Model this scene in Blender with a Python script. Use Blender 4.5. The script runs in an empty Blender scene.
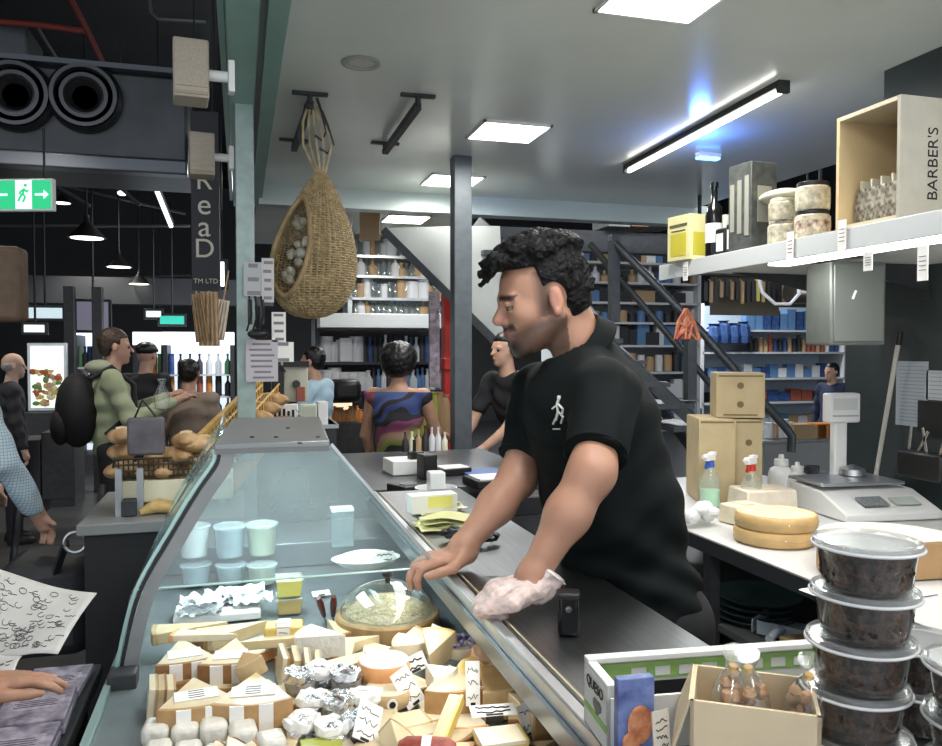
import bpy, bmesh, math, random
import numpy as np
from mathutils import Vector, Matrix, Euler
random.seed(7)
PI = math.pi
SC = bpy.context.scene
COL = SC.collection
R_ = math.radians

# ------------------------------------------------------------------ camera
CAMZ = 1.5; FPX = 800.0; YAW = math.atan(231/800); PIT = math.atan(23/800)
FW = Vector((math.sin(YAW)*math.cos(PIT), math.cos(YAW)*math.cos(PIT), -math.sin(PIT)))
RT = Vector((math.cos(YAW), -math.sin(YAW), 0))
UP = RT.cross(FW)
cam = bpy.data.cameras.new('camera'); camo = bpy.data.objects.new('camera', cam); COL.objects.link(camo)
camo.location = (0, 0, CAMZ)
camo.rotation_euler = Matrix((RT, UP, -FW)).transposed().to_euler()
cam.sensor_width = 36; cam.lens = 36*FPX/942; cam.clip_start = .05; cam.clip_end = 200
SC.camera = camo
SC.view_settings.view_transform = 'Standard'; SC.view_settings.look = 'None'
SC.view_settings.gamma = 1; SC.view_settings.exposure = 0.35
SC.view_settings.use_curve_mapping = False
w = bpy.data.worlds.new('world'); SC.world = w; w.use_nodes = True
w.node_tree.nodes['Background'].inputs[0].default_value = (.86, .92, 1, 1)
w.node_tree.nodes['Background'].inputs[1].default_value = 1.25

def ray(px, py):
    return (FW + RT*((px-471)/FPX) + UP*((373-py)/FPX))
def P(px, py, d):
    return Vector((0, 0, CAMZ)) + ray(px, py)*d
def PZ(px, py, z):
    r = ray(px, py); return Vector((0, 0, CAMZ)) + r*((z-CAMZ)/r.z)
def PY(px, py, Y):
    r = ray(px, py); return Vector((0, 0, CAMZ)) + r*(Y/r.y)
def PX(px, py, X):
    r = ray(px, py); return Vector((0, 0, CAMZ)) + r*(X/r.x)

# ------------------------------------------------------------------ lights (near-case, hall and market ones have no fittings)
def area(name, loc, sx, sy, power, col=(1, 1, 1), rot=(0, 0, 0), spread=PI):
    l = bpy.data.lights.new(name, 'AREA'); l.shape = 'RECTANGLE'; l.size = sx; l.size_y = sy
    l.energy = power; l.color = col; l.spread = spread
    o = bpy.data.objects.new(name, l); COL.objects.link(o); o.location = loc; o.rotation_euler = rot
    return o
def spot(name, loc, power, col=(1, 1, 1), size=100, rot=(0, 0, 0), r=.05):
    l = bpy.data.lights.new(name, 'SPOT'); l.energy = power; l.color = col; l.spot_size = R_(size); l.spot_blend = .6
    l.shadow_soft_size = r
    o = bpy.data.objects.new(name, l); COL.objects.link(o); o.location = loc; o.rotation_euler = rot
    return o
CEIL = 2.6
LAMPS = [(508, 131, .34, .32), (452, 180, .34, .34), (405.5, 218.5, .35, .38), (668, -6, .34, .32)]
LAMP_POS = [PZ(a, b, CEIL) for a, b, _, _ in LAMPS]
LAMP_POS += [Vector((.55, 1.15, CEIL)), Vector((1.45, .7, CEIL)), Vector((.75, .1, CEIL))]  # unseen ceiling lamps added for light, carrying on the visible row
for i, p in enumerate(LAMP_POS):
    area('ceiling_panel_light', (p.x, p.y, CEIL-.05), .26, .26, 10 if i not in (4, 5, 6) else 6, (1, .985, .95))
area('case_strip_light', (.06, 1.98, 1.285), .16, .55, 1.5, (.88, .96, 1))
area('case_near_unseen_light', (.34, 1.4, 1.0), .03, .8, .35, (1, .97, .9), rot=(0, R_(20), 0))  # unseen light inside the near case, without a strip fitting
bl_ = bpy.data.lights.new('blue_lamp_light', 'POINT'); bl_.energy = 5; bl_.color = (.08, .25, 1); bl_.shadow_soft_size = .05; blo = bpy.data.objects.new('blue_lamp_light', bl_); COL.objects.link(blo); blo.location = PZ(700, 158, CEIL-.12)
area('shelf_strip_light', (1.72, 1.8, 1.775), .05, 1.0, 3.4, (1, .98, .94))
area('tube_light', tuple((PZ(706, 129, CEIL-.09))), .05, 1.5, 5, (1, .98, .92))
for x, y, z, e in [(-1.1, 4.6, 3.0, 60), (-2.6, 6.5, 3.0, 60), (-.9, 7.5, 2.9, 60), (-3.5, 9.5, 3, 80), (-1.8, 11, 3, 80), (-1.4, 2.2, 3.1, 30)]:
    spot('hall_spot_light', (x, y, z), e, (1, .94, .84), 120)  # spots spread over the hall, set apart from the modelled pendants
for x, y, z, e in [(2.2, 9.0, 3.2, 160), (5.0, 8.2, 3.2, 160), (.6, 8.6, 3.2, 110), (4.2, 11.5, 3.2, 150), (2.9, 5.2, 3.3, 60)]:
    area('market_bay_light', (x, y, z), 1.2, .4, e*.55, (.93, .97, 1))  # unseen area lights over the back of the market, no fittings modelled

# ------------------------------------------------------------------ materials
MATS = {}
def mat(name, col, rough=.5, metal=0, noise=.0, nscale=20, bump=0, emit=0, alpha=1, trans=0, ior=1.45, coat=0, spec=.5, sss=0, stretch=(1, 1, 1), col2=None):
    if name in MATS: return MATS[name]
    m = bpy.data.materials.new(name); m.use_nodes = True; nt = m.node_tree
    b = nt.nodes['Principled BSDF']
    c = (*col, 1)
    b.inputs['Base Color'].default_value = c; b.inputs['Roughness'].default_value = rough
    b.inputs['Metallic'].default_value = metal; b.inputs['IOR'].default_value = ior
    b.inputs['Specular IOR Level'].default_value = spec
    b.inputs['Coat Weight'].default_value = coat; b.inputs['Coat Roughness'].default_value = .12
    if sss: b.inputs['Subsurface Weight'].default_value = sss; b.inputs['Subsurface Radius'].default_value = (.02, .008, .004); b.inputs['Subsurface Scale'].default_value = .4
    if trans: b.inputs['Transmission Weight'].default_value = trans
    if alpha < 1: b.inputs['Alpha'].default_value = alpha
    if emit: b.inputs['Emission Color'].default_value = c; b.inputs['Emission Strength'].default_value = emit
    if noise or bump:
        tc = nt.nodes.new('ShaderNodeTexCoord'); mp = nt.nodes.new('ShaderNodeMapping'); mp.inputs['Scale'].default_value = stretch
        n = nt.nodes.new('ShaderNodeTexNoise'); n.inputs['Scale'].default_value = nscale; n.inputs['Detail'].default_value = 4
        nt.links.new(tc.outputs['Object'], mp.inputs[0]); nt.links.new(mp.outputs[0], n.inputs[0])
        if noise or col2:
            r = nt.nodes.new('ShaderNodeValToRGB')
            a = tuple(max(0, x*(1-noise)) for x in col); z = col2 or tuple(min(1, x*(1+noise)) for x in col)
            r.color_ramp.elements[0].position = .32; r.color_ramp.elements[1].position = .68
            r.color_ramp.elements[0].color = (*a, 1); r.color_ramp.elements[1].color = (*z, 1)
            nt.links.new(n.outputs['Fac'], r.inputs[0]); nt.links.new(r.outputs[0], b.inputs['Base Color'])
        if bump:
            bp = nt.nodes.new('ShaderNodeBump'); bp.inputs['Strength'].default_value = bump; bp.inputs['Distance'].default_value = .01
            nt.links.new(n.outputs['Fac'], bp.inputs['Height']); nt.links.new(bp.outputs[0], b.inputs['Normal'])
    MATS[name] = m; return m
def glass(name, tint=(.8, .95, .95), fog=.12, rough=.02, fogcol=(.6, .75, .78), gl=.12):
    """a thin pane: mostly see-through, a share of mirror-like sheen and a share of pale diffuse haze put in as colour"""
    if name in MATS: return MATS[name]
    m = bpy.data.materials.new(name); m.use_nodes = True; nt = m.node_tree
    for n in list(nt.nodes): nt.nodes.remove(n)
    out = nt.nodes.new('ShaderNodeOutputMaterial'); t = nt.nodes.new('ShaderNodeBsdfTransparent'); t.inputs[0].default_value = (*tint, 1)
    g = nt.nodes.new('ShaderNodeBsdfGlossy'); g.inputs['Roughness'].default_value = rough; g.inputs[0].default_value = (.9, .95, .95, 1)
    d = nt.nodes.new('ShaderNodeBsdfTranslucent'); d.inputs[0].default_value = (*fogcol, 1)
    d2 = nt.nodes.new('ShaderNodeBsdfDiffuse'); d2.inputs[0].default_value = (*fogcol, 1)
    md = nt.nodes.new('ShaderNodeMixShader'); nt.links.new(d.outputs[0], md.inputs[1]); nt.links.new(d2.outputs[0], md.inputs[2])
    fr = nt.nodes.new('ShaderNodeLayerWeight'); fr.inputs[0].default_value = .5
    pw = nt.nodes.new('ShaderNodeMath'); pw.operation = 'POWER'; pw.inputs[1].default_value = 4; nt.links.new(fr.outputs['Facing'], pw.inputs[0])
    ad = nt.nodes.new('ShaderNodeMath'); ad.operation = 'MULTIPLY_ADD'; ad.inputs[1].default_value = 1.255; ad.inputs[2].default_value = .03+gl*.08
    nt.links.new(pw.outputs[0], ad.inputs[0])
    mx = nt.nodes.new('ShaderNodeMixShader'); nt.links.new(ad.outputs[0], mx.inputs[0])
    nt.links.new(t.outputs[0], mx.inputs[1]); nt.links.new(g.outputs[0], mx.inputs[2])
    m2 = nt.nodes.new('ShaderNodeMixShader')
    tc = nt.nodes.new('ShaderNodeTexCoord'); n = nt.nodes.new('ShaderNodeTexNoise'); n.inputs['Scale'].default_value = 6; n.inputs['Detail'].default_value = 5
    nt.links.new(tc.outputs['Object'], n.inputs[0])
    mr = nt.nodes.new('ShaderNodeMapRange'); mr.inputs['From Min'].default_value = .3; mr.inputs['From Max'].default_value = 1.25
    mr.inputs['To Min'].default_value = fog*.45; mr.inputs['To Max'].default_value = fog*1.5
    nt.links.new(n.outputs['Fac'], mr.inputs['Value']); nt.links.new(mr.outputs[0], m2.inputs[0])
    nt.links.new(mx.outputs[0], m2.inputs[1]); nt.links.new(md.outputs[0], m2.inputs[2]); nt.links.new(m2.outputs[0], out.inputs[0])
    MATS[name] = m; return m

# ------------------------------------------------------------------ mesh builder
class MB:
    def __init__(s): s.v = []; s.f = []; s.m = []
    def add(s, vs, fs, mi=0):
        o = len(s.v); s.v += [tuple(v) for v in vs]; s.f += [tuple(i+o for i in f) for f in fs]; s.m += [mi]*len(fs); return s
    def box(s, c, d, rz=0, M=None, mi=0, top=1.0):
        x, y, z = d[0]/2, d[1]/2, d[2]/2; c = Vector(c); t = top
        vs = [(-x, -y, -z), (x, -y, -z), (x, y, -z), (-x, y, -z), (-x*t, -y*t, z), (x*t, -y*t, z), (x*t, y*t, z), (-x*t, y*t, z)]
        M = M or Matrix.Rotation(rz, 3, 'Z')
        return s.add([M @ Vector(v)+c for v in vs], [(0, 3, 2, 1), (4, 5, 6, 7), (0, 1, 5, 4), (1, 2, 6, 5), (2, 3, 7, 6), (3, 0, 4, 7)], mi)
    def beam(s, a, b, w, h, up=(0, 0, 1), mi=0):
        a = Vector(a); b = Vector(b); t = (b-a); L = t.length; t.normalize(); u = Vector(up)
        if abs(t.dot(u)) > .98: u = Vector((0, 1, 0))
        sd = t.cross(u).normalized(); u = sd.cross(t)
        M = Matrix((sd, t, u)).transposed()
        return s.box((a+b)/2, (w, L, h), M=M, mi=mi)
    def cyl(s, a, b, r1, r2=None, n=16, mi=0, caps=True):
        r2 = r1 if r2 is None else r2; a = Vector(a); b = Vector(b); t = (b-a).normalized()
        u = Vector((1, 0, 0)) if abs(t.z) > .9 else Vector((0, 0, 1)); e = t.cross(u).normalized(); g = e.cross(t)
        vs = []; 
        for q, r in ((a, r1), (b, r2)):
            for i in range(n):
                k = 2*PI*i/n; vs.append(q + (e*math.cos(k)+g*math.sin(k))*r)
        fs = [(i, (i+1) % n, n+(i+1) % n, n+i) for i in range(n)]
        if caps: fs += [tuple(range(n-1, -1, -1)), tuple(range(n, 2*n))]
        return s.add(vs, fs, mi)
    def lathe(s, prof, c=(0, 0, 0), n=24, mi=0, M=None, sy=1):
        c = Vector(c); vs = []; fs = []
        for r, z in prof:
            for i in range(n):
                k = 2*PI*i/n; v = Vector((r*math.cos(k), r*math.sin(k)*sy, z)); vs.append((M @ v if M else v)+c)
        for j in range(len(prof)-1):
            for i in range(n):
                fs.append((j*n+i, j*n+(i+1) % n, (j+1)*n+(i+1) % n, (j+1)*n+i))
        if prof[0][0] > 1e-6: fs.append(tuple(range(n-1, -1, -1)))
        if prof[-1][0] > 1e-6: fs.append(tuple(range((len(prof)-1)*n, len(prof)*n)))
        return s.add(vs, fs, mi)
    def prism(s, poly, z0, z1, mi=0, M=None, c=(0, 0, 0)):
        n = len(poly); c = Vector(c)
        vs = [Vector((x, y, z0)) for x, y in poly]+[Vector((x, y, z1)) for x, y in poly]
        vs = [(M @ v if M else v)+c for v in vs]
        return s.add(vs, [tuple(range(n-1, -1, -1)), tuple(range(n, 2*n))]+[(i, (i+1) % n, n+(i+1) % n, n+i) for i in range(n)], mi)
    def tube(s, pts, r, n=8, mi=0, closed=False):
        pts = [Vector(p) for p in pts]; m = len(pts); vs = []; fs = []; prev = None
        for i, p in enumerate(pts):
            if closed: t = pts[(i+1) % m]-pts[i-1]
            else: t = pts[min(i+1, m-1)]-pts[max(i-1, 0)]
            t.normalize()
            if prev is None:
                u = Vector((0, 0, 1)) if abs(t.z) < .9 else Vector((1, 0, 0)); e = t.cross(u).normalized()
            else: e = (prev-t*prev.dot(t)).normalized()
            prev = e; g = t.cross(e); rr = r[i] if isinstance(r, (list, tuple)) else r
            for k in range(n):
                a = 2*PI*k/n; vs.append(p+(e*math.cos(a)+g*math.sin(a))*rr)
        for i in range(m if closed else m-1):
            j = (i+1) % m
            for k in range(n): fs.append((i*n+k, i*n+(k+1) % n, j*n+(k+1) % n, j*n+k))
        if not closed: fs += [tuple(range(n-1, -1, -1)), tuple(range((m-1)*n, m*n))]
        return s.add(vs, fs, mi)
    def ball(s, c, r, n=12, mi=0):
        r = (r, r, r) if not isinstance(r, (tuple, list)) else r; c = Vector(c); vs = []; fs = []
        h = n//2+1
        for j in range(h+1):
            t = PI*j/h
            for i in range(n):
                k = 2*PI*i/n; vs.append(c+Vector((r[0]*math.sin(t)*math.cos(k), r[1]*math.sin(t)*math.sin(k), r[2]*math.cos(t))))
        for j in range(h):
            for i in range(n): fs.append((j*n+i, (j+1)*n+i, (j+1)*n+(i+1) % n, j*n+(i+1) % n))
        return s.add(vs, fs, mi)
    def grid(s, fn, nu, nv, th=0, mi=0):
        vs = [Vector(fn(i/nu, j/nv)) for j in range(nv+1) for i in range(nu+1)]; W = nu+1
        fs = [(j*W+i, j*W+i+1, (j+1)*W+i+1, (j+1)*W+i) for j in range(nv) for i in range(nu)]
        return s.add(vs, fs, mi)
    def build(s, name, mats, parent=None, smooth=False, bevel=0, solid=0, kind=None, loc=None, sub=0):
        me = bpy.data.meshes.new(name); me.from_pydata(s.v, [], s.f); me.update()
        mats = mats if isinstance(mats, (list, tuple)) else [mats]
        for m in mats: me.materials.append(m)
        if len(mats) > 1: me.polygons.foreach_set('material_index', s.m)
        bm = bmesh.new(); bm.from_mesh(me); bmesh.ops.remove_doubles(bm, verts=bm.verts, dist=1e-6)
        bmesh.ops.recalc_face_normals(bm, faces=bm.faces)
        if loc is not None: bmesh.ops.translate(bm, verts=bm.verts, vec=-Vector(loc))
        bm.to_mesh(me); bm.free()
        o = bpy.data.objects.new(name, me); COL.objects.link(o)
        if loc is not None: o.location = loc
        if parent is not None: o.parent = parent
        if kind: o['kind'] = kind
        if solid:
            q = o.modifiers.new('solid', 'SOLIDIFY'); q.thickness = solid; q.offset = 0
        if bevel:
            q = o.modifiers.new('bevel', 'BEVEL'); q.width = bevel; q.segments = 2; q.limit_method = 'ANGLE'
        if sub:
            q = o.modifiers.new('sub', 'SUBSURF'); q.levels = sub; q.render_levels = sub
        if smooth or bevel:
            me.polygons.foreach_set('use_smooth', [True]*len(me.polygons))
            if hasattr(me, 'set_sharp_from_angle'): me.set_sharp_from_angle(angle=R_(42))
        return o
def mm(loc):    # median helper
    return Vector(loc)
def tag(o, label, cat, group=None, kind=None):
    if label: o['label'] = label
    if cat: o['category'] = cat
    if group: o['group'] = group
    if kind: o['kind'] = kind
    return o
def thing(name, label, cat, loc=(0, 0, 0), rz=0, group=None, rot=None):
    o = bpy.data.objects.new(name, None); COL.objects.link(o); o.empty_display_size = .05
    o.location = loc; o.rotation_euler = rot if rot else (0, 0, rz)
    return tag(o, label, cat, group)
def copy_tree(o, parent=None):
    c = o.copy(); COL.objects.link(c); c.parent = parent
    for ch in [x for x in COL.objects if x.parent == o]: copy_tree(ch, c)
    return c
def place(proto, used, loc, rot, label, group=None, scale=None):
    """the first call moves the prototype itself, later ones copy it"""
    o = proto if not used.get(proto.name) else copy_tree(proto)
    used[proto.name] = True
    o.location = loc; o.rotation_euler = rot
    if scale: o.scale = scale
    o['label'] = label
    if group: o['group'] = group
    return o
USED = {}
def text(s, size, m, parent, loc, rot, name='lettering', ext=.0004, spacing=1, align='CENTER', line=1):
    cu = bpy.data.curves.new(name, 'FONT'); cu.body = s; cu.size = size; cu.extrude = ext; cu.align_x = align; cu.align_y = 'CENTER'
    cu.space_character = spacing; cu.space_line = line
    t = bpy.data.objects.new(name+'_c', cu); COL.objects.link(t)
    bpy.context.view_layer.update()
    me = bpy.data.meshes.new_from_object(t.evaluated_get(bpy.context.evaluated_depsgraph_get()))
    bpy.data.objects.remove(t); me.materials.clear(); me.materials.append(m)
    o = bpy.data.objects.new(name, me); COL.objects.link(o); o.location = loc; o.rotation_euler = rot
    if parent: o.parent = parent
    return o
FRONT = (PI/2, 0, 0)            # lettering that faces the camera side (-Y)
def face_rot(rz): return (PI/2, 0, rz)

# ------------------------------------------------------------------ palette
M_black = mat('black_plastic', (.012, .012, .013), .4)
M_dark = mat('dark_grey_paint', (.035, .037, .04), .55, noise=.2)
M_white = mat('white_plastic', (.78, .78, .76), .35)
M_paper = mat('white_paper', (.80, .79, .76), .7, noise=.05, nscale=40)
M_ink = mat('black_ink', (.01, .01, .012), .6)
M_steel = mat('brushed_steel', (.20, .21, .215), .36, 1, noise=.12, nscale=9, stretch=(30, 1, 1), bump=.05)
M_alu = mat('aluminium', (.50, .52, .53), .35, .8, noise=.08)
M_kraft = mat('kraft_card', (.50, .37, .20), .8, noise=.10, nscale=12)
M_kraft2 = mat('pale_card', (.62, .50, .33), .8, noise=.08, nscale=12)
M_wood = mat('light_wood', (.55, .38, .20), .55, noise=.25, nscale=8, stretch=(1, 8, 8))
M_woodd = mat('dark_wood', (.10, .035, .02), .5, noise=.3, nscale=8, stretch=(1, 8, 8))
M_clear = glass('clear_plastic', (.96, .97, .97), .10, .12, (.8, .8, .8), .3)
M_wrap = glass('cling_film', (.97, .97, .96), .10, .15, (.9, .9, .88), .35)
M_red = mat('red_plastic', (.55, .03, .02), .4)
M_blue = mat('blue_plastic', (.03, .10, .42), .4)
M_green = mat('green_plastic', (.12, .4, .1), .4)
M_yellow = mat('yellow_paper', (.80, .74, .22), .6)
M_cream = mat('cream_paint', (.72, .68, .50), .5)
M_glow = mat('lamp_diffuser', (1, .98, .94), .5, emit=14)
M_glow2 = mat('bright_lamp', (1, .96, .88), .5, emit=9)
M_skin = mat('skin', (.55, .32, .22), .5, noise=.08, nscale=30, sss=.1)
M_skin_dk = mat('tanned_skin', (.36, .19, .12), .5, noise=.08, nscale=30)
M_hairb = mat('black_hair', (.008, .007, .007), .35, noise=.3, nscale=60, bump=.4)
M_hairg = mat('grey_hair', (.35, .33, .31), .6, noise=.3, nscale=60, bump=.4)
M_hairbr = mat('brown_hair', (.05, .03, .02), .5, noise=.3, nscale=60, bump=.4)

# ================================================================== the setting
def struct(name, mb, m, **k):
    o = mb.build(name, m, **k); o['kind'] = 'structure'; return o
def flat(x0, x1, y0, y1, z0, z1): 
    b = MB(); b.box(((x0+x1)/2, (y0+y1)/2, (z0+z1)/2), (x1-x0, y1-y0, z1-z0)); return b
M_floor = mat('dark_tile_floor', (.045, .045, .048), .35, noise=.25, nscale=3)
M_hallceil = mat('black_hall_ceiling', (.010, .011, .013), .8, noise=.3, nscale=3)
M_stallceil = mat('glossy_grey_ceiling', (.72, .76, .71), .18, .0, noise=.10, nscale=.8)
M_stallceil.node_tree.nodes['Principled BSDF'].inputs['Roughness'].default_value = .2
M_wallr = mat('charcoal_wall', (.035, .045, .045), .5, noise=.15, nscale=4)
struct('floor', flat(-9, 9, -2, 17, -.05, 0), M_floor)
struct('ceiling_hall', flat(-9, 9, -2, 17, 4.6, 4.65), M_hallceil)
struct('ceiling_stall', flat(.13, 3.4, -1.2, 5.52, CEIL, CEIL+.06), M_stallceil)
struct('ceiling_passage', flat(.13, 1.9, 5.66, 8.6, CEIL, CEIL+.06), M_stallceil)
struct('wall_right', flat(2.45, 2.53, -.6, 2.61, 0, CEIL), M_wallr)
struct('wall_back', flat(-9, 9, 16.2, 16.3, 0, 4.6), mat('far_dark_wall', (.03, .032, .035), .7))
struct('wall_left', flat(-7.1, -7, 0, 17, 0, 4.6), MATS['far_dark_wall'])
struct('wall_far_right', flat(8.5, 8.6, 0, 17, 0, 4.6), MATS['far_dark_wall'])
# bulkhead across the end of the stall ceiling, dark edge beam under a mezzanine beside it
a = PZ(372, 195, CEIL)
struct('trim_1', flat(.13, 3.6, 5.52, 5.66, CEIL-.13, CEIL+.02), mat('pale_green_paint', (.50, .58, .55), .35, .2))
x0 = PY(470, 235, 5.9).x; x1 = PY(672, 235, 5.9).x; z1 = PY(560, 229, 5.9).z; z0 = PY(560, 250, 5.9).z
struct('trim_2', flat(x0, x1, 5.9, 6.05, z0, z1), M_dark)
# pale teal fascia beam that runs along the front of the stall
M_teal = mat('teal_painted_steel', (.26, .42, .37), .38, .25, noise=.08, nscale=4)
M_groove = mat('beam_groove', (.10, .12, .11), .6)
b = MB(); xb = PZ(222, 0, CEIL-.02).x
b.box((xb+.06, 1.9, CEIL-.045), (.10, 8.0, .09)); b.box((xb+.165, 1.9, CEIL-.045), (.065, 8.0, .09))
struct('trim_3', b, M_teal, bevel=.004)
b = MB(); b.box((xb+.121, 1.9, CEIL-.035), (.024, 8.0, .06)); struct('trim_4', b, mat('channel_grey', (.22, .25, .23), .45, .5))
b = MB(); b.box((xb-.005, 1.9, CEIL+.10), (.02, 8.0, .30)); struct('trim_5', b, M_teal)

# steel column in the middle of the market
pc = P(461, 330, 4.6)
b = MB(); b.box((pc.x, pc.y, 1.3), (.104, .10, 2.6)); b.box((pc.x, pc.y, .02), (.2, .2, .03))
o = struct('trim_6', b, mat('column_grey', (.085, .10, .11), .4, .2, noise=.1), bevel=.004)

# teal post hung from the front beam with notes on it
def ceiling_lamp(p, sx, sy, label, grp=None):
    t = thing('ceiling_panel_lamp', label, 'ceiling light', (p.x, p.y, CEIL), 0, grp)
    b = MB(); w_ = .012
    for sgn in (-1, 1):
        b.box((sgn*(sx/2), 0, -.006), (w_, sy+w_, .012)); b.box((0, sgn*(sy/2), -.006), (sx+w_, w_, .012))
    b.build('frame', M_white, t)
    b = MB(); b.box((0, 0, -.004), (sx-w_, sy-w_, .006)); b.build('diffuser', M_glow, t)
    return t
LL = ['square ceiling lamp nearest the hanging basket hooks', 'square ceiling lamp just in front of the pale bulkhead', 'small bright ceiling lamp beyond the bulkhead, over the stair',
      'square ceiling lamp cut by the top edge of the photo']
for (q, (_, _, sx, sy), l) in zip(LAMP_POS, LAMPS, LL): ceiling_lamp(q, sx, sy, l)
for q in LAMP_POS[4:]: ceiling_lamp(q, .34, .32, 'square white ceiling lamp out of the photo above the counters', 'ceiling lamps out of view')
# long tube lamp on the ceiling
a = PZ(783, 88, CEIL-.03); c = PZ(628, 170, CEIL-.03); mid = (a+c)/2; L = (a-c).length; ang = math.atan2((c-a).y, (c-a).x)
t = thing('tube_lamp', 'long thin tube lamp running across the glossy stall ceiling', 'ceiling light', (mid.x, mid.y, CEIL), ang)
MB().box((0, 0, -.014), (L, .05, .028)).build('housing', M_dark, t)
MB().cyl((-L/2+.02, 0, -.038), (L/2-.02, 0, -.038), .013, n=12).build('tube', M_glow2, t, smooth=True)
for s_ in (-1, 1): MB().box((s_*L/2, 0, -.025), (.02, .052, .05)).build('end_cap', M_dark, t)
q = PZ(708, 153, CEIL); t = thing('blue_lamp', 'small glowing blue lamp on the stall ceiling right of the long tube', 'lamp', q)
MB().box((0, 0, -.012), (.14, .05, .024)).build('housing', M_white, t, bevel=.003); MB().box((0, 0, -.030), (.13, .04, .012)).build('diffuser', mat('blue_glow', (.10, .40, 1), .5, emit=6), t)
# speaker ring
p = PZ(361, 62, CEIL); t = thing('ceiling_speaker', 'round flush white speaker grille in the glossy ceiling', 'speaker', p)
MB().lathe([(.068, 0), (.075, -.004), (.075, -.009), (.06, -.009), (.058, -.004), (.0, -.004)]).build('rim', mat('ring_grey', (.36, .37, .35), .5), t, smooth=True)
MB().lathe([(0, -.005), (.045, -.0055), (.05, -.003)]).build('grille', mat('grille_cream', (.52, .52, .46), .6, noise=.3, nscale=200), t)
# two rail hooks under the ceiling
def bracket(p0, p1, drop0, drop1, label):
    t = thing('ceiling_rail', label, 'bracket', ((p0+p1)/2).to_tuple()[:2]+(CEIL,))
    o = (p0+p1)/2; o.z = CEIL
    q0 = p0-o; q1 = p1-o; q0.z = -drop0; q1.z = -drop1
    MB().beam(q0, q1, .03, .03).build('bar', M_dark, t)
    for q, nm in ((q0, 0), (q1, 0)):
        b = MB(); b.cyl((q.x, q.y, 0), q, .012, n=10); b.box((q.x, q.y, -.006), (.15, .03, .012)); b.build('bracket_plate', M_dark, t)
    return t, o
bracket(PZ(418, 99, CEIL-.02), PZ(385, 146, CEIL-.02), .05, .05, 'dark empty steel rail bracket on the ceiling right of the hanging basket')
tb, ob = bracket(PZ(310, 97, CEIL-.02), PZ(294, 143, CEIL-.02), .05, .05, 'steel rail bracket on the ceiling that holds the hanging basket ropes')

# staircase: pale soffit panel on the left, dark stringers and rails on the right
M_soffit = mat('stair_soffit_panel', (.38, .40, .38), .5, .1, noise=.12, nscale=3)
d = 5.2
b = MB(); pts = [P(384, 228, d), P(455, 226, d), P(500, 226, d), P(505, 350, d)]
nrm = Vector((0.0, .12, 0))
vs = [p for p in pts]+[p+nrm for p in pts]; n = len(pts)
b.add(vs, [(0, 1, 2, 3), (7, 6, 5, 4)]+[(i, (i+1) % n, n+(i+1) % n, n+i) for i in range(n)])
struct('trim_7', b, M_soffit)
t = thing('staircase', 'dark steel staircase with sloping stringers and handrails behind the man', 'staircase', tuple(P(620, 330, 5.4))[:2]+(0,))
org = t.location.copy()
def part_beam(name, a, c, w_, h_, m, par, o0):
    MB().beam(a-o0, c-o0, w_, h_).build(name, m, par)
M_stair = mat('stair_steel', (.05, .055, .058), .4, .3, noise=.15)
part_beam('stringer', P(478, 222, 5.3), P(694, 422, 4.8), .06, .07, M_stair, t, org)
part_beam('stringer', P(384, 230, 5.15), P(512, 358, 5.05), .05, .05, M_stair, t, org)
part_beam('stringer', P(572, 288, 5.7), P(694, 452, 5.2), .05, .05, M_stair, t, org)
hp = [P(612, 240, 5.3), P(700, 330, 5.0), P(786, 428, 4.7), P(792, 436, 4.7), P(791, 452, 4.7)]
MB().tube([p-org for p in hp], .025, 10).build('handrail', M_stair, t, smooth=True)
hp = [P(590, 244, 5.6), P(700, 372, 5.3), P(742, 420, 5.2)]
MB().tube([p-org for p in hp], .022, 8).build('handrail', M_stair, t, smooth=True)
for (x, y0, y1, dd) in [(614, 235, 322, 5.3), (690, 322, 400, 5.0)]:
    part_beam('baluster', P(x, y0, dd), P(x, y1, dd), .06, .06, M_stair, t, org)
for k in range(9):
    f = k/8; c = P(500+185*f, 255+172*f, 5.3-.45*f)
    MB().box(c-org+Vector((0, .25, 0)), (.30, .75, .03)).build('tread', M_stair, t)
# mezzanine goods over the dark beam
for k, (x0_, x1_, c) in enumerate([(600, 622, (.22, .22, .22)), (623, 640, (.35, .22, .15)), (641, 652, (.30, .26, .2)), (653, 668, (.18, .2, .22))]):
    p0 = PY(x0_, 229, 6.0); p1 = PY(x1_, 212, 6.0)
    b = MB(); b.box(((p0.x+p1.x)/2, 6.0, (p0.z+p1.z)/2), (p1.x-p0.x, .3, p1.z-p0.z))
    tag(b.build('storage_box', mat('mezz_box_%d' % k, c, .7, noise=.15), bevel=.005, loc=((p0.x+p1.x)/2, 6.0, p0.z)),
        ['grey', 'brown', 'tan', 'slate'][k]+' storage box on the ledge above the stair beam', 'box')

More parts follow.
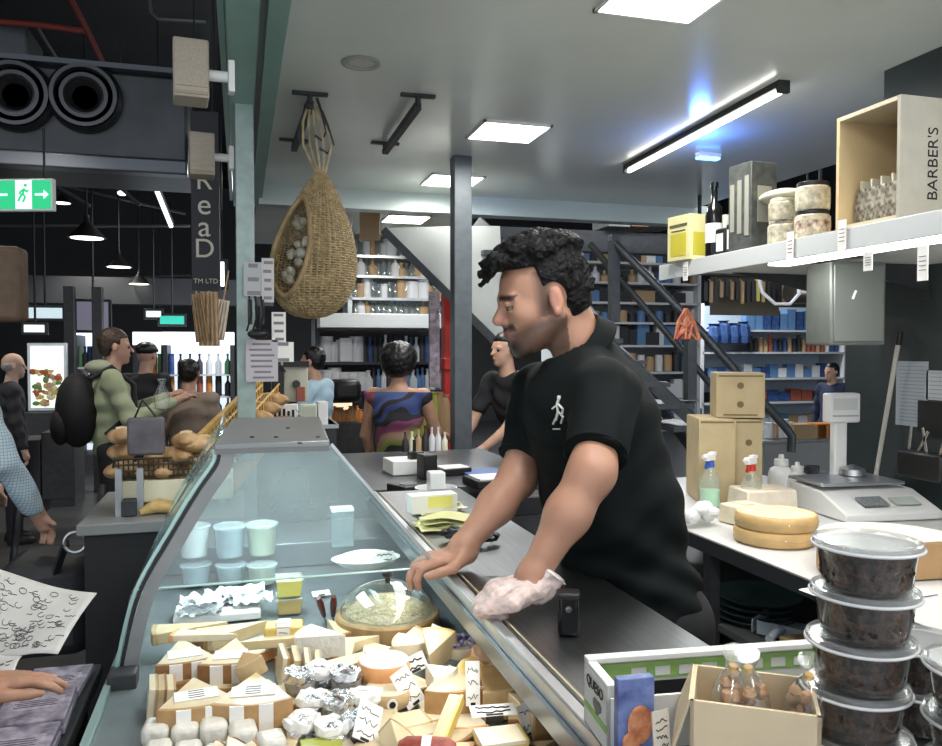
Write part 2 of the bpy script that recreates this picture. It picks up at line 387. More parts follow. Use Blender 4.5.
# ================================================================== hall overhead (left)
# duct with two jet nozzles
Yd = 5.2
a = PY(-60, 148, Yd); c = PY(187, 78, Yd)
t = thing('air_duct', 'long dark ventilation duct with two round jet nozzles', 'duct', ((a.x+c.x)/2, Yd, a.z))
W_ = c.x-a.x; H_ = c.z-a.z; o0 = t.location.copy()
M_duct = mat('duct_metal', (.075, .078, .082), .42, .55, noise=.2, nscale=3)
MB().box((0, .5, H_/2), (W_, 1.0, H_)).build('duct_body', M_duct, t, bevel=.02)
MB().box((0, -.02, -.045), (W_, .12, .085)).build('lower_flange', mat('flange_grey', (.13, .14, .16), .35, .5), t, bevel=.01)
MB().box((0, -.02, H_+.015), (W_, .10, .03)).build('upper_flange', MATS['flange_grey'], t)
for (px, py) in ((17, 97), (86, 99)):
    q = PY(px, py, Yd)-o0
    Mx = Matrix.Rotation(PI/2, 3, 'X')
    nz = MB().lathe([(.205, 0), (.205, .05), (.185, .07), (.165, .05), (.155, -.0)], q, 32, M=Mx).build('nozzle', M_black, t, smooth=True)
    for r in ((.175, .09, .155), (.125, .08, .105)):
        MB().lathe([(r[0], .03), (r[0]+.006, r[1]), (r[2]+.004, r[1]), (r[2], .03)], q, 32, M=Mx).build('ring', mat('nozzle_ring', (.11, .115, .12), .3, .6), nz, smooth=True)
    MB().lathe([(.10, .0), (.11, .055), (.095, .06), (.06, .02), (.0, .015)], q, 32, M=Mx).build('cone', mat('nozzle_cone', (.05, .052, .055), .3, .7), nz, smooth=True)
# a large grey duct at the left edge
a = PY(-90, 62, 7); c = PY(30, 28, 7)
tag(MB().box(((a.x+c.x)/2, 7.2, (a.z+c.z)/2), (c.x-a.x, .5, c.z-a.z)).build('air_duct', mat('grey_duct', (.12, .125, .14), .5, .4), bevel=.03, loc=((a.x+c.x)/2, 7.2, a.z)),
    'plain grey duct end high up at the top left corner', 'duct')
def pipe(name, label, cat, pts, r, m):
    loc = pts[0]
    b = MB(); b.tube(pts, r, 8); return tag(b.build(name, m, smooth=True, loc=loc), label, cat)
M_redp = mat('red_pipe_paint', (.22, .035, .025), .5)
pipe('sprinkler_pipe', 'level dark red sprinkler pipe near the top left', 'pipe', [P(-20, 20, 6), P(40, 25, 6), P(84, 31, 6)], .022, M_redp)
pipe('sprinkler_pipe', 'sloping dark red sprinkler pipe running down to the duct', 'pipe', [P(68, -6, 5.0), P(88, 32, 5.4), P(110, 78, 6.1)], .022, M_redp)
pipe('conduit', 'thin grey bent conduit on the black ceiling by the beam', 'pipe', [P(150, 0, 6), P(151, 12, 6), P(158, 19, 6), P(206, 22, 6)], .014, mat('conduit_grey', (.14, .15, .15), .4, .5))
pipe('conduit', 'thin grey cable drop beside the sloping red pipe', 'pipe', [P(38, 28, 6.1), P(64, 70, 6.4)], .012, MATS['conduit_grey'])
pipe('conduit', 'long thin dark conduit beneath the duct, above the exit sign', 'pipe', [P(-20, 166, 9), P(185, 214, 9)], .014, MATS['conduit_grey'])
pipe('conduit', 'dark cross conduit above the pendant lamps', 'pipe', [P(0, 226, 9), P(190, 226, 9)], .014, MATS['conduit_grey'])
pipe('conduit', 'second dark cross conduit below the exit sign level', 'pipe', [P(0, 280, 11), P(190, 276, 11)], .02, MATS['conduit_grey'])
# trusses
for k, (x0_, y0_, x1_, y1_) in enumerate([(20, 164, 90, 206), (95, 166, 140, 205)]):
    pipe('roof_strut', ['thin roof strut sloping down left of the spotlight', 'short roof strut beside the diagonal tube light'][k], 'strut', [P(x0_, y0_, 7.5), P(x1_, y1_, 7.5)], .016, MATS['conduit_grey'])
# diagonal tube light
a = P(146, 164, 7.0); c = P(171, 226, 8.2)
t = thing('tube_lamp', 'slanting bright tube light under the black hall ceiling', 'ceiling light', (a+c)/2)
MB().tube([a-(a+c)/2, c-(a+c)/2], .022, 8).build('tube', mat('dim_tube', (.9, .95, 1), .5, emit=1.6), t)
MB().beam(a-(a+c)/2+Vector((0, 0, .03)), c-(a+c)/2+Vector((0, 0, .03)), .06, .03).build('housing', M_black, t); MB().cyl((0, 0, .03), (0, 0, 4.6-(a.z+c.z)/2), .01, n=6).build('hanger', M_black, t)
# spotlights
def spotlamp(px, py, d_, label, e=4, r=.05):
    p = P(px, py, d_); t = thing('track_spotlight', label, 'spotlight', p)
    MB().cyl((0, 0, 0), (0, .06, .12), r, r*.8, 14).build('housing', M_dark, t, smooth=True)
    MB().cyl((0, -.004, -.006), (0, -.002, -.001), r*.85, n=14).build('lens', mat('lens_%d' % e, (1, .96, .86), .5, emit=e), t)
    MB().cyl((0, .06, .12), (0, .06, 4.6-p.z), .008, n=6).build('stem', M_dark, t)
spotlamp(122, 193, 8, 'small black spotlight just left of the slanting tube light', 2)
spotlamp(213, 256, 6, 'small bright spotlight close to the vertical letter sign', 8, .04)
# pendant cone lamps
def pendant(px, py, wpx, d_, label, e):
    s = wpx/800*d_/2; p = P(px, py, d_); t = thing('pendant_lamp', label, 'pendant lamp', p)
    MB().lathe([(s*.9, 0), (s, .0), (s*.55, s*.5), (s*.16, s*.9), (s*.14, s*1.25), (0, s*1.3)], n=20).build('lamp_shade', M_black, t, smooth=True)
    MB().lathe([(0, -.01), (s*.85, -.004), (s*.86, .004)], n=20).build('bulb', mat('pendant_glow_%d' % int(e*10), (1, .95, .82), .5, emit=e), t)
    MB().cyl((0, 0, s*1.2), (0, 0, 4.6-p.z), .01, n=6).build('cord', M_black, t)
pendant(87, 238, 36, 7.5, 'wide black pendant lamp nearest the exit sign', 2.5)
pendant(119, 267, 26, 9, 'black pendant lamp below and right of the widest one', 3)
pendant(139, 284, 22, 10.5, 'small black pendant lamp over the shop with bright fridges', 2.5)
pendant(62, 203, 18, 9, 'pendant lamp half hidden by the exit sign', 2.5)
pendant(160, 305, 16, 12, 'smallest far pendant lamp left of the paper bags', 2)
# exit sign
p = P(15, 195, 3.6)
t = thing('exit_sign', 'green emergency exit sign with running figure and arrows', 'sign', p, -YAW-.05)
w_ = 78/800*3.6; h_ = 32/800*3.6
MB().box((0, .012, 0), (w_, .03, h_)).build('frame', M_white, t, bevel=.003)
M_eg = mat('exit_green', (.02, .42, .17), .5, emit=.9)
MB().box((0, -.005, 0), (w_-.016, .006, h_-.018)).build('panel', M_eg, t)
M_ew = mat('exit_white', (.75, .95, .85), .5, emit=.9)
MB().box((.045, -.0085, 0), (.075, .002, h_-.018)).build('pictogram', M_ew, t)
b = MB()
def stroke(pts, r=.005): b.tube([(x, -.0105, z) for x, z in pts], r, 6)
stroke([(.05, .028), (.044, .004), (.054, -.012), (.043, -.034)]); stroke([(.044, .004), (.03, -.012), (.022, -.03)]); stroke([(.049, .022), (.034, .014), (.028, .0)]); stroke([(.049, .022), (.062, .012), (.068, .02)])
b.ball((.055, -.0105, .041), (.008, .002, .008), 10); b.build('running_figure', M_eg, t)
for s_, x_ in ((1, .118), (-1, -.05)):
    MB().prism([(x_-s_*.02, -.0045), (x_+s_*.02, -.0045), (x_+s_*.02, -.02), (x_+s_*.042, 0), (x_+s_*.02, .02), (x_+s_*.02, .0045), (x_-s_*.02, .0045)], .0085, .0105, M=Matrix.Rotation(PI/2, 3, 'X')).build('arrow', M_ew, t)
MB().cyl((.13, .012, h_/2), (.13, .012, .30), .005, n=6).build('hanger', M_black, t)
# beige speakers on the beam
def speaker(px0, py0, px1, py1, d_, label):
    p = P((px0+px1)/2, (py0+py1)/2, d_); w_ = (px1-px0)/800*d_; h_ = (py1-py0)/800*d_
    t = thing('wall_speaker', label, 'speaker', p, .08)
    MB().box((0, .04, 0), (w_, .12, h_)).build('cabinet', mat('speaker_beige', (.42, .36, .28), .6, noise=.06), t, bevel=.006)
    MB().box((0, -.021, .012), (w_*.88, .006, h_*.78)).build('grille', mat('grille_beige', (.40, .345, .27), .75, noise=.2, nscale=300), t)
    MB().box((0, -.022, -h_*.43), (w_*.9, .006, h_*.05)).build('trim', mat('speaker_trim', (.33, .28, .21), .6), t)
    b = MB(); b.cyl((w_/2, .04, 0), (w_/2+.06, .04, 0), .018, n=10); b.box((w_/2+.07, .04, 0), (.02, .05, .1)); b.build('bracket', M_white, t, bevel=.003)
speaker(174, 40, 208, 98, 2.5, 'larger beige speaker clamped to the teal beam')
speaker(190, 133, 214, 175, 3.4, 'smaller beige speaker above the vertical letter sign')
# vertical letter sign
p = P(205, 200, 4.0); w_ = 27/800*4; zt = P(205, 112, 4.0).z; zb = P(205, 290, 4.0).z
t = thing('hanging_sign', 'tall narrow black sign with cream letters reading downward', 'sign', (p.x, p.y, zb), -.12)
MB().box((0, .02, (zt-zb)/2), (w_, .03, zt-zb)).build('board', mat('sign_black', (.014, .015, .02), .5), t)
M_let = mat('cream_letters', (.62, .58, .48), .5)
for ch, py in (('B', 152), ('R', 181), ('e', 205), ('a', 227), ('D', 249)):
    text(ch, .15 if ch in 'ea' else .135, M_let, t, (-.005, .003, P(205, py, 4.0).z-zb), FRONT, 'letter')
text('TM LTD', .034, M_let, t, (0, .003, P(205, 281, 4).z-zb), FRONT, 'small_lettering')
for s_ in (-1, 1): MB().cyl((s_*w_*.35, .02, zt-zb), (s_*w_*.35, .02, 4.6-zb), .005, n=6).build('hanger', M_black, t)
# paper bags hanging in a bunch
for k, (px0, px1, py0, py1, c) in enumerate([(190, 203, 294, 342, (.36, .24, .13)), (199, 219, 292, 346, (.48, .34, .20)), (216, 231, 300, 340, (.66, .58, .46))]):
    d_ = 4.2+.05*k; p = P((px0+px1)/2, py0, d_); ww = (px1-px0)/800*d_; hh = (py1-py0)/800*d_
    t = thing('paper_bag', ['narrow brown paper bag, leftmost of the hanging bunch', 'brown pleated paper bag in the middle of the hanging bunch', 'pale paper bag, rightmost of the hanging bunch'][k], 'paper bag', p, 0, rot=(0, (-.12, 0, .18)[k], 0))
    mb = MB(); nn = 8
    for sd in (0, 1):
        mb.grid(lambda u, v, sd=sd: ((u-.5)*ww*(.8+.2*v), (.012+.01*v)*(1 if sd else -1)+.004*math.sin(u*28), -v*hh), nn*3, 4)
    mb.build('bag', mat('bag_%d' % k, c, .75, noise=.15), t, solid=.0015)
    MB().cyl((0, 0, -.01), (0, 0, .16), .004, n=6).build('string', M_wood, t)
# brown hanging block at left edge
a = P(-30, 247, 3.0); c = P(24, 322, 3.0)
tag(MB().box(((a.x+c.x)/2, (a.y+c.y)/2, (a.z+c.z)/2), (abs(c.x-a.x), .12, abs(a.z-c.z))).build('hanging_sign', mat('brown_panel', (.10, .065, .04), .7, noise=.2), bevel=.02, loc=((a.x+c.x)/2, (a.y+c.y)/2, c.z)),
    'blurred brown hanging panel at the left edge under the exit sign', 'sign')

# ================================================================== display case and steel counter
CZ = 1.03; XE = .407; XR = .716; DZ = .88
Y0c = 1.61
prof = [(-.247, .773), (-.228, .90), (-.200, 1.037), (-.169, 1.095), (-.135, 1.150), (-.104, 1.205), (-.073, 1.254), (-.045, 1.288)]
pl = PZ(215, 447, 1.31); pr = PZ(331, 447, 1.31)
prof.append((pl.x, 1.31))
case = thing('cheese_display_case', 'curved glass cheese display case in the middle, with grey top plate', 'display case', (0, 0, 0))
M_caseglass = glass('case_glass', (.92, .97, .96), .05, .02, (.6, .72, .74), .35)
M_hazeglass = glass('hazed_end_glass', (.88, .95, .95), .16, .10, (.70, .76, .77), .45)  # reflected haze on the end pane is put in as pale diffuse colour
YB = 2.62
def lat(pts, ya, yb):
    b = MB(); n = len(pts); vs = [(x, ya, z) for x, z in pts]+[(x, yb, z) for x, z in pts]
    return b.add(vs, [(i, i+1, n+i+1, n+i) for i in range(n-1)])
lat(prof, Y0c, YB).build('curved_front_glass', M_caseglass, case, smooth=True, solid=.006)
lat([(pr.x, 1.31), (XE-.004, CZ)], Y0c, YB).build('sloping_back_glass', M_caseglass, case, solid=.005)
# end pane
low = 1.045
ep = [p for p in prof if p[1] > low]; ep = [(-.197, low)]+ep+[(pr.x, 1.31), (XE-.004, low)]
b = MB(); b.add([(x, Y0c+.012, z) for x, z in ep], [tuple(range(len(ep)))]); b.build('end_glass', M_hazeglass, case)
b = MB(); b.tube([(-.197, Y0c+.012, low), (XE-.01, Y0c+.012, low)], .0022, 6); b.build('glass_edge', mat('glass_edge_green', (.45, .62, .58), .2), case)
# grey end band following the curve, and a thin dark outer gasket
def band(off0, off1, ya, yb, ptsin, close=0):
    pts = [Vector((x, 0, z)) for x, z in ptsin]; vs = []; fs = []
    nr = []
    for i in range(len(pts)):
        t = (pts[min(i+1, len(pts)-1)]-pts[max(i-1, 0)]).normalized(); nr.append(Vector((t.z, 0, -t.x)))
    for p, n_ in zip(pts, nr):
        for o_, y in ((off0, ya), (off1, ya), (off1, yb), (off0, yb)):
            q = p+n_*o_; vs.append((q.x, y, q.z))
    for i in range(len(pts)-1):
        for k in range(4): fs.append((i*4+k, i*4+(k+1) % 4, (i+1)*4+(k+1) % 4, (i+1)*4+k))
    fs += [(0, 1, 2, 3), tuple(len(vs)-4+k for k in (3, 2, 1, 0))]
    return MB().add(vs, fs)
M_band = mat('grey_case_trim', (.24, .25, .25), .38, .4, noise=.06)
fine = []
for i in range(len(prof)-1):
    for k in range(4): fine.append((prof[i][0]+(prof[i+1][0]-prof[i][0])*k/4, prof[i][1]+(prof[i+1][1]-prof[i][1])*k/4))
fine.append(prof[-1])
for _ in range(6): fine = [fine[0]]+[((fine[i-1][0]+2*fine[i][0]+fine[i+1][0])/4, (fine[i-1][1]+2*fine[i][1]+fine[i+1][1])/4) for i in range(1, len(fine)-1)]+[fine[-1]]
band(.012, .036, Y0c-.004, Y0c+.006, fine[3:]).build('end_band', M_band, case, smooth=True)
band(.004, .011, Y0c-.004, Y0c+.004, fine[3:]).build('gasket', M_black, case, smooth=True)
band(-.004, .002, Y0c-.006, Y0c+.02, fine).build('outer_glass_edge', mat('edge_glass_teal', (.34, .50, .48), .12, .3), case, smooth=True)
MB().beam((pr.x+.004, Y0c, 1.312), (XE-.004, Y0c, CZ+.004), .006, .006).build('edge_strip', M_alu, case)
# top plate
bl = PZ(237, 422, 1.31); br = PZ(318, 422, 1.31)
yk = bl.y
b = MB(); b.prism([(pl.x, Y0c-.006), (pr.x, Y0c-.006), (br.x+.01, yk), (bl.x-.01, yk)], 1.306, 1.320)
b.build('top_plate', M_band, case, bevel=.002)
b = MB(); b.box(((pl.x+pr.x)/2, Y0c-.006, 1.305), (pr.x-pl.x, .008, .010)); b.build('front_lip', mat('lip_grey', (.16, .165, .165), .4, .4), case)
for (px, py) in ((252, 437), (276, 437), (288, 428), (318, 437), (300, 443)):
    q = PZ(px, py, 1.321); MB().cyl((q.x, q.y, 1.3195), (q.x, q.y, 1.3225), .0045, n=10).build('screw', M_dark, case)
b = MB(); b.box((.06, 1.98, 1.298), (.14, .55, .008)); b.build('strip_lamp', mat('case_led', (.7, .93, 1), .5, emit=8), case)
# far end wall, floor (deck), inner walls, base
M_caseteal = mat('case_inner_grey_teal', (.34, .42, .42), .3, .25, noise=.08, nscale=3)
MB().prism([(x, z) for x, z in prof if z < 1.26]+[(pr.x+.03, 1.27), (XE, CZ), (.70, .99), (.70, .773)], -YB-.01, -YB, M=Matrix.Rotation(PI/2, 3, 'X')).build('far_end_glass', glass('far_end_glass', (.80, .88, .88), .40, .15, (.58, .66, .66), .3), case)  # pale teal diffuse pane carries the reflected haze seen through the case
M_deck = mat('case_deck_grey', (.20, .23, .24), .35, .4, noise=.1)
MB().box((.235, (1.02+YB)/2, DZ-.012), (.93, YB-1.02, .02)).build('deck', M_deck, case)
b = MB(); b.box((.20, 2.46, DZ+.035), (.80, .28, .07)); b.build('step', M_deck, case, bevel=.004)
b = MB(); b.box((-.237, 1.9, .82), (.012, 1.45, .14)); b.build('front_sill', mat('sill_teal', (.30, .42, .40), .3, .3), case)
MB().box((-.225, 1.14, .81), (.02, .93, .11)).build('near_sill', MATS['sill_teal'], case)
b = MB(); b.box((-.213, Y0c-.02, .875), (.05, .05, .065)); b.build('glass_clamp', M_dark, case, bevel=.004)
MB().box((.235, (1.02+YB)/2, .45), (.93, YB-1.02, .80)).build('base_cabinet', mat('case_base_black', (.02, .021, .022), .5), case, bevel=.004)
MB().box((.235, (1.02+YB)/2, .025), (.85, YB-1.1, .05)).build('plinth', M_black, case)
MB().box((.70, (1.02+YB)/2, .93), (.012, YB-1.02, .13)).build('rear_wall', M_black, case)
# counter
ct = thing('steel_counter', 'long brushed steel counter the man leans on, lip along its front', 'counter', (0, 0, 0))
MB().box(((XE+.025+XR)/2, 1.72, CZ-.015), (XR-XE-.025, 1.80, .03)).build('counter_top', M_steel, ct, bevel=.003)
b = MB(); b.box((XE+.012, 1.72, CZ-.010), (.020, 1.80, .028)); b.build('front_lip', M_alu, ct, bevel=.003)
b = MB(); b.box((XE-.003, 1.72, CZ-.036), (.008, 1.80, .030)); b.build('lip_face', mat('lip_face_grey', (.25, .27, .28), .3, .6), ct)  # plain darker grey steel face under the lip
b = MB(); b.box((XE+.033, 1.72, CZ+.0006), (.004, 1.79, .001)); b.build('joint_strip', mat('yellowed_sealant', (.42, .36, .24), .6), ct)
MB().box(((XE+1.45)/2+.01, .575, CZ-.015), (1.45-XE, .48, .03)).build('return_top', M_steel, ct, bevel=.003)
MB().box(((XE+1.45)/2+.01, .575, .50), (1.38-XE, .42, .97)).build('return_cabinet', M_dark, ct)

# ------------------------------------------------------------------ cheese kinds
def cm(name, c, r=.45, n=.08, ns=25, b=.15): return mat(name, c, r, 0, n, ns, b, coat=.35)
M_cream_ch = cm('pale_cream_cheese', (.66, .54, .33)); M_ivory = cm('ivory_cheese', (.70, .62, .45)); M_yel = cm('yellow_cheese', (.66, .48, .14))
M_white_ch = cm('white_rind_cheese', (.74, .71, .63), .6, .06, 60, .4); M_brown_r = cm('brown_rind', (.30, .15, .055), .6, .2, 30, .4)
M_tan_r = cm('tan_rind', (.42, .25, .10), .6, .15, 30, .3); M_orange_ch = cm('orange_cheese', (.70, .33, .12)); M_grey_r = cm('grey_ash_rind', (.30, .28, .25), .7, .3, 40, .5)
M_dirty = cm('beige_rind', (.50, .36, .19), .6, .15, 30, .3)
M_foil = mat('crinkled_foil', (.70, .71, .72), .22, .9, noise=.1, nscale=50, bump=1.0)
M_lab = mat('label_paper', (.82, .80, .76), .6, noise=.03); M_purple = mat('purple_print', (.16, .08, .34), .5)
def scribble(b, w_, h_, y, n, rnd, z0=0, axis='xz', r=.0009):
    for k in range(n):
        zz = h_*(.5-(k+.7)/(n+.4))
        pts = []; m = rnd.randint(7, 11)
        for i in range(m): pts.append((w_*(-.38+.76*i/(m-1)), y, zz+z0+rnd.uniform(-.3, .3)*h_/(n+1)))
        b.tube(pts, r, 4)
def wedge(label, px, py, z, L, ang, h, rz, paste, rind, tilt=(0, 0), sticker=None, group=None, name='cheese_wedge', film=False):
    p = PZ(px, py, z); t = thing(name, label, 'cheese', p, 0, group, rot=(R_(tilt[0]), R_(tilt[1]), R_(rz)))
    a = R_(ang)/2; n = 6; rr = .94
    arc = [(L*math.cos(-a+2*a*i/n), L*math.sin(-a+2*a*i/n)) for i in range(n+1)]
    ai = [(x*rr-L*.5, y*rr) for x, y in arc]; ao = [(x-L*.5, y) for x, y in arc]
    MB().prism([(-L*.5, 0)]+ai, 0, h).build('paste', paste, t, bevel=.0015)
    MB().prism(ai[::-1]+ao, -.0005, h+.0005).build('rind', rind, t, bevel=.0015)
    rn = random.Random(px*7+py)
    if sticker:
        b = MB(); sx = L*.30
        b.box((L*(rr*math.cos(a)-.5)-sx*.75, 0, h+.0012), (sx, L*math.sin(a)*1.1, .0012))
        # side label wrapped over the cut face
        e = Vector((math.cos(a), -math.sin(a), 0)); q = e*(L*.55)-Vector((L*.5, 0, 0)); nrm_ = Vector((-math.sin(a), -math.cos(a), 0))
        b2 = MB(); b2.beam(q-e*sx*.5+nrm_*.0012+Vector((0, 0, h*.5)), q+e*sx*.5+nrm_*.0012+Vector((0, 0, h*.5)), .0014, h*.85); b2.build('wrap_label', M_lab, t)
        st = b.build('price_sticker', M_lab, t)
        for s_ in (-.35, .35): MB().beam((L*.5*1.0-L*.018, L*math.sin(a)*s_-.011, h/2), (L*.5-L*.018, L*math.sin(a)*s_+.011, h/2), .0075, h*1.0).build('rind_label', M_lab, t)
        if sticker == 2:
            b = MB()
            for k in range(4): b.tube([(L*(rr*math.cos(a)-.5)-sx*(1.1-.22*k), -.012, h+.0022), (L*(rr*math.cos(a)-.5)-sx*(1.1-.22*k), .012, h+.0022)], .0006, 4)
            b.build('print', M_ink, t)
    return t
def block(label, px, py, z, dx, dy, dz, rz, m, rind=None, tilt=(0, 0), name='cheese_block', lab=None, group=None, cat='cheese'):
    p = PZ(px, py, z); t = thing(name, label, cat, p, 0, group, rot=(R_(tilt[0]), R_(tilt[1]), R_(rz)))
    MB().box((0, 0, dz/2), (dx, dy, dz)).build('paste', m, t, bevel=min(dx, dy, dz)*.12)
    if rind:
        b = MB(); b.box((0, 0, .0015), (dx*1.01, dy*1.01, .004)); b.box((dx/2, 0, dz/2), (.004, dy*1.01, dz*1.0)); b.build('rind', rind, t)
    if lab:
        b = MB(); b.box((0, -dy/2-.0008, dz/2), (dx*lab, .0016, dz*.9)); b.box((0, 0, dz+.0008), (dx*lab, dy*1.0, .0016)); b.build('wrap_label', M_lab, t)
        b = MB(); rn = random.Random(px); scribble(b, dx*lab*.9, dz*.7, -dy/2-.002, 3, rn, z0=dz/2, r=.0006); b.build('print', M_ink, t)
    return t
def wheel(label, px, py, z, r, h, m, rind, tilt=(0, 0), stamp=False, name='round_cheese', rz=0, group=None, half=False):
    p = PZ(px, py, z); t = thing(name, label, 'cheese', p, 0, group, rot=(R_(tilt[0]), R_(tilt[1]), R_(rz)))
    if half:
        pts = [(r*math.cos(PI*i/18), r*math.sin(PI*i/18)) for i in range(19)]
        MB().prism(pts, 0, h).build('paste', m, t, bevel=.003); 
        pts2 = [(x*1.02, y*1.02+.0003) for x, y in pts]; MB().prism(pts[::-1]+pts2, .001, h-.001).build('rind', rind, t)
    else:
        MB().lathe([(0, 0), (r*.93, 0), (r, h*.18), (r, h*.8), (r*.93, h)], n=28).build('rind', rind, t, smooth=True)
        MB().lathe([(r*.93, h), (r*.9, h+.0015), (0, h+.0022)], n=28).build('top_face', m, t, smooth=True)
    if stamp:
        MB().lathe([(.0, h*.5), (.013, h*.5)], n=12, M=Matrix.Rotation(0, 3, 'X')) 
        b = MB(); b.cyl((0, -r-.001, h*.5), (0, -r+.002, h*.5), h*.36, n=16); s_ = b.build('round_label', M_lab, t)
        b = MB(); b.cyl((0, -r-.0018, h*.5), (0, -r, h*.5), h*.22, n=12); b.build('emblem', M_ink, t)
    return t
def price_card(label, px, py, z, w_, h_, rot, lines=3, bold=False, col=None):
    p = PZ(px, py, z); t = thing('price_card', label, 'price card', p, 0, None, rot=tuple(R_(a) for a in rot))
    MB().box((0, 0, h_/2), (w_, .0016, h_)).build('card', col or M_lab, t)
    b = MB(); rn = random.Random(px+py); scribble(b, w_, h_, -.0012, lines, rn, z0=h_/2, r=.0015 if bold else .0007); b.build('handwriting', M_ink, t)
    MB().box((0, .006, .003), (w_*.4, .014, .006)).build('clip', M_black, t, bevel=.001)
    return t

# ------------------------------------------------------------------ left part of the deck
# crumpled white paper bundle
p = PZ(218, 617, DZ); t = thing('paper_bundle', 'crumpled white tissue paper bundle at the back left of the cheese', 'paper', p)
rn = random.Random(3)
for k in range(9):
    cx, cy = rn.uniform(-.085, .085), rn.uniform(-.03, .04); b = MB(); n0 = 14
    ph = [rn.uniform(0, 6) for _ in range(6)]
    def f(u, v, cx=cx, cy=cy, ph=ph, k=k):
        x = (u-.5)*.09+cx; y = (v-.5)*.06+cy
        return (x, y, .012+.0045*k+.009*abs(math.sin(u*9+ph[0])+math.sin(v*7+ph[1]+u*5))*.7+.004*math.sin(u*23+v*19+ph[2]))
    b.grid(f, 16, 12); b.build('tissue_sheet', mat('white_tissue', (.86, .90, .92), .7, noise=.04, bump=.5, nscale=90), t)
MB().box((0, 0, .012), (.19, .10, .02)).build('paper_stack', M_paper, t, bevel=.004)
# stacked round tubs behind the glass
def deli_tub(label, px, py, z, r, h, fill, lid, grp=None, square=False, cat='tub', name='deli_tub', mlid=None, body=None, fillh=.9, d=None):
    p = PZ(px, py, z) if d is None else P(px, py, d)
    t = thing(name, label, cat, p, 0, grp)
    n = 4 if square else 28; M = Matrix.Rotation(PI/4, 3, 'Z') if square else None; k = 1.25 if square else 1
    MB().lathe([(r*.80*k, 0), (r*.82*k, .002), (r*.93*k, h*.9), (r*.95*k, h*.92)], n=n, M=M).build('tub_body', body or M_clear, t, smooth=not square)
    if fill: MB().lathe([(0, .003), (r*.78*k, .003), (r*.90*k, h*fillh), (0, h*fillh+.001)], n=n, M=M).build('contents', fill, t, smooth=not square)
    MB().lathe([(r*.94*k, h*.90), (r*k, h*.91), (r*1.0*k, h*.98), (r*.95*k, h*1.0), (r*.90*k, h*.97), (0, h*.965)], n=n, M=M).build('lid', mlid or lid, t, smooth=not square)
    return t
M_tubblue = mat('whey_blue', (.40, .52, .56), .35, noise=.06); M_tubgreen = mat('green_white_curd', (.54, .62, .48), .35, noise=.06); M_tubw = mat('white_curd', (.80, .84, .82), .4, noise=.04)
M_lidc = glass('frosted_lid', (.9, .94, .95), .45, .2, (.8, .86, .88), .4)
for (px, py, m_, l) in [(196, 583, M_tubblue, 'round tub of white cheese in blue whey, left of three behind the glass'), (231, 583, M_tubblue, 'round tub of white cheese in blue whey, middle of three behind the glass'),
                        (262, 583, M_tubgreen, 'round tub with green contents, right of three behind the glass')]:
    z = DZ+.008; deli_tub(l, px, py, z, .040, .052, m_, M_lidc)
for (px, py, m_, l) in [(194, 556, M_tubw, 'upper tub with a frosted lid, leftmost of the upper tier'), (230, 556, M_tubblue, 'tall pale tub set at the back of the case, middle of the row'), (262, 554, M_tubgreen, 'tall greenish tub at the back of the case, right of the row')]:
    deli_tub(l, px, py, DZ+.07, .043, .085, m_, M_lidc)
# two square yellow tubs
deli_tub('square tub of yellow butter, lower of the pair beside the brown knife', 289, 612, DZ, .036, .040, M_yel, M_lidc, square=True)
p = PZ(289, 612, DZ); t = deli_tub('square tub of yellow butter, upper of the pair beside the brown knife', 289, 612, DZ, .036, .044, mat('butter_yellow', (.85, .75, .16), .4), M_lidc, square=True); t.location.z = DZ+.041
# clear box standing far back right
p = PZ(342, 545, DZ+.07); t = thing('glass_jar', 'tall clear square jar behind the glass, above the curd bowl', 'jar', p)
MB().box((0, 0, .05), (.06, .05, .10)).build('jar_body', glass('jar_glass', (.85, .95, .95), .3, .1, (.7, .82, .84), .4), t, bevel=.004)
MB().box((0, 0, .103), (.062, .052, .008)).build('lid', M_white, t)
# oval bowl of white curd with spoon and card
p = PZ(366, 566, DZ+.07); t = thing('curd_bowl', 'wide oval white bowl heaped with curd behind the glass', 'bowl', p)
MB().lathe([(.0, 0), (.05, .0), (.085, .022), (.088, .022), (.052, -.001)], n=28, sy=.7).build('bowl', M_white, t, smooth=True)
b = MB(); b.ball((0, 0, .018), (.078, .05, .022), 20); b.build('curd', mat('curd_white', (.85, .88, .86), .5, bump=1, nscale=70), t, smooth=True)
t = price_card('small white card with black handwriting in the curd bowl', 385, 563, DZ+.085, .05, .028, (-15, 0, 8), 2, True)
# cloche on a wooden board
p = PZ(388, 628, DZ); t = thing('wooden_board', 'round thick wooden board under the glass cloche', 'board', p)
MB().lathe([(0, 0), (.112, 0), (.116, .004), (.116, .034), (.112, .038), (0, .038)], n=40).build('board', mat('bamboo_board', (.34, .22, .10), .5, noise=.2, nscale=6, stretch=(6, 6, 1)), t, smooth=True)
dm = thing('glass_cloche', 'clear glass dome with a dark knob on the wooden board', 'cloche', p+Vector((0, 0, .0385)))
MB().lathe([(.106, 0)]+[(.106*math.cos(a), .066*math.sin(a)) for a in [i*PI/2/9 for i in range(1, 9)]]+[(.0, .066)], n=40).build('dome', glass('cloche_glass', (.93, .97, .96), .06, .02, (.8, .85, .85), .7), dm, smooth=True)
MB().lathe([(.006, .064), (.006, .073), (.013, .080), (.013, .088), (.006, .094), (0, .095)], n=16).build('knob', M_black, dm, smooth=True)
t = thing('grated_cheese', 'grated hard cheese heaped under the glass cloche', 'cheese', p+Vector((0, 0, .039)))
MB().lathe([(0, 0), (.093, 0), (.08, .012), (.05, .026), (0, .032)], n=36).build('heap', mat('granular_cheese', (.50, .42, .26), .8, noise=.35, nscale=160, bump=1.0), t, smooth=True); tag(t, None, None)
b = MB()
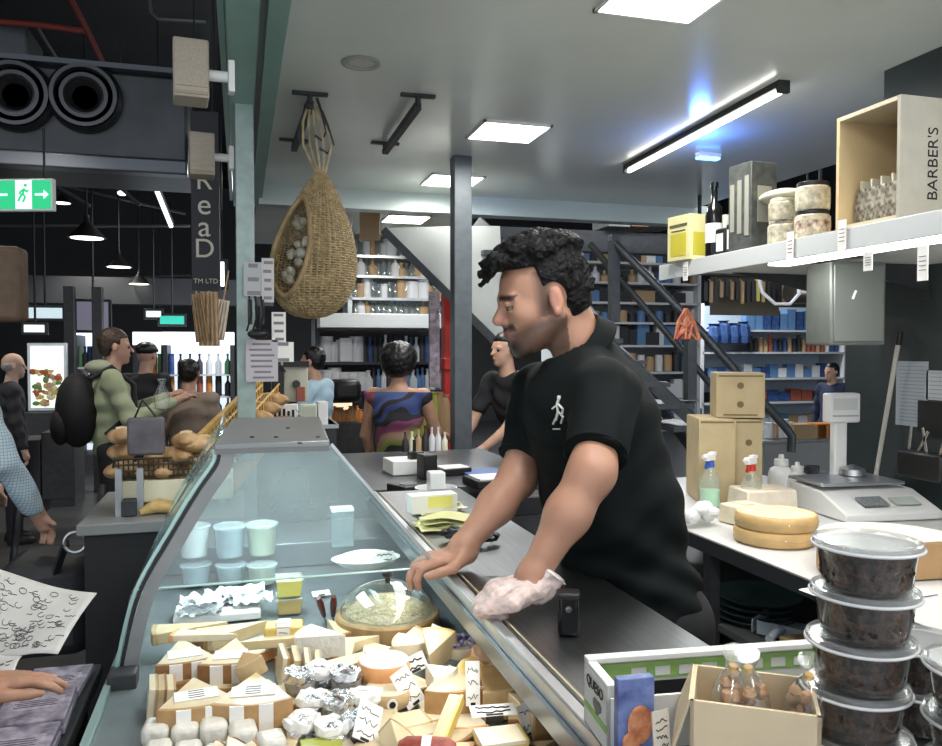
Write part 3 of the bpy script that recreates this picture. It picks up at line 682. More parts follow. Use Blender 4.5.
for k in range(60):
    a = rn.uniform(0, 6.28); r = rn.uniform(.0, .085); zz = .030*(1-(r/.093)**1.6)
    q = Vector((r*math.cos(a), r*math.sin(a), zz+.002)); dr = Vector((rn.uniform(-1, 1), rn.uniform(-1, 1), rn.uniform(-.1, .3)))*.007; b.tube([q-dr, q+dr], .0014, 4)
o = b.build('shavings', M_cream_ch, t); o['kind'] = 'stuff'
# brown knife handles
for k, (px, py, rz, l) in enumerate([(324, 616, -16, 'dark brown knife handle leaning left of the cloche, left one'), (333, 616, -2, 'dark brown knife handle leaning left of the cloche, right one')]):
    p = PZ(px, py, DZ+.012); t = thing('cheese_knife', l, 'knife', p, 0, None, rot=(R_(35), R_(rz), 0))
    MB().tube([(0, 0, 0), (0, 0, .02), (0, 0, .05), (0, 0, .07)], [.005, .007, .008, .005], 10).build('handle', mat('rosewood', (.13, .03, .02), .35, noise=.3), t, smooth=True)
    MB().box((0, 0, -.025), (.002, .018, .05)).build('blade', M_steel, t)

W = wedge
z1 = DZ+.004
W('long pale wedge lying at the very back left, under the paper bundle', 190, 636, z1+.03, .15, 26, .022, 185, M_cream_ch, M_dirty)
W('slender orange-edged wedge across the back left pile', 205, 640, z1+.055, .13, 18, .014, 160, M_ivory, M_orange_ch)
W('wide ivory wedge lying behind the brown-rind wedges', 232, 640, z1+.03, .15, 30, .026, 200, M_cream_ch, M_tan_r)
W('flat pale slice right of the orange-edged wedge', 268, 646, z1+.03, .12, 30, .018, 12, M_cream_ch, M_dirty)
block('yellow butter block with a white top beside the tubs', 284, 640, z1+.03, .075, .05, .034, -6, M_yel, None, lab=.34)
MB_ = price_card('narrow white card with a purple print on the yellow butter block', 281, 648, z1+.022, .026, .05, (-12, 0, -4), 2, False)
b = MB(); b.box((0, -.0022, .038), (.022, .001, .012)); b.build('purple_print', M_purple, MB_)
W('white wedge between the butter block and the cut round cheese', 322, 655, z1+.02, .10, 48, .045, 150, M_white_ch, M_ivory)
W('large wedge with brown rind facing front, left end of the second row', 184, 668, z1+.025, .14, 44, .034, -82, M_ivory, M_brown_r, sticker=1)
W('dark brown wedge at the left below the stickered wedge', 180, 686, z1, .13, 46, .030, -85, M_tan_r, M_brown_r)
W('brown-rind wedge with a white sticker in the middle of the second row', 232, 670, z1+.025, .14, 44, .036, -96, M_cream_ch, M_brown_r, sticker=1)
W('small tan triangular wedge standing up in the second row', 252, 672, z1+.05, .06, 50, .03, -80, M_tan_r, M_dirty, tilt=(20, 0))
W('brown-rind wedge on the deck beneath the second row', 236, 690, z1, .13, 46, .028, -92, M_cream_ch, M_brown_r)
for k, (px, l) in enumerate([(280, 'upright tan slice, left of four standing by the butter block'), (291, 'upright tan slice, second of four standing by the butter block'), (302, 'upright beige slice, third of four standing by the butter block'), (312, 'upright beige slice, right of four standing by the butter block')]):
    block(l, px, 684, z1, .010, .08, .062-.004*k, 4-3*k, (M_ivory, M_cream_ch)[k % 2], (M_tan_r, M_dirty)[k % 2], tilt=(0, 6+k*2), name='cheese_slice')
W('long wedge with a paper-wrapped brown front in the third row, left one', 196, 716, z1+.02, .13, 56, .040, -84, M_cream_ch, M_tan_r, sticker=2)
W('long wedge with a paper-wrapped brown front in the third row, right one', 254, 713, z1+.02, .135, 56, .042, -94, M_cream_ch, M_tan_r, sticker=2)
for k, (px, l) in enumerate([(150, 'upright beige slice at the far left edge of the cheese'), (159, 'upright brown slice, second from the left edge of the cheese'), (168, 'upright pale slice, third from the left edge of the cheese')]):
    block(l, px, 714, z1, .012, .07, .055, 6, (M_ivory, M_dirty, M_cream_ch)[k], (M_dirty, M_brown_r, M_tan_r)[k], tilt=(0, 5), name='cheese_slice')
for k, (px, l) in enumerate([(232, 'small wrapped beige block under the third row, left one'), (252, 'small wrapped beige block under the third row, middle one'), (272, 'small wrapped beige block under the third row, right one')]):
    block(l, px, 726, z1, .034, .03, .026, 8-6*k, M_dirty, M_tan_r, lab=.5)
# white bloomy logs
rnl = ['leftmost', 'second', 'third', 'fourth', 'rightmost']
for k, (px, py, h) in enumerate([(157, 742, .033), (186, 742, .033), (214, 742, .037), (243, 746, .035), (271, 753, .030)]):
    t = thing('white_cheese', 'soft white rind cheese, %s of the row at the bottom left' % rnl[k], 'cheese', PZ(px, py, z1+.008), R_(-6+k*4))
    MB().box((0, 0, h/2), (.0415, .045, h)).build('rind', M_white_ch, t, bevel=.009)
    MB().tube([(-.0212, -.023, h*.5), (-.0212, .023, h*.5)], .0005, 4).build('wrap_seam', M_wrap, t)
for k, (px, py) in enumerate([(158, 764), (188, 765), (217, 768)]):
    t = thing('white_cheese', 'soft white rind cheese of the lower row, %s one, cut by the bottom edge' % ['left', 'middle', 'right'][k], 'cheese', PZ(px, py, z1), R_(3-k*2))
    MB().box((0, 0, .016), (.040, .042, .032)).build('rind', M_white_ch, t, bevel=.009)
for k, (px, py, rz) in enumerate([(214, 757, 40), (232, 752, 60), (244, 757, 15), (224, 763, 80), (250, 765, 50)]):
    W('thin triangular slice with a red-orange rind, %s of the fan at the bottom left' % ['first', 'topmost', 'fourth', 'lowest', 'last'][k], px, py, z1+.044, .045, 60, .010, rz, M_ivory, M_orange_ch, tilt=(18, 10), name='cheese_slice')

# ------------------------------------------------------------------ middle of the deck
wheel('cut half round pale cheese left of the white-topped wheel', 342, 672, z1+.02, .045, .030, M_ivory, M_tan_r, rz=200, half=True)
wheel('round cheese wheel with a white top, centre of the display', 384, 676, z1+.03, .048, .030, mat('white_top', (.84, .78, .68), .35, noise=.08, bump=.3), M_orange_ch)
wheel('small pale round cheese with a round black and white label', 388, 702, z1+.008, .042, .026, M_ivory, M_dirty, stamp=True)
W('pale yellow wedge lying flat behind the centre wheel', 352, 650, z1+.002, .12, 30, .022, 190, M_cream_ch, M_yel)
W('pale triangular wedge pointing up behind the centre wheel', 408, 648, z1+.004, .09, 36, .022, 20, M_cream_ch, M_dirty, tilt=(10, -12))
W('flat ivory wedge at the left of the tilted white card', 420, 655, z1+.02, .11, 40, .03, 160, M_ivory, M_cream_ch)
W('yellow wedge standing behind the small round cheese', 437, 662, z1+.02, .08, 50, .05, 60, M_cream_ch, M_yel, tilt=(0, -20))
for k, (px, py, m_, l) in enumerate([(300, 692, M_grey_r, 'grey ash-coated small cheese, leftmost of the foil heap'), (322, 686, M_foil, 'silver foil ball at the top of the foil heap'), (346, 690, M_grey_r, 'grey ash cheese right of the silver foil ball'),
        (312, 716, M_foil, 'white foil cup at the left front of the foil heap'), (338, 718, M_grey_r, 'dark grey round cheese in the front of the foil heap'), (366, 712, M_foil, 'foil-wrapped cheese under the small labelled round'),
        (302, 740, M_foil, 'foil cup at the lower left of the foil heap'), (332, 745, M_foil, 'foil-wrapped cheese at the bottom beside the green tub'), (358, 738, M_grey_r, 'ash-coated cheese at the front of the foil heap')]):
    t = thing('wrapped_cheese', l, 'cheese', PZ(px, py, z1+(.022 if py < 700 else .004)), k)
    r = .026; b = MB(); rr = random.Random(k)
    prf = [(0, 0), (r*.8, 0), (r, .008), (r*1.02, .02), (r*.8, .031), (0, .034)]
    b.lathe(prf, n=18); 
    b.v = [(x*(1+rr.uniform(-.10, .10)), y*(1+rr.uniform(-.10, .10)), z_*(1+rr.uniform(-.10, .12))) for x, y, z_ in b.v]
    b.build('cheese', m_, t)
    b = MB(); b.lathe([(r*.9, .018), (r*1.12, .026), (r*1.04, .036), (r*.7, .034)], n=18); b.v = [(x*(1+rr.uniform(-.12, .12)), y*(1+rr.uniform(-.12, .12)), z_+rr.uniform(-.003, .004)) for x, y, z_ in b.v]
    b.build('foil_wrap', M_foil if m_ is M_grey_r else M_lab, t)
price_card('white price card with handwriting leaning in the foil heap', 364, 742, z1+.02, .045, .062, (-40, 34, 10), 3)
price_card('tall white price card tilted right behind the centre wheel', 432, 656, z1+.03, .030, .058, (-25, 28, 10), 2)
price_card('white price card with bold black marks beside the centre wheel', 417, 672, z1+.04, .045, .030, (-20, -20, 0), 2, True)
price_card('white price card leaning between the labelled round and the yellow stick', 417, 704, z1+.01, .036, .066, (-18, -24, 20), 3)
price_card('long narrow white card standing in front of the big brown wedge', 473, 706, z1+.03, .024, .070, (-16, 4, 0), 3)
price_card('small white card at the right end by the sliced stack', 530, 736, z1+.01, .022, .05, (-15, -8, 20), 2)
price_card('tiny flat card lying left of the glass cloche', 322, 596, DZ+.004, .045, .018, (-60, 0, 10), 1)
# flower topped cheese
t = thing('flowered_cheese', 'small round cheese topped with purple and blue flowers', 'cheese', PZ(461, 655, z1+.02))
MB().lathe([(0, 0), (.030, 0), (.034, .006), (.033, .022), (0, .026)], n=22).build('cheese', M_ivory, t, smooth=True)
b = MB(); rr = random.Random(5)
for k in range(46): b.ball((rr.uniform(-.028, .028), rr.uniform(-.028, .028), .026+rr.uniform(0, .010)), rr.uniform(.003, .0055), 6)
o = b.build('petals', mat('purple_petals', (.14, .08, .38), .6, noise=.5, nscale=90, col2=(.55, .55, .8)), t); o['kind'] = 'stuff'
wheel('small pink-orange rinded cheese right of the flowered cheese', 482, 664, z1+.02, .028, .026, cm('peach_cheese', (.80, .50, .32)), cm('peach_rind', (.68, .34, .18)), tilt=(20, 10))
wheel('small beige round cheese closest to the counter edge', 503, 672, z1+.012, .024, .030, M_dirty, M_tan_r, tilt=(10, -20))
wheel('yellow rounded cheese standing behind the long narrow card', 469, 680, z1+.02, .028, .030, M_yel, M_cream_ch, tilt=(35, 0))
W('small ivory wedge left of the yellow rounded cheese', 437, 688, z1+.025, .06, 60, .035, -60, M_ivory, M_white_ch)
W('large brown wedge lying under the counter edge, left one', 452, 706, z1, .12, 50, .05, -100, M_cream_ch, M_tan_r)
W('large brown wedge lying under the counter edge, right one', 500, 702, z1, .13, 60, .048, -75, M_tan_r, M_dirty)
for k in range(6):
    block('pale yellow cut slab, %s of the stack at the right' % ['lowest', 'second', 'third', 'fourth', 'fifth', 'top'][k], 500, 740, z1+.0095*k, .082-.003*k, .052, .009, -8+3*(k % 3), (M_cream_ch, M_ivory)[k % 2], M_yel if k % 2 else M_dirty, name='cheese_slab')
t = price_card('white printed sheet on top of the pale slab stack', 495, 716, z1+.060, .07, .03, (-82, 0, -6), 2, True)
block('long yellow cheese stick leaning across the middle right', 446, 730, z1+.03, .022, .11, .018, -35, M_cream_ch, M_yel, tilt=(24, 0), name='cheese_stick')
# salami with a white band
t = thing('salami', 'short red-brown salami with a white paper band at the bottom', 'sausage', PZ(427, 752, z1+.028), 0, None, rot=(0, 0, R_(-20)))
MB().lathe([(0, -.045), (.014, -.042), (.021, -.03), (.022, 0), (.021, .03), (.014, .042), (0, .045)], n=20, M=Matrix.Rotation(PI/2, 3, 'Y')).build('sausage', mat('salami_red', (.26, .05, .03), .5, noise=.3, nscale=60, bump=.3), t, smooth=True)
MB().lathe([(.0222, -.007), (.0228, -.007), (.0228, .007), (.0222, .007)], n=20, M=Matrix.Rotation(PI/2, 3, 'Y')).build('paper_band', M_lab, t, smooth=True)
W('pale wedge standing point up left of the salami', 392, 756, z1+.01, .075, 56, .03, 70, M_cream_ch, M_dirty, tilt=(40, 0))
block('light yellow slab lying behind the salami', 400, 732, z1, .09, .05, .020, 10, M_cream_ch, M_dirty)
for k, (px, py, rz, m_) in enumerate([(470, 760, 10, M_cream_ch), (500, 768, -20, M_orange_ch), (528, 760, 12, M_dirty), (548, 768, -25, M_orange_ch), (460, 775, 30, M_orange_ch)]):
    W('flat wedge along the bottom edge, %s' % ['pale one right of the salami', 'orange one under the slab stack', 'tan one below the small right card', 'orange one nearest the bottom right corner of the case', 'orange one right under the salami'][k], px, py, z1, .10, 40, .02, 180+rz, m_, M_orange_ch)
W('tall tan wedge at the right end of the pile under the counter', 530, 728, z1, .10, 46, .045, -60, M_cream_ch, M_tan_r)
deli_tub('green-lidded small square tub at the bottom beside the foil cheeses', 322, 766, DZ, .034, .03, M_yel, None, square=True, mlid=mat('lime_lid', (.42, .45, .08), .4))
# filler wedges that show between the others
fill = [(300, 660), (330, 690), (360, 690), (280, 705), (296, 728), (345, 660), (375, 655), (410, 688), (450, 690), (430, 715), (385, 722), (350, 728), (200, 655), (250, 655), (214, 700), (270, 700), (170, 700), (465, 722), (410, 735), (440, 738), (520, 716), (312, 640), (340, 636), (440, 640), (285, 745), (370, 755), (345, 765)]
wh = ['at the back', 'in the second row', 'in the third row', 'at the front']
for k, (px, py) in enumerate(fill):
    rr = random.Random(k+50)
    sd = 'left' if px < 290 else ('middle' if px < 400 else 'right')
    W('cheese wedge half hidden under the others %s, %s part of the case' % (wh[min(3, max(0, (py-630)//33))], sd), px, py, DZ+.001, .11, rr.choice([36, 44, 52]), rr.uniform(.014, .026), rr.uniform(-140, -40), rr.choice([M_cream_ch, M_ivory, M_cream_ch]), rr.choice([M_tan_r, M_dirty, M_brown_r, M_orange_ch]), group='half hidden wedges %s %s' % (wh[min(3, max(0, (py-630)//33))], sd), film=False)

# ================================================================== things on the counter
p = PZ(568, 634, CZ+.001)
t = thing('black_dispenser', 'small upright black box with a rounded top on the steel counter', 'dispenser', p, -.35)
MB().box((0, 0, .034), (.034, .030, .068)).build('body', mat('gloss_black', (.006, .006, .007), .18), t, bevel=.006)
MB().box((0, -.0005, .067), (.038, .034, .010)).build('cap', M_black, t, bevel=.004)
MB().lathe([(0, 0), (.006, 0), (.005, .003), (0, .004)], (0, -.0155, .046), 14, M=Matrix.Rotation(PI/2, 3, 'X')).build('button', mat('dark_chrome', (.2, .2, .2), .2, .8), t, smooth=True)
# carton with green print
A = PZ(584, 722, CZ+.002); top = .078
rzc = R_(-6)
t = thing('printed_carton', 'open low carton with green and white printed sides on the counter corner', 'carton', (A.x, A.y, CZ+.002), rzc)
wl, dl = .44, .085
M_pcw = mat('carton_white', (.70, .70, .66), .6, noise=.03); M_lime = mat('lime_print', (.30, .50, .14), .6, noise=.15)
MB().box((.002, -dl/2, top/2), (.004, dl, top)).build('side_panel', M_pcw, t)
MB().box((wl/2, -.002, top/2), (wl, .004, top)).build('back_panel', M_pcw, t)
MB().box((wl-.002, -dl/2, top/2), (.004, dl, top)).build('side_panel', M_pcw, t)
MB().box((wl/2, -dl/2, .002), (wl, dl, .003)).build('bottom', M_dark, t)
MB().box((wl/2, -dl+.002, top*.42), (wl, .004, top*.84)).build('front_panel', M_pcw, t)
MB().box((wl/2, -.007, top+.004), (wl, .016, .007)).build('folded_rim', M_pcw, t, bevel=.001)
MB().box((.006, -dl/2, top+.002), (.012, dl, .004)).build('folded_rim', M_pcw, t, bevel=.001)
MB().box((wl/2, -.0048, top*.80), (wl*.98, .001, top*.28)).build('green_stripe', M_lime, t)
MB().box((-.0006, -dl*.5, top*.36), (.001, dl*.96, top*.10)).build('green_stripe', M_lime, t)
MB().box((.13, -.006, top*.45), (.09, .001, top*.34)).build('dark_block', M_ink, t)
b = MB()
for k in range(11): b.box((.07+k*.032, -.006, top*.78), (.020, .001, top*.15), rz=0)
b.build('white_lettering', M_pcw, t)
text('VONN', .022, M_ink, t, (.285, -.0062, top*.40), FRONT, 'printed_word', spacing=1.1)
text('QUESO', .018, M_ink, t, (-.0012, -.043, top*.80), (PI/2, 0, -PI/2), 'printed_word')
b = MB(); rr = random.Random(9)
for k in range(3): b.ball((-.001, -.045-.006*k, top*.56-.004*(k % 2)), (.0008, .009, .007), 10)
b.build('emblem', mat('print_grey', (.18, .16, .14), .6), t)
# blue and orange picture box at the carton's near left, in front
q = P(634, 722, .885)
t = thing('picture_card', 'upright card with a blue background and an orange sausage picture', 'card', (q.x, q.y, CZ+.002), -.05)
hh = .108
MB().box((0, 0, hh/2), (.043, .012, hh)).build('card', mat('deep_blue_print', (.03, .05, .24), .5, noise=.3, nscale=30, col2=(.20, .26, .48)), t, bevel=.001)
b = MB(); b.ball((.004, -.007, hh*.52), (.015, .0012, .022), 14); b.ball((-.006, -.0072, hh*.36), (.011, .0012, .011), 12); b.build('picture', mat('orange_print', (.52, .12, .04), .6, noise=.35, nscale=60, col2=(.75, .35, .18)), t, smooth=True)
b = MB(); b.box((0, -.0068, hh*.10), (.041, .001, hh*.16)); b.build('white_foot', M_pcw, t)
q = P(664, 714, .84)
t = thing('price_card', 'translucent printed card leaning against the kraft box', 'price card', (q.x, q.y, CZ+.03), 0, None, rot=(R_(-12), R_(12), R_(30)))
MB().box((0, 0, .028), (.034, .0012, .058)).build('card', mat('beige_card', (.50, .45, .38), .4), t)
b = MB(); scribble(b, .03, .045, -.0012, 5, random.Random(2), z0=.03, r=.0006); b.build('handwriting', M_ink, t)
# kraft box with bags of nuts
A = P(690, 702, .84); B = P(822, 692, .80); hz = A.z
ang = math.atan2((B-A).y, (B-A).x); L = Vector((B.x-A.x, B.y-A.y)).length
t = thing('kraft_box', 'open plain kraft box holding bags of biscuits at the bottom right', 'box', (A.x, A.y, CZ+.002), ang)
h = hz-CZ
MB().box((L/2, .002, h/2), (L, .004, h)).build('front_panel', M_kraft2, t)
MB().box((.002, .05, h/2), (.004, .10, h)).build('side_panel', M_kraft2, t); MB().box((L-.002, .05, h/2), (.004, .10, h)).build('side_panel', M_kraft2, t)
MB().box((L/2, .10, h/2), (L, .004, h)).build('back_panel', M_kraft2, t); MB().box((L/2, .05, .002), (L, .10, .004)).build('bottom', M_kraft2, t)
MB().add([(0, .0, h), (0, .10, h), (-.018, .11, h-.05), (-.018, .01, h-.06)], [(0, 1, 2, 3)]).build('flap', M_kraft2, t, solid=.003)
M_nut = mat('roasted_biscuit', (.36, .16, .07), .6, noise=.45, nscale=45, bump=.6, col2=(.62, .38, .20))
for k, (x, y, s_) in enumerate([(.031, .052, 1), (.068, .052, 1.1), (.105, .052, 1.15)]):
    l = ['leftmost', 'middle', 'rightmost'][k]
    Mx = Matrix.Rotation(ang, 3, 'Z'); lp = Vector((A.x, A.y, CZ+.006))+Mx @ Vector((x, y, 0))
    bg = thing('biscuit_bag', 'clear bag of brown biscuits, %s in the kraft box' % l, 'bag', lp, ang+.4*k)
    b = MB(); rr = random.Random(k+3)
    for i in range(26): b.ball((rr.uniform(-.014, .014), rr.uniform(-.022, .022), .015+rr.uniform(0, .072)), (rr.uniform(.005, .010), rr.uniform(.005, .010), rr.uniform(.004, .009)), 7)
    bg.scale = (.85, 1.1, 1.22); bg.rotation_euler = (.04, (.10, -.08, .12, -.14)[k], ang)
    o = b.build('biscuits', M_nut, bg, smooth=True); o['kind'] = 'stuff'
    b = MB(); prf = [(.0, 0), (.019, .002), (.024, .04), (.023, .075), (.013, .090), (.005, .098), (.010, .104), (.016, .112)]
    b.lathe(prf, n=20, sy=1.5); b.v = [(a1+.0015*rr.uniform(-1, 1), b1+.002*rr.uniform(-1, 1), c1) for a1, b1, c1 in b.v]; b.build('film', M_wrap, bg, smooth=True)
    MB().cyl((0, 0, .096), (0, 0, .100), .0058, n=10).build('tie', mat('gold_tie', (.65, .40, .10), .4), bg)

# tub stacks
M_olive = mat('dark_olives', (.018, .012, .009), .22, noise=.6, nscale=70, bump=.9, col2=(.11, .06, .035))
M_tublid = glass('tub_lid_plastic', (.88, .88, .88), .42, .16, (.62, .62, .62), .5)
M_tubclear = glass('tub_wall_plastic', (.93, .93, .93), .10, .08, (.6, .6, .6), .45)
def big_tub(loc, r, h, label, grp=None, rz=0):
    t = thing('plastic_tub', label, 'tub', loc, rz, grp)
    MB().lathe([(0, .0), (r*.78, .0), (r*.80, .002), (r*.91, h*.88), (r*.93, h*.88)], n=40).build('tub_body', M_tubclear, t, smooth=True)
    b = MB(); rr = random.Random(int(loc[2]*1000)); 
    b.lathe([(0, .002), (r*.765, .002), (r*.80, h*.3), (r*.86, h*.78), (0, h*.80)], n=40)
    b.build('contents', M_olive, t, smooth=True)
    b = MB()
    for i in range(70):
        a = rr.uniform(0, 6.28); zz = rr.uniform(.006, h*.74); q = r*(.765+.09*zz/h)
        b.ball((q*math.cos(a), q*math.sin(a), zz), (rr.uniform(.002, .0045),)*2+(rr.uniform(.003, .006),), 6)
    o = b.build('olive_bumps', M_olive, t, smooth=True); o['kind'] = 'stuff'
    MB().lathe([(r*.90, h*.82), (r*.99, h*.83), (r*1.0, h*.90), (r*.985, h*.985), (r*.94, h*1.0), (r*.90, h*.95), (0, h*.95)], n=40).build('lid', M_tublid, t, smooth=True)
    MB().tube([(r*math.cos(a), r*math.sin(a), h*.86) for a in [2*PI*i/40 for i in range(40)]], .0018, 6, closed=True).build('rim', mat('rim_plastic', (.62, .62, .62), .2), t, smooth=True)
    return t
base = P(866, 560, .875); hT = .0525; nm = ['bottom', 'fourth from the top', 'middle', 'second from the top', 'top']
for k in range(5):
    off = [(-.008, 0), (-.010, .002), (-.006, 0), (-.001, 0), (.001, 0)][k]
    big_tub((base.x+off[0], base.y+off[1], CZ+.002+k*hT), .056, hT, 'clear tub of dark olives, %s of the tallest stack' % nm[k])
b2 = PZ(926, 770, CZ); 
q = P(921, 700, 1.0)
for k in range(2): big_tub((q.x, q.y, CZ+.002+k*.055), .052, .055, 'clear tub of dark olives in the short stack behind the tallest, %s' % ['lower', 'upper'][k])
q = P(986, 700, .80)
for k in range(3): big_tub((q.x, q.y, CZ+.002+k*.0525), .056, .0525, 'clear tub of dark olives at the right edge of the photo, %s one' % ['lowest', 'middle', 'uppermost'][k])
# papers, lemons-yellow folded cloths at the far end of the counter
def crumple(label, px, py, z, w_, d_, h_, m, seed, name='folded_paper', cat='paper'):
    p = PZ(px, py, z); t = thing(name, label, cat, p); rr = random.Random(seed)
    for k in range(4):
        ph = [rr.uniform(0, 6) for _ in range(4)]; rz = rr.uniform(-.4, .4); b = MB()
        def f(u, v):
            x = (u-.5)*w_*(1-.08*k); y = (v-.5)*d_*(1-.08*k); c, s = math.cos(rz), math.sin(rz)
            return (x*c-y*s, x*s+y*c, h_*(k+.4)/4+h_*.10*(math.sin(u*7+ph[0])+math.sin(v*6+ph[1]+2*u)))
        b.grid(f, 14, 10); b.build('sheet', m, t, solid=.0015)
    return t
crumple('pale yellow folded cheese papers at the far end of the steel counter', 448, 526, CZ+.004, .17, .12, .03, mat('pale_yellow', (.70, .68, .35), .6), 1)
crumple('crumpled white and yellow paper bag on the far counter end', 437, 510, CZ+.004, .15, .10, .045, mat('cream_sheet', (.78, .76, .58), .6), 2)
p = PZ(432, 515, CZ+.02); t = thing('yellow_sign', 'small box with a yellow and white printed front at the far end of the counter', 'box', p, .1)
MB().box((0, 0, .035), (.13, .05, .05)).build('box', M_lab, t, bevel=.002); MB().box((.015, -.026, .04), (.07, .002, .03)).build('yellow_print', M_yellow, t)
for k, (px, py, s_) in enumerate([(462, 540, 1), (452, 541, .7), (488, 545, .8)]):
    p = PZ(px, py, CZ+.002); t = thing('black_cloth', 'crumpled black glove on the counter, %s' % ['behind the bare hand', 'small one at its left', 'right one between the arms'][k], 'glove', p)
    b = MB(); rr = random.Random(k)
    for i in range(9): b.ball((rr.uniform(-.03, .03)*s_, rr.uniform(-.02, .02)*s_, .012+rr.uniform(0, .012)), (rr.uniform(.010, .02)*s_, rr.uniform(.010, .018)*s_, .010*s_), 8)
    b.build('cloth', M_black, t, smooth=True)

# ================================================================== right side: back bench, shelf, wall things
BZ = .90; XB = 1.42
M_benchtop = mat('white_bench_top', (.56, .56, .55), .35, noise=.03)
bench = thing('work_bench', 'long white topped work bench behind the man with open shelves below', 'bench', (XB, 2.1, 0))
by0, by1 = -1.05, 1.25
MB().box((.50, (by0+by1)/2, BZ-.02), (1.0, by1-by0, .035)).build('worktop', M_benchtop, bench, bevel=.003)
MB().box((.0, (by0+by1)/2, BZ-.022), (.012, by1-by0, .045)).build('edge_strip', mat('dark_edge', (.06, .065, .07), .4, .4), bench)
for z in (.62, .36, .10): MB().box((.36, (by0+by1)/2, z), (.66, by1-by0-.04, .02)).build('shelf', mat('bench_shelf', (.16, .165, .17), .45, .3), bench)
for y in (by0+.03, -.42, .12, by1-.03): MB().box((.02, y, (BZ-.04)/2), (.035, .04, BZ-.05)).build('leg', M_dark, bench)
for y in (by0+.03, .12, by1-.03): MB().box((.70, y, (BZ-.04)/2), (.035, .04, BZ-.05)).build('leg', M_dark, bench)
MB().box((.71, (by0+by1)/2, .47), (.012, by1-by0, .80)).build('back_panel', M_black, bench)

# items under the bench
def stack_trays(label, px, py, z, w_, m, n, d_=None, off=.018, seed=0):
    p = PZ(px, py, z); rr = random.Random(seed); out = []
    for k in range(n):
        t = thing('stacked_tray', label % (['lowest', 'second', 'third', 'fourth', 'top'][k] if k < n-1 else 'top'), 'tray', (p.x+rr.uniform(-.006, .006), p.y+rr.uniform(-.006, .006), z+.001+k*off), rr.uniform(-.1, .1))
        MB().lathe([(0, .002), (w_*.36, .002), (w_*.5, .022), (w_*.52, .022), (w_*.37, -.0), (0, 0)], n=24).build('tray', m, t, smooth=True)
PB = lambda px, py, z: PZ(px, py, z)
M_teald = mat('dull_teal_tray', (.10, .17, .17), .4)
for k in range(4):
    q = P(727, 598-10*k, 2.45); t = thing('stacked_tray', 'dull teal plastic tray under the bench, %s of the stack' % ['lowest', 'second', 'third', 'top'][k], 'tray', (1.60+.004*k, q.y+.1, .631+.020*k), .2*k)
    MB().lathe([(0, .002), (.10, .002), (.135, .021), (.14, .021), (.105, -.0), (0, 0)], n=24).build('tray', M_teald, t, smooth=True)
q = P(738, 612, 2.2)
t = thing('dustpan', 'pale blue-grey plastic scoop resting on the shelf under the bench', 'scoop', (1.56, 2.02, .64), .6)
MB().prism([(-.02, -.075), (.15, -.10), (.15, .10), (-.02, .075)], 0, .003).build('pan', mat('pale_scoop', (.52, .60, .66), .4), t)
b = MB(); b.box((.065, .09, .02), (.17, .003, .04)); b.box((.065, -.09, .02), (.17, .003, .04)); b.box((-.02, 0, .02), (.003, .15, .04)); b.build('side_wall', MATS['pale_scoop'], t)
MB().tube([(-.02, 0, .03), (-.07, 0, .035), (-.13, 0, .03)], .012, 10).build('handle', MATS['pale_scoop'], t, smooth=True)
for k, (y, c, dz, l) in enumerate([(1.90, (.50, .38, .18), .05, 'small brown packet'), (1.80, (.45, .05, .06), .035, 'red packet'), (1.70, (.42, .34, .22), .06, 'tan folded packet'), (1.62, (.25, .05, .06), .05, 'dark red box'), (2.5, (.35, .04, .04), .05, 'bright red box'), (2.62, (.30, .30, .28), .07, 'grey box')]):
    b = MB(); b.box((1.56, y, .631+dz/2), (.16, .075, dz)); tag(b.build('packet', mat('packet_%d' % k, c, .6, noise=.15), bevel=.004, loc=(1.56, y, .631)), l+' on the upper shelf under the bench', 'packet')
for k, y in enumerate([1.75, 1.95, 2.2, 2.5]):
    b = MB(); b.box((1.60, y, .371+.04), (.2, .13, .08)); tag(b.build('storage_box', mat('dimbox_%d' % k, [(.3, .3, .3), (.15, .18, .2), (.4, .38, .3), (.1, .1, .12)][k], .6), bevel=.004, loc=(1.6, y, .371)), ['light grey', 'slate', 'beige', 'black'][k]+' box on the lower shelf under the bench', 'box')

# spray bottles
def spray(px, py, z, label, liquid, trig, hs=1):
    p = PZ(px, py, z); t = thing('spray_bottle', label, 'spray bottle', p, .4); t.scale = (hs,)*3
    MB().lathe([(0, 0), (.034, .0), (.036, .004), (.036, .075), (.032, .10), (.016, .130), (.013, .142), (0, .142)], n=22).build('bottle', glass('bottle_plastic', (.94, .97, .95), .30, .2, (.85, .9, .88), .3), t, smooth=True)
    if liquid: MB().lathe([(0, .002), (.033, .003), (.034, .06), (0, .061)], n=22).build('liquid', liquid, t, smooth=True)
    MB().cyl((0, 0, .140), (0, 0, .160), .015, .013, 14).build('collar', trig, t, smooth=True)
    b = MB(); b.box((-.006, 0, .175), (.050, .020, .024)); b.cyl((-.03, 0, .178), (-.045, 0, .178), .007, n=10); b.box((.012, 0, .187), (.03, .018, .012)); b.build('nozzle', M_white, t, bevel=.003)
    b = MB(); b.beam((-.014, 0, .165), (-.026, 0, .135), .012, .008); b.build('trigger', trig, t, bevel=.002)
spray(710, 506, BZ, 'clear spray bottle of pale green liquid with a blue trigger on the bench', mat('green_liquid', (.45, .72, .50), .2), M_blue, 1.08)
spray(751, 511, BZ, 'clear spray bottle with a red trigger beside the paper parcel', None, M_red, 1.08)
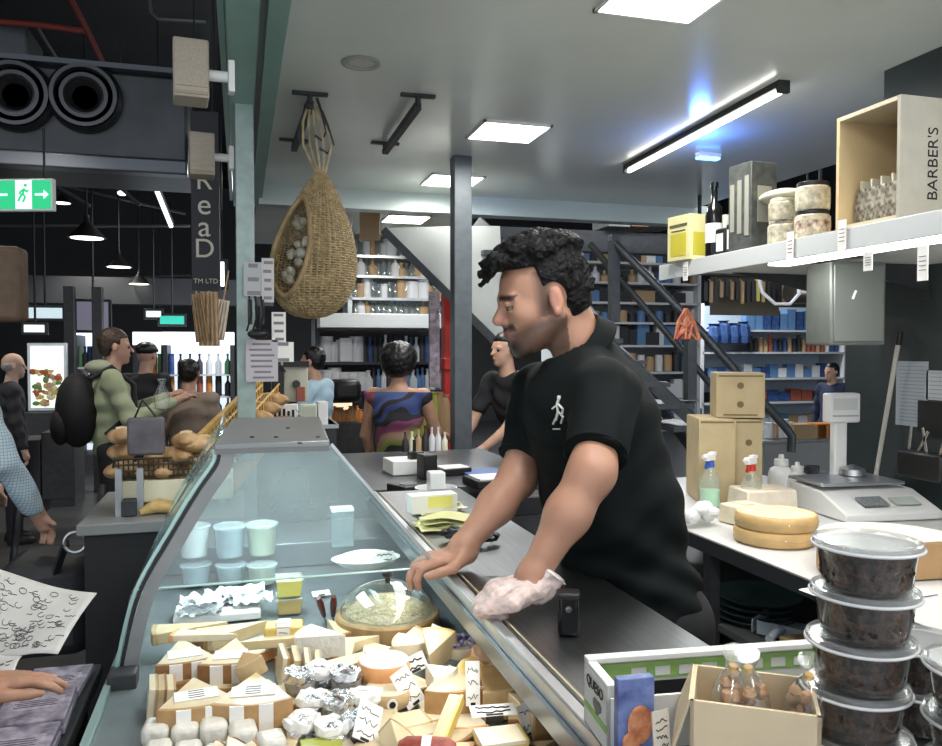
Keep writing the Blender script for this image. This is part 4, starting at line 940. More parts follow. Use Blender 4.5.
for k, (px, py, s_) in enumerate([(781, 494, 1), (797, 496, .85)]):
    p = PZ(px, py, BZ); t = thing('white_bottle', 'squat white plastic bottle behind the cheese rounds, %s of the two' % ['left taller', 'right shorter'][k], 'bottle', p); t.scale = (s_,)*3
    MB().lathe([(0, 0), (.050, 0), (.053, .01), (.053, .08), (.045, .105), (.026, .118), (.026, .125)], n=22).build('bottle', M_white, t, smooth=True)
    MB().cyl((0, 0, .122), (0, 0, .145), .03, .028, 18).build('cap', M_white, t, smooth=True)
    MB().cyl((0, 0, .145), (0, 0, .165), .012, .010, 12).build('spout', M_white, t, smooth=True)
# paper parcels, plastic bag
def parcel(label, px, py, z, dx, dy, dz, m, rz=0):
    p = PZ(px, py, z); t = thing('wrapped_parcel', label, 'parcel', p, rz)
    MB().box((0, 0, dz/2), (dx, dy, dz), top=.94).build('paper', m, t, bevel=.006)
    b = MB(); b.box((0, -dy*.02, dz+.002), (dx*.3, dy*.7, .003)); b.build('fold', m, t, bevel=.001); return t
M_wp = mat('waxed_paper', (.68, .60, .48), .5, noise=.10, nscale=18, bump=.4)
parcel('flat parcel in pale waxed paper behind the stacked cheese rounds', 762, 510, BZ, .21, .15, .085, M_wp, -.1)
parcel('wrapped cheese block in cream paper left of the stacked rounds', 742, 522, BZ, .13, .10, .065, mat('cream_waxed', (.74, .66, .48), .5, noise=.1, bump=.4), .2)
p = PZ(712, 526, BZ); t = thing('plastic_bag', 'crumpled white translucent bags at the far left end of the bench', 'bag', PZ(693, 524, BZ))
b = MB(); rr = random.Random(4)
for k in range(10): b.ball((rr.uniform(-.05, .06), rr.uniform(-.05, .05), .03+rr.uniform(0, .03)), (rr.uniform(.02, .035), rr.uniform(.02, .03), rr.uniform(.015, .03)), 9)
b.build('plastic_film', mat('white_film', (.72, .73, .72), .35, noise=.05, bump=.8, nscale=60), t, smooth=True)
# rounds of cheese stacked in two layers, wrapped
for k in range(2):
    p = PZ(787, 545, BZ); t = thing('cheese_round', 'large flat tan cheese round on the bench, %s of the stacked pair' % ['lower', 'upper'][k], 'cheese', (p.x+.004*k, p.y+.06, BZ+.001+k*.046), .3*k)
    MB().lathe([(0, 0), (.118, 0), (.124, .008), (.124, .036), (.118, .044), (0, .0445)], n=40).build('rind', mat('golden_rind', (.60, .40, .17), .5, noise=.15, nscale=14, bump=.3), t, smooth=True)
    MB().tube([(.1245*math.cos(a), .1245*math.sin(a), .022+.004*math.sin(a*5)) for a in [2*PI*i/40 for i in range(40)]], .0016, 5, closed=True).build('wrap_edge', M_wrap, t, smooth=True)
    if k: MB().lathe([(0, .046), (.08, .047), (.112, .045)], n=30).build('paper_top', mat('shiny_cream_top', (.78, .68, .46), .25, noise=.12, nscale=20, bump=.6), t, smooth=True)
# big cut wheel at the right edge
p = PZ(900, 583, BZ); t = thing('cut_cheese', 'big pale cheese wheel with a flat brown cut face at the right edge', 'cheese', (p.x+.04, p.y+.07, BZ+.001), -.12)
pts = [(.185*math.cos(a), .185*math.sin(a)) for a in [R_(-62+ (304)*i/44) for i in range(45)]]
pts = [(x, y) for x, y in pts if y > -.075]
MB().prism(pts, 0, .098).build('wheel', mat('tan_wheel_side', (.40, .24, .11), .5, noise=.12, nscale=10), t, bevel=.004)
MB().prism([(x*.985, y*.985) for x, y in pts], .0985, .101).build('top_rind', mat('pale_wheel_top', (.78, .75, .62), .35, noise=.05), t)
b = MB(); b.lathe([(0, .1015), (.03, .1018), (.05, .1012)], (-.03, .02, 0), 20); b.build('stamp', mat('grey_stamp', (.45, .44, .38), .6, noise=.3, nscale=60), t)
parcel('white paper lying under the big cut wheel', 868, 592, BZ, .30, .16, .004, M_paper, .1)
# scale
p = PZ(846, 517, BZ)+Vector((.10, -.08, 0)); t = thing('shop_scale', 'white electronic shop scale with a customer display on a post', 'scale', (p.x+.03, p.y+.14, BZ), -.10)
MB().prism([(-.17, 0), (-.17, .03), (-.02, .085), (.17, .095), (.17, 0)], -.19, .19, M=Matrix(((0, 0, 1), (1, 0, 0), (0, 1, 0)))).build('body', M_white, t, bevel=.006)
MB().box((-.02, .08, .108), (.34, .22, .012)).build('pan', M_alu, t, bevel=.003)
MB().box((-.05, -.115, .062), (.10, .06, .004), M=Matrix.Rotation(R_(20), 3, 'X')).build('keypad', mat('keypad_grey', (.20, .22, .22), .5, noise=.5, nscale=150), t)
MB().box((.08, -.115, .060), (.10, .05, .003), M=Matrix.Rotation(R_(20), 3, 'X')).build('display', mat('lcd', (.45, .50, .46), .3), t)
MB().box((.02, .18, .22), (.055, .035, .26)).build('post', M_white, t, bevel=.006)
MB().box((.02, .165, .375), (.135, .05, .115)).build('head', M_white, t, bevel=.008)
MB().box((.02, .138, .39), (.10, .003, .045)).build('head_display', mat('head_lcd', (.60, .61, .58), .3), t)
MB().box((.02, .137, .345), (.11, .002, .006)).build('trim_line', mat('grey_line', (.4, .4, .4), .5), t)
# things between scale and wall: mugs, steel canister
p = PZ(868, 492, BZ); t = thing('steel_canister', 'clear jar with a steel lid behind the scale by the wall', 'jar', (2.28, 2.56, BZ))
MB().lathe([(0, 0), (.045, 0), (.047, .01), (.047, .10), (.04, .115), (0, .115)], n=20).build('jar_body', glass('canister_glass', (.85, .88, .88), .25, .1, (.6, .62, .62), .6), t, smooth=True)
MB().lathe([(.04, .113), (.05, .118), (.045, .14), (.01, .155), (0, .156)], n=20).build('lid', M_alu, t, smooth=True)
for k, (px, w_, h_, c) in enumerate([(812, .03, .10, (.10, .11, .11)), (824, .035, .07, (.35, .36, .36)), (803, .028, .09, (.06, .06, .07))]):
    q = PY(px, 480, 2.9); t = thing('cup', 'metal cup behind the white scale, %s of three' % ['middle dark', 'right pale', 'left dark'][k], 'cup', (q.x, 2.9, BZ))
    MB().lathe([(0, 0), (w_*.8, 0), (w_, h_), (w_*.93, h_), (w_*.75, .006), (0, .005)], n=18).build('cup', mat('cup_%d' % k, c, .3, .6), t, smooth=True)

# carton stack behind the bench
def carton(label, x0, y0, x1, y1, d_, dep, m, rz=0, holes=True):
    a = P(x0, y1, d_); c = P(x1, y0, d_); w_ = (Vector((a.x, a.y))-Vector((c.x, c.y))).length; h_ = c.z-a.z
    t = thing('carton', label, 'carton', ((a.x+c.x)/2, (a.y+c.y)/2, a.z), rz)
    MB().box((0, dep/2, h_/2), (w_, dep, h_)).build('box', m, t, bevel=.002)
    MB().box((0, -.001, h_-.012), (w_*.9, .001, .006)).build('printed_line', mat('kraft_print', (.16, .11, .05), .7), t)
    if holes:
        for zf in (.30, .72):
            MB().cyl((0, -.002, h_*zf), (0, 0, h_*zf), .013, n=14).build('round_print', MATS['kraft_print'], t)
        MB().box((0, -.001, .012), (w_*.7, .001, .006)).build('printed_line', MATS['kraft_print'], t)
    MB().box((0, dep/2, h_+.0006), (w_*.98, .05, .001)).build('tape', mat('brown_tape', (.40, .28, .13), .35), t)
    return t
M_carton = mat('carton_kraft', (.44, .35, .20), .8, noise=.08, nscale=10)
carton('large kraft carton with two round prints, top of the stack behind the bench', 717, 373, 764, 418, 3.15, .19, M_carton, -.45)
carton('tall kraft carton standing under the top one, left and wider', 699, 419, 735, 503, 3.13, .24, M_carton, -.35, False)
carton('tall kraft carton standing under the top one, right and narrower', 735, 419, 762, 503, 3.16, .24, M_carton, -.35)

# shelf above
SZ = 1.837; XS = 1.62
sh_ = thing('wall_shelf', 'long white shelf on the right wall with goods and a light strip underneath', 'shelf', (XS, 2.1, SZ))
ya, yb = -.85, .78
M_shelf = mat('white_shelf', (.66, .67, .65), .35)
MB().box((.41, (ya+yb)/2, -.012), (.82, yb-ya, .022)).build('board', M_shelf, sh_, bevel=.002)
MB().box((0, (ya+yb)/2, -.03), (.010, yb-ya, .060)).build('front_rail', mat('clear_rail_grey', (.60, .62, .62), .25), sh_, bevel=.002)
MB().box((.10, -.33, -.044), (.075, 1.02, .028)).build('light_diffuser', mat('shelf_glow', (1, .99, .96), .5, emit=7), sh_)
for y in (ya+.25, .28, yb-.05): MB().prism([(.30, -.024), (.82, -.024), (.82, -.12)], y-.008, y+.008, M=Matrix(((1, 0, 0), (0, 0, 1), (0, 1, 0)))).build('bracket', M_dark, sh_)
for k, (px, py, h_) in enumerate([(687, 262, .07), (792, 232, .09), (844, 220, .085), (925, 246, .085), (870, 252, .05)]):
    q = PX(px, py, XS-.006); t = thing('shelf_ticket', 'white ticket hanging from the shelf edge, %s' % ['farthest, below the yellow box', 'below the patterned jars', 'below the open wooden crate', 'nearest at the right edge', 'short one left of the nearest'][k], 'price ticket', (q.x-.006, q.y, q.z))
    MB().box((0, 0, -h_/2), (.0015, .032, h_)).build('ticket', M_lab, t); 
    b = MB()
    for i in range(4): b.tube([(-.0012, -.010, -h_*(.3+.13*i)), (-.0012, .010, -h_*(.3+.13*i))], .0008, 4)
    b.build('print', M_ink, t)
# open wooden crate lying on its side, branded side panel
q0 = PX(835, 215, XS+.01); q1 = PX(899, 205, XS+.01)
cy0, cy1 = q1.y, q0.y; ch_ = .318; cw = .42
t = thing('open_crate', 'open pale wooden crate on the shelf with lettering on its side, packs inside', 'crate', (XS+.012, (cy0+cy1)/2, SZ+.0005))
D_ = cy1-cy0; M_crate = mat('crate_birch', (.58, .50, .36), .55, noise=.08, nscale=6, stretch=(8, 1, 1)); M_crate_in = mat('crate_inside', (.62, .47, .26), .6, noise=.08, nscale=6)
MB().box((cw/2, -D_/2+.006, ch_/2), (cw, .012, ch_)).build('side_panel', mat('crate_side', (.42, .40, .33), .55, noise=.05), t, bevel=.001)
MB().box((cw/2, D_/2-.006, ch_/2), (cw, .012, ch_)).build('side_panel', M_crate_in, t, bevel=.001)
MB().box((cw/2, 0, ch_-.006), (cw, D_-.025, .012)).build('top_panel', M_crate, t, bevel=.001)
MB().box((cw/2, 0, .006), (cw, D_-.025, .012)).build('bottom_panel', M_crate, t); MB().box((cw-.006, 0, ch_/2), (.012, D_-.025, ch_-.025)).build('back_panel', M_crate_in, t)
text("BARBER'S", .046, M_ink, t, (.105, -D_/2-.0008, ch_*.46), (PI/2, -PI/2, 0), 'printed_word')
M_pack = mat('dark_pack', (.05, .05, .05), .4, noise=.6, nscale=60, col2=(.50, .46, .36))
for k in range(5):
    y = (cy0+.035+(D_-.06)*k/4.6+.005); pk = thing('snack_pack', 'dark patterned pack standing in the open crate, %s' % ['nearest', 'second', 'middle', 'fourth', 'farthest'][k], 'pack', (XS+.075, y, SZ+.0135), .1*(k % 2))
    MB().lathe([(0, 0), (.026, .0), (.028, .05), (.022, .10), (0, .105)], n=4, M=Matrix.Rotation(PI/4, 3, 'Z')).build('pouch', M_pack, pk, bevel=.002)
    MB().box((0, 0, .112), (.030, .006, .022)).build('crimped_top', mat('cream_crimp', (.62, .58, .45), .5), pk)
# goods left of it
def on_shelf(px, off=.05): q = PX(px, 250, XS+off); return Vector((XS+off, q.y, SZ+.0005))
def jar(label, px, r, h, body, lid, off=.06, z=0, labm=None, name='jar'):
    p = on_shelf(px, off); p.z += z; t = thing(name, label, 'jar', p, .3)
    MB().lathe([(0, 0), (r*.95, 0), (r, .006), (r, h*.78), (r*.86, h*.86), (0, h*.87)], n=24).build('jar_body', body, t, smooth=True)
    MB().cyl((0, 0, h*.85), (0, 0, h), r*.92, n=24).build('lid', lid, t, bevel=.002)
    if labm: MB().lathe([(r*1.01, h*.2), (r*1.012, h*.2), (r*1.012, h*.62), (r*1.01, h*.62)], n=24).build('label', labm, t, smooth=True)
    return t
M_jarlab = mat('cream_pattern_label', (.66, .60, .44), .5, noise=.5, nscale=60, col2=(.72, .66, .5))
M_jarred = mat('red_pattern_label', (.40, .10, .07), .5, noise=.7, nscale=50, col2=(.75, .68, .52))
jar('cream labelled jar, lower of the two right before the crate', 812, .052, .085, M_jarlab, M_black, labm=M_jarred)
jar('cream labelled jar with a black lid, upper of the two before the crate', 812, .050, .085, M_jarlab, M_black, z=.086, labm=M_jarlab)
jar('patterned cream jar left of the stacked jars, lower one', 783, .048, .075, M_jarlab, M_pack)
jar('patterned cream jar left of the stacked jars, upper one', 783, .046, .070, M_jarlab, mat('cream_lid', (.70, .66, .50), .5), z=.076)
p = on_shelf(775, .07); t = thing('folded_cloth', 'cream fabric bag draped over the patterned jars', 'cloth', (p.x-.00, p.y-.03, p.z+.148))
MB().ball((0, 0, .012), (.06, .085, .022), 20).build('cloth', mat('cream_cloth', (.66, .62, .48), .8, noise=.08, bump=.3), t, smooth=True)
p = on_shelf(752, .06); t = thing('gift_box', 'tall dark grey patterned box on the shelf with a slanted top', 'box', p, .12)
MB().box((0, 0, .145), (.11, .11, .29)).build('box', mat('charcoal_box', (.07, .075, .07), .6, noise=.3, nscale=40), t, bevel=.003)
b = MB(); rr = random.Random(8)
mat('pale_print', (.30, .30, .25), .6)
for j in range(3): MB().box((-.0565, -.035+j*.035, .145), (.0015, .020, .20-.02*j)).build('pale_print', MATS['pale_print'], t)
b = MB()
b.box((0, -.0565, .15), (.06, .0015, .12))
b.build('pale_print', MATS['pale_print'], t)
for k, (px, h_) in enumerate([(737, .135), (726, .125)]):
    p = on_shelf(px, .05); t = thing('small_bottle', 'small dark bottle with a white label on the shelf, %s one' % ['right', 'left'][k], 'bottle', p, .1)
    MB().box((0, 0, h_*.38), (.055, .055, h_*.76)).build('bottle', M_black, t, bevel=.006)
    MB().cyl((0, 0, h_*.75), (0, 0, h_*1.15), .014, n=12).build('cap', mat('pale_cap', (.55, .55, .5), .4), t)
    MB().box((-.0285, 0, h_*.36), (.0015, .035, h_*.5)).build('label', M_lab, t); MB().box((0, -.0285, h_*.36), (.035, .0015, h_*.5)).build('label', M_lab, t)
p = on_shelf(714, .04); t = thing('oil_bottle', 'tall black bottle with a long neck beside the yellow box', 'bottle', p)
MB().lathe([(0, 0), (.030, 0), (.032, .006), (.032, .15), (.026, .18), (.012, .20), (.011, .25), (.014, .25), (.014, .27), (0, .27)], n=20).build('bottle', mat('black_bottle', (.008, .009, .009), .15), t, smooth=True)
MB().lathe([(.0323, .05), (.0325, .05), (.0325, .12), (.0323, .12)], n=20).build('label', M_lab, t, smooth=True)
p = on_shelf(692, .04); t = thing('biscuit_box', 'cream and yellow printed box at the far end of the shelf', 'box', p, .15)
MB().box((0, 0, .085), (.13, .13, .17)).build('box', mat('cream_yellow', (.72, .68, .36), .55), t, bevel=.002)
b = MB(); b.box((-.0655, 0, .06), (.0015, .09, .085)); b.build('yellow_print', mat('strong_yellow', (.55, .48, .05), .5), t)
b = MB(); b.box((0, -.0655, .06), (.10, .0015, .085)); b.build('yellow_print', MATS['strong_yellow'], t)
b = MB(); b.box((-.0665, 0, .132), (.001, .10, .010)); b.box((-.0665, 0, .112), (.001, .08, .005)); b.build('print', mat('dark_print', (.10, .09, .04), .6), t)

# wall things: hanging grey cabinet, sheets, pole, holder
p = P(857, 262, 2.62); q = P(857, 345, 2.62)
t = thing('grey_cabinet', 'grey-green steel cabinet hanging under the shelf by the dark wall', 'cabinet', (p.x, p.y, q.z), -.12)
hh = p.z-q.z
MB().box((0, .06, hh/2), (.20, .14, hh)).build('cabinet', mat('grey_green_steel', (.15, .165, .15), .4, .3, noise=.08), t, bevel=.006)
MB().box((0, -.013, hh/2), (.18, .006, hh*.92)).build('door', mat('grey_green_door', (.17, .185, .17), .4, .3), t, bevel=.003)
MB().box((-.02, -.018, hh*.6), (.006, .004, .03), M=Matrix.Rotation(.4, 3, 'Y')).build('white_mark', M_white, t)
def walltag(label, x0, y0, x1, y1, m, name='notice', lines=0, X=2.448, dep=.003, cat='notice'):
    a = PX(x0, y0, X); c = PX(x1, y1, X); t = thing(name, label, cat, (X, (a.y+c.y)/2, min(a.z, c.z)))
    w_ = abs(a.y-c.y); zz = PX((x0+x1)/2, y0, X).z-PX((x0+x1)/2, y1, X).z
    MB().box((-dep/2, 0, zz/2), (dep, w_, zz)).build('sheet', m, t)
    if lines:
        b = MB()
        for i in range(lines): b.box((-dep-.0006, 0, zz*(.08+.84*i/(lines-1))), (.001, w_*.8, .0022))
        b.build('print', mat('soft_print', (.20, .22, .26), .6), t)
    return t
M_sheet = mat('blue_grey_sheet', (.36, .40, .43), .5)
walltag('long printed blue-grey notice taped to the dark wall', 897, 363, 928, 428, M_sheet, lines=16)
walltag('pale notice taped to the dark wall at the right edge', 927, 372, 960, 402, mat('pale_sheet', (.48, .50, .52), .5), lines=7)
walltag('black perforated rack panel on the wall under the pale notice', 922, 404, 962, 436, M_black, name='wall_rack', dep=.02, cat='rack')
p = P(880, 492, 2.5); q = P(898, 343, 2.45)
t = thing('broom_handle', 'pale broom pole leaning in the corner beside the white scale', 'pole', (2.05, 2.18, BZ))
tp = Vector((PX(898, 345, 2.42).x, PX(898, 345, 2.42).y, PX(898, 345, 2.42).z)); o0 = Vector((2.05, 2.18, BZ))
bt = PX(872, 505, 2.40)
t.location = (bt.x, bt.y, BZ); o0 = Vector(t.location)
MB().cyl((0, 0, 0.01), tp-o0, .009, n=10).build('pole', mat('pole_pale', (.48, .46, .40), .4), t, smooth=True)
MB().cyl(tp-o0, tp-o0+(tp-o0).normalized()*.05, .011, n=10).build('grip', M_black, t, smooth=True)
p = PX(925, 463, 2.40); t = thing('tool_holder', 'black wall holder with knives and tongs at the right edge', 'holder', (2.405, p.y, p.z-.06))
MB().box((0, 0, .05), (.08, .20, .10)).build('holder', M_black, t, bevel=.01)
for k, (y, a) in enumerate([(-.06, .3), (-.01, -.2), (.04, .5), (.075, .1)]):
    u = thing('utensil', 'steel utensil in the black wall holder, %s' % ['nearest', 'second', 'third', 'farthest'][k], 'utensil', (2.40, p.y+y, p.z+.02), 0, None, rot=(a, 0, 0))
    MB().box((0, 0, .055), (.004, .012, .11)).build('handle', mat('bright_steel', (.6, .6, .6), .25, .9), u, bevel=.001)
walltag('small dark wall socket high on the wall under the shelf', 922, 288, 930, 298, M_dark, name='wall_socket', dep=.012, cat='socket')

# ================================================================== hanging basket with ropes
tp_ = P(318, 182, 3.45)
bk = thing('hanging_basket', 'large teardrop woven basket hanging from the ceiling rail, opening to the left', 'basket', tuple(P(308, 318, 3.45)))
hb = P(308, 172, 3.45).z-P(308, 318, 3.45).z
M_wick = mat('woven_straw', (.36, .27, .14), .75, noise=.3, nscale=40, bump=.5)
NU, NV = 44, 30
def bsk(u, v, r_=0):
    a = 2*PI*u; zt = v
    w_ = (math.sin(PI*min(1, (v*1.0)**.62))**.8 if 0 < v < 1 else 0)
    rx = (.168)*w_+.012; ry = .15*w_+.012; cx = .012+.045*v
    return (cx+(rx+r_)*math.cos(a), (ry+r_)*math.sin(a), v*hb)
# the opening: faces left and toward the viewer
def inopen(u, v):
    a = 2*PI*u; da = (a-R_(222)+PI) % (2*PI)-PI
    return (da/.62)**2+((v-.47)/.33)**2 < 1
b = MB()
for i in range(NU):
    run = []
    for j in range(NV*2+1):
        v = j/(NV*2)
        if inopen(i/NU, v):
            if len(run) > 1: b.tube(run, .0042, 5)
            run = []
        else: run.append(bsk(i/NU, v))
    if len(run) > 1: b.tube(run, .0042, 5)
o = b.build('upright_cane', M_wick, bk, smooth=True)
b = MB()
for j in range(1, NV*2):
    v = j/(NV*2); run = []
    for i in range(NU*2+1):
        u = i/(NU*2)
        if inopen(u, v):
            if len(run) > 1: b.tube(run, .0036, 5)
            run = []
        else: run.append(bsk(u, v, .004*(1 if (i//2+j) % 2 else -1)))
    if len(run) > 1: b.tube(run, .0036, 5)
b.build('weave', M_wick, bk, smooth=True)
b = MB(); rim = []
for k in range(40):
    a = 2*PI*k/40; da = .62*math.cos(a); v = .47+.33*math.sin(a); rim.append(bsk((R_(222)+da)/(2*PI), v, .004))
b.tube(rim, .011, 8, closed=True); b.build('rim', mat('rim_cane', (.28, .20, .10), .7, noise=.3), bk, smooth=True)
b = MB(); rr = random.Random(6); o0 = Vector(bk.location)
top_ = Vector((.057, 0, hb)); hook = P(312, 106, 3.45)-o0
for k in range(5):
    s_ = (k-2)*.03; pts = [top_+Vector((s_*.3, 0, -.01)), top_.lerp(hook, .4)+Vector((s_, .02*math.sin(k), 0)), top_.lerp(hook, .75)+Vector((s_*.8, 0, 0)), hook+Vector((s_*.3, 0, .0))]
    b.tube(pts, .006, 6)
b.build('rope', mat('twine', (.40, .33, .20), .8, noise=.3), bk, smooth=True)
for k, (px, py) in enumerate([(303, 196), (292, 250), (287, 268), (300, 240)]):
    q = P(px+2, py+8, 3.5); u = thing('garlic_head', 'pale bundle inside the hanging basket, %s' % ['highest', 'left', 'lowest', 'middle'][k], 'bundle', q)
    if k == 0: u.location = P(300, 222, 3.5)
    b = MB(); 
    for i in range(5): b.ball((rr.uniform(-.02, .02), rr.uniform(-.02, .02), rr.uniform(-.03, .03)), rr.uniform(.014, .024), 8)
    b.build('bundle', mat('pale_bundle', (.55, .52, .42), .7, noise=.3, nscale=50), u, smooth=True)
# steel hooks hung near the basket ropes
for k, (px, py, dx) in enumerate([(306, 118, -8), (317, 112, 10), (322, 125, 12)]):
    q = P(px, py, 3.45); u = thing('steel_hook', 'bent steel hook tied in the basket ropes, %s' % ['left', 'top right', 'lower right'][k], 'hook', q)
    MB().tube([(0, 0, .06), (dx*.002, 0, 0), (dx*.004, 0, -.08), (dx*.002, 0, -.12), (-dx*.001, 0, -.10)], .006, 6).build('hook', M_dark, u, smooth=True)

# ================================================================== people: implicit bodies meshed with surface nets
def _v(a): return np.array(a, dtype=np.float32)
def sd_cap(Q, a, b, r1, r2):
    a = _v(a); b = _v(b); ab = b-a; L = float(ab @ ab)+1e-12
    t = np.clip(((Q-a) @ ab)/L, 0, 1)
    return np.linalg.norm(Q-a-t[:, None]*ab, axis=1)-(r1+t*(r2-r1))
def sd_ell(Q, c, r, R=None):
    q = Q-_v(c)
    if R is not None: q = q @ R          # columns of R are the local axes
    r = _v(r); k0 = np.linalg.norm(q/r, axis=1); k1 = np.linalg.norm(q/(r*r), axis=1)+1e-9
    return k0*(k0-1)/k1
def smin(a, b, k):
    if k <= 0: return np.minimum(a, b)
    h = np.clip(.5+.5*(b-a)/k, 0, 1); return b+(a-b)*h-k*h*(1-h)
def smax(a, b, k): return -smin(-a, -b, k)
def sdf(prims):
    def f(Q):
        d = np.full(len(Q), 9., np.float32)
        for p in prims:
            if p[0] == 'cap': e = sd_cap(Q, *p[1:5]); k = p[5]
            elif p[0] == 'ell': e = sd_ell(Q, p[1], p[2], p[4] if len(p) > 4 else None); k = p[3]
            elif p[0] == 'sub': d = smax(d, -sd_ell(Q, p[1], p[2], p[4] if len(p) > 4 else None), p[3]); continue
            elif p[0] == 'cut': d = np.maximum(d, (Q-_v(p[1])) @ _v(p[2])); continue       # keeps the side opposite the normal
            d = smin(d, e, k)
        return d
    return f
def nets(f, lo, hi, h):
    lo = _v(lo); hi = _v(hi); B = 8
    n = np.ceil((hi-lo)/h/B).astype(int)*B; nb = n//B
    V = np.empty(tuple(n), np.float32)
    g = np.stack(np.meshgrid(*[np.arange(k) for k in nb], indexing='ij'), -1).reshape(-1, 3)
    cd = f((lo+(g*B+(B-1)/2)*h).astype(np.float32))
    near = np.abs(cd) < B*h*1.15+.02
    V.reshape(nb[0], B, nb[1], B, nb[2], B)[:] = np.where(cd > 0, 1., -1.).reshape(nb)[:, None, :, None, :, None]
    off = np.stack(np.meshgrid(*[np.arange(B)]*3, indexing='ij'), -1).reshape(-1, 3)
    gn = g[near]; V6 = V.reshape(nb[0], B, nb[1], B, nb[2], B)
    for s in range(0, len(gn), 600):
        gg = gn[s:s+600]; Q = (lo+(gg[:, None, :]*B+off[None])*h).reshape(-1, 3).astype(np.float32)
        v = f(Q).reshape(-1, B, B, B)
        for i, (x, y, z) in enumerate(gg): V6[x, :, y, :, z, :] = v[i]
    S = V < 0
    a, b, c = [x-1 for x in V.shape]
    cnt = np.zeros((a, b, c), np.int8)
    for i in (0, 1):
        for j in (0, 1):
            for k in (0, 1): cnt += S[i:a+i, j:b+j, k:c+k]
    act = (cnt > 0) & (cnt < 8); idx = np.full((a, b, c), -1, np.int64); cells = np.argwhere(act); idx[act] = np.arange(len(cells))
    cor = [(i, j, k) for i in (0, 1) for j in (0, 1) for k in (0, 1)]
    cv = np.stack([V[cells[:, 0]+i, cells[:, 1]+j, cells[:, 2]+k] for i, j, k in cor], 1)
    acc = np.zeros((len(cells), 3)); w_ = np.zeros(len(cells))
    for p in range(8):
        for q in range(p+1, 8):
            if sum(abs(cor[p][t]-cor[q][t]) for t in range(3)) != 1: continue
            m = (cv[:, p] < 0) != (cv[:, q] < 0)
            t = cv[m, p]/(cv[m, p]-cv[m, q]); P0 = np.array(cor[p]); P1 = np.array(cor[q])
            acc[m] += P0+(P1-P0)*t[:, None]; w_[m] += 1
    verts = lo+(cells+acc/w_[:, None])*h
    faces = []
    for ax in range(3):
        u, v = [(1, 2), (2, 0), (0, 1)][ax]
        sl0 = [slice(None)]*3; sl1 = [slice(None)]*3; sl0[ax] = slice(0, -1); sl1[ax] = slice(1, None)
        A = S[tuple(sl0)]; Bq = S[tuple(sl1)]; e = np.argwhere(A != Bq)
        e = e[(e[:, u] > 0) & (e[:, v] > 0)]; e = e[(e[:, u] < V.shape[u]-1) & (e[:, v] < V.shape[v]-1)]
        du = np.zeros(3, int); du[u] = 1; dv = np.zeros(3, int); dv[v] = 1
        qd = np.stack([idx[tuple((e-du-dv).T)], idx[tuple((e-dv).T)], idx[tuple(e.T)], idx[tuple((e-du).T)]], 1)
        fl = ~A[tuple(e.T)]; qd[fl] = qd[fl][:, ::-1]; faces.append(qd)
    F = np.concatenate(faces); F = F[(F >= 0).all(1)]
    return verts, F
def net_obj(name, f, lo, hi, h, m, parent, colfn=None):
    v, F = nets(f, lo, hi, h)
    me = bpy.data.meshes.new(name); me.from_pydata(v.tolist(), [], F.tolist()); me.materials.append(m)
    me.polygons.foreach_set('use_smooth', [True]*len(F))
    if colfn is not None:
        at = me.color_attributes.new('tone', 'FLOAT_COLOR', 'POINT'); c = colfn(v); at.data.foreach_set('color', np.concatenate([c, np.ones((len(c), 1))], 1).astype(np.float32).ravel())
    me.update(); o = bpy.data.objects.new(name, me); COL.objects.link(o)
    if parent: o.parent = parent
    return o
def mat_attr(name, rough=.45, sss=.08, bump=.08, ns=260):
    m = mat(name, (.5, .3, .2), rough, 0, 0, ns, bump, sss=sss); nt = m.node_tree
    a = nt.nodes.new('ShaderNodeVertexColor'); a.layer_name = 'tone'; nt.links.new(a.outputs[0], nt.nodes['Principled BSDF'].inputs['Base Color']); return m
def hashnoise(Q, s, seed=0):
    Q = Q*s; a = np.sin(Q[:, 0]*1.3+seed+1.7*np.sin(Q[:, 1]*.9+seed))+np.sin(Q[:, 1]*1.7+1.3*np.sin(Q[:, 2]*1.1+seed*2))+np.sin(Q[:, 2]*1.5+1.9*np.sin(Q[:, 0]*.8+seed*3))
    return a/3

# ---- the cheesemonger, leaning on the counter --------------------------------------
def axes(f, up):
    f = Vector(f).normalized(); l = Vector(up).cross(f).normalized(); u = f.cross(l).normalized(); return np.array([list(f), list(l), list(u)], np.float32).T, f, l, u
HC = P(540, 300, 1.74)
HR, hf, hl, hu = axes((-1, .10, -.20), (-.05, -.02, 1))
def H(x, y, z): return HC+hf*x+hl*y+hu*z
man = thing('person', 'man with dark curly hair and a black polo shirt leaning on the steel counter', 'person', (HC.x+.2, HC.y, 0))
MO = man.location.copy()
def loc(v): return tuple(Vector(v)-MO)
TR, tf, tl, tu = axes((-1, .02, -.35), (-.3, 0, 1))
pelv = P(640, 592, 1.78); chest = P(592, 425, 1.76); belly = P(612, 505, 1.76)
shN = P(606, 396, 1.60); elN = P(592, 472, 1.47); wrN = P(532, 577, 1.44)
shF = P(540, 392, 1.93); elF = P(518, 478, 1.82); wrF = P(462, 548, 1.71)
neck = P(578, 350, 1.77)
FN = lambda v: loc(v)
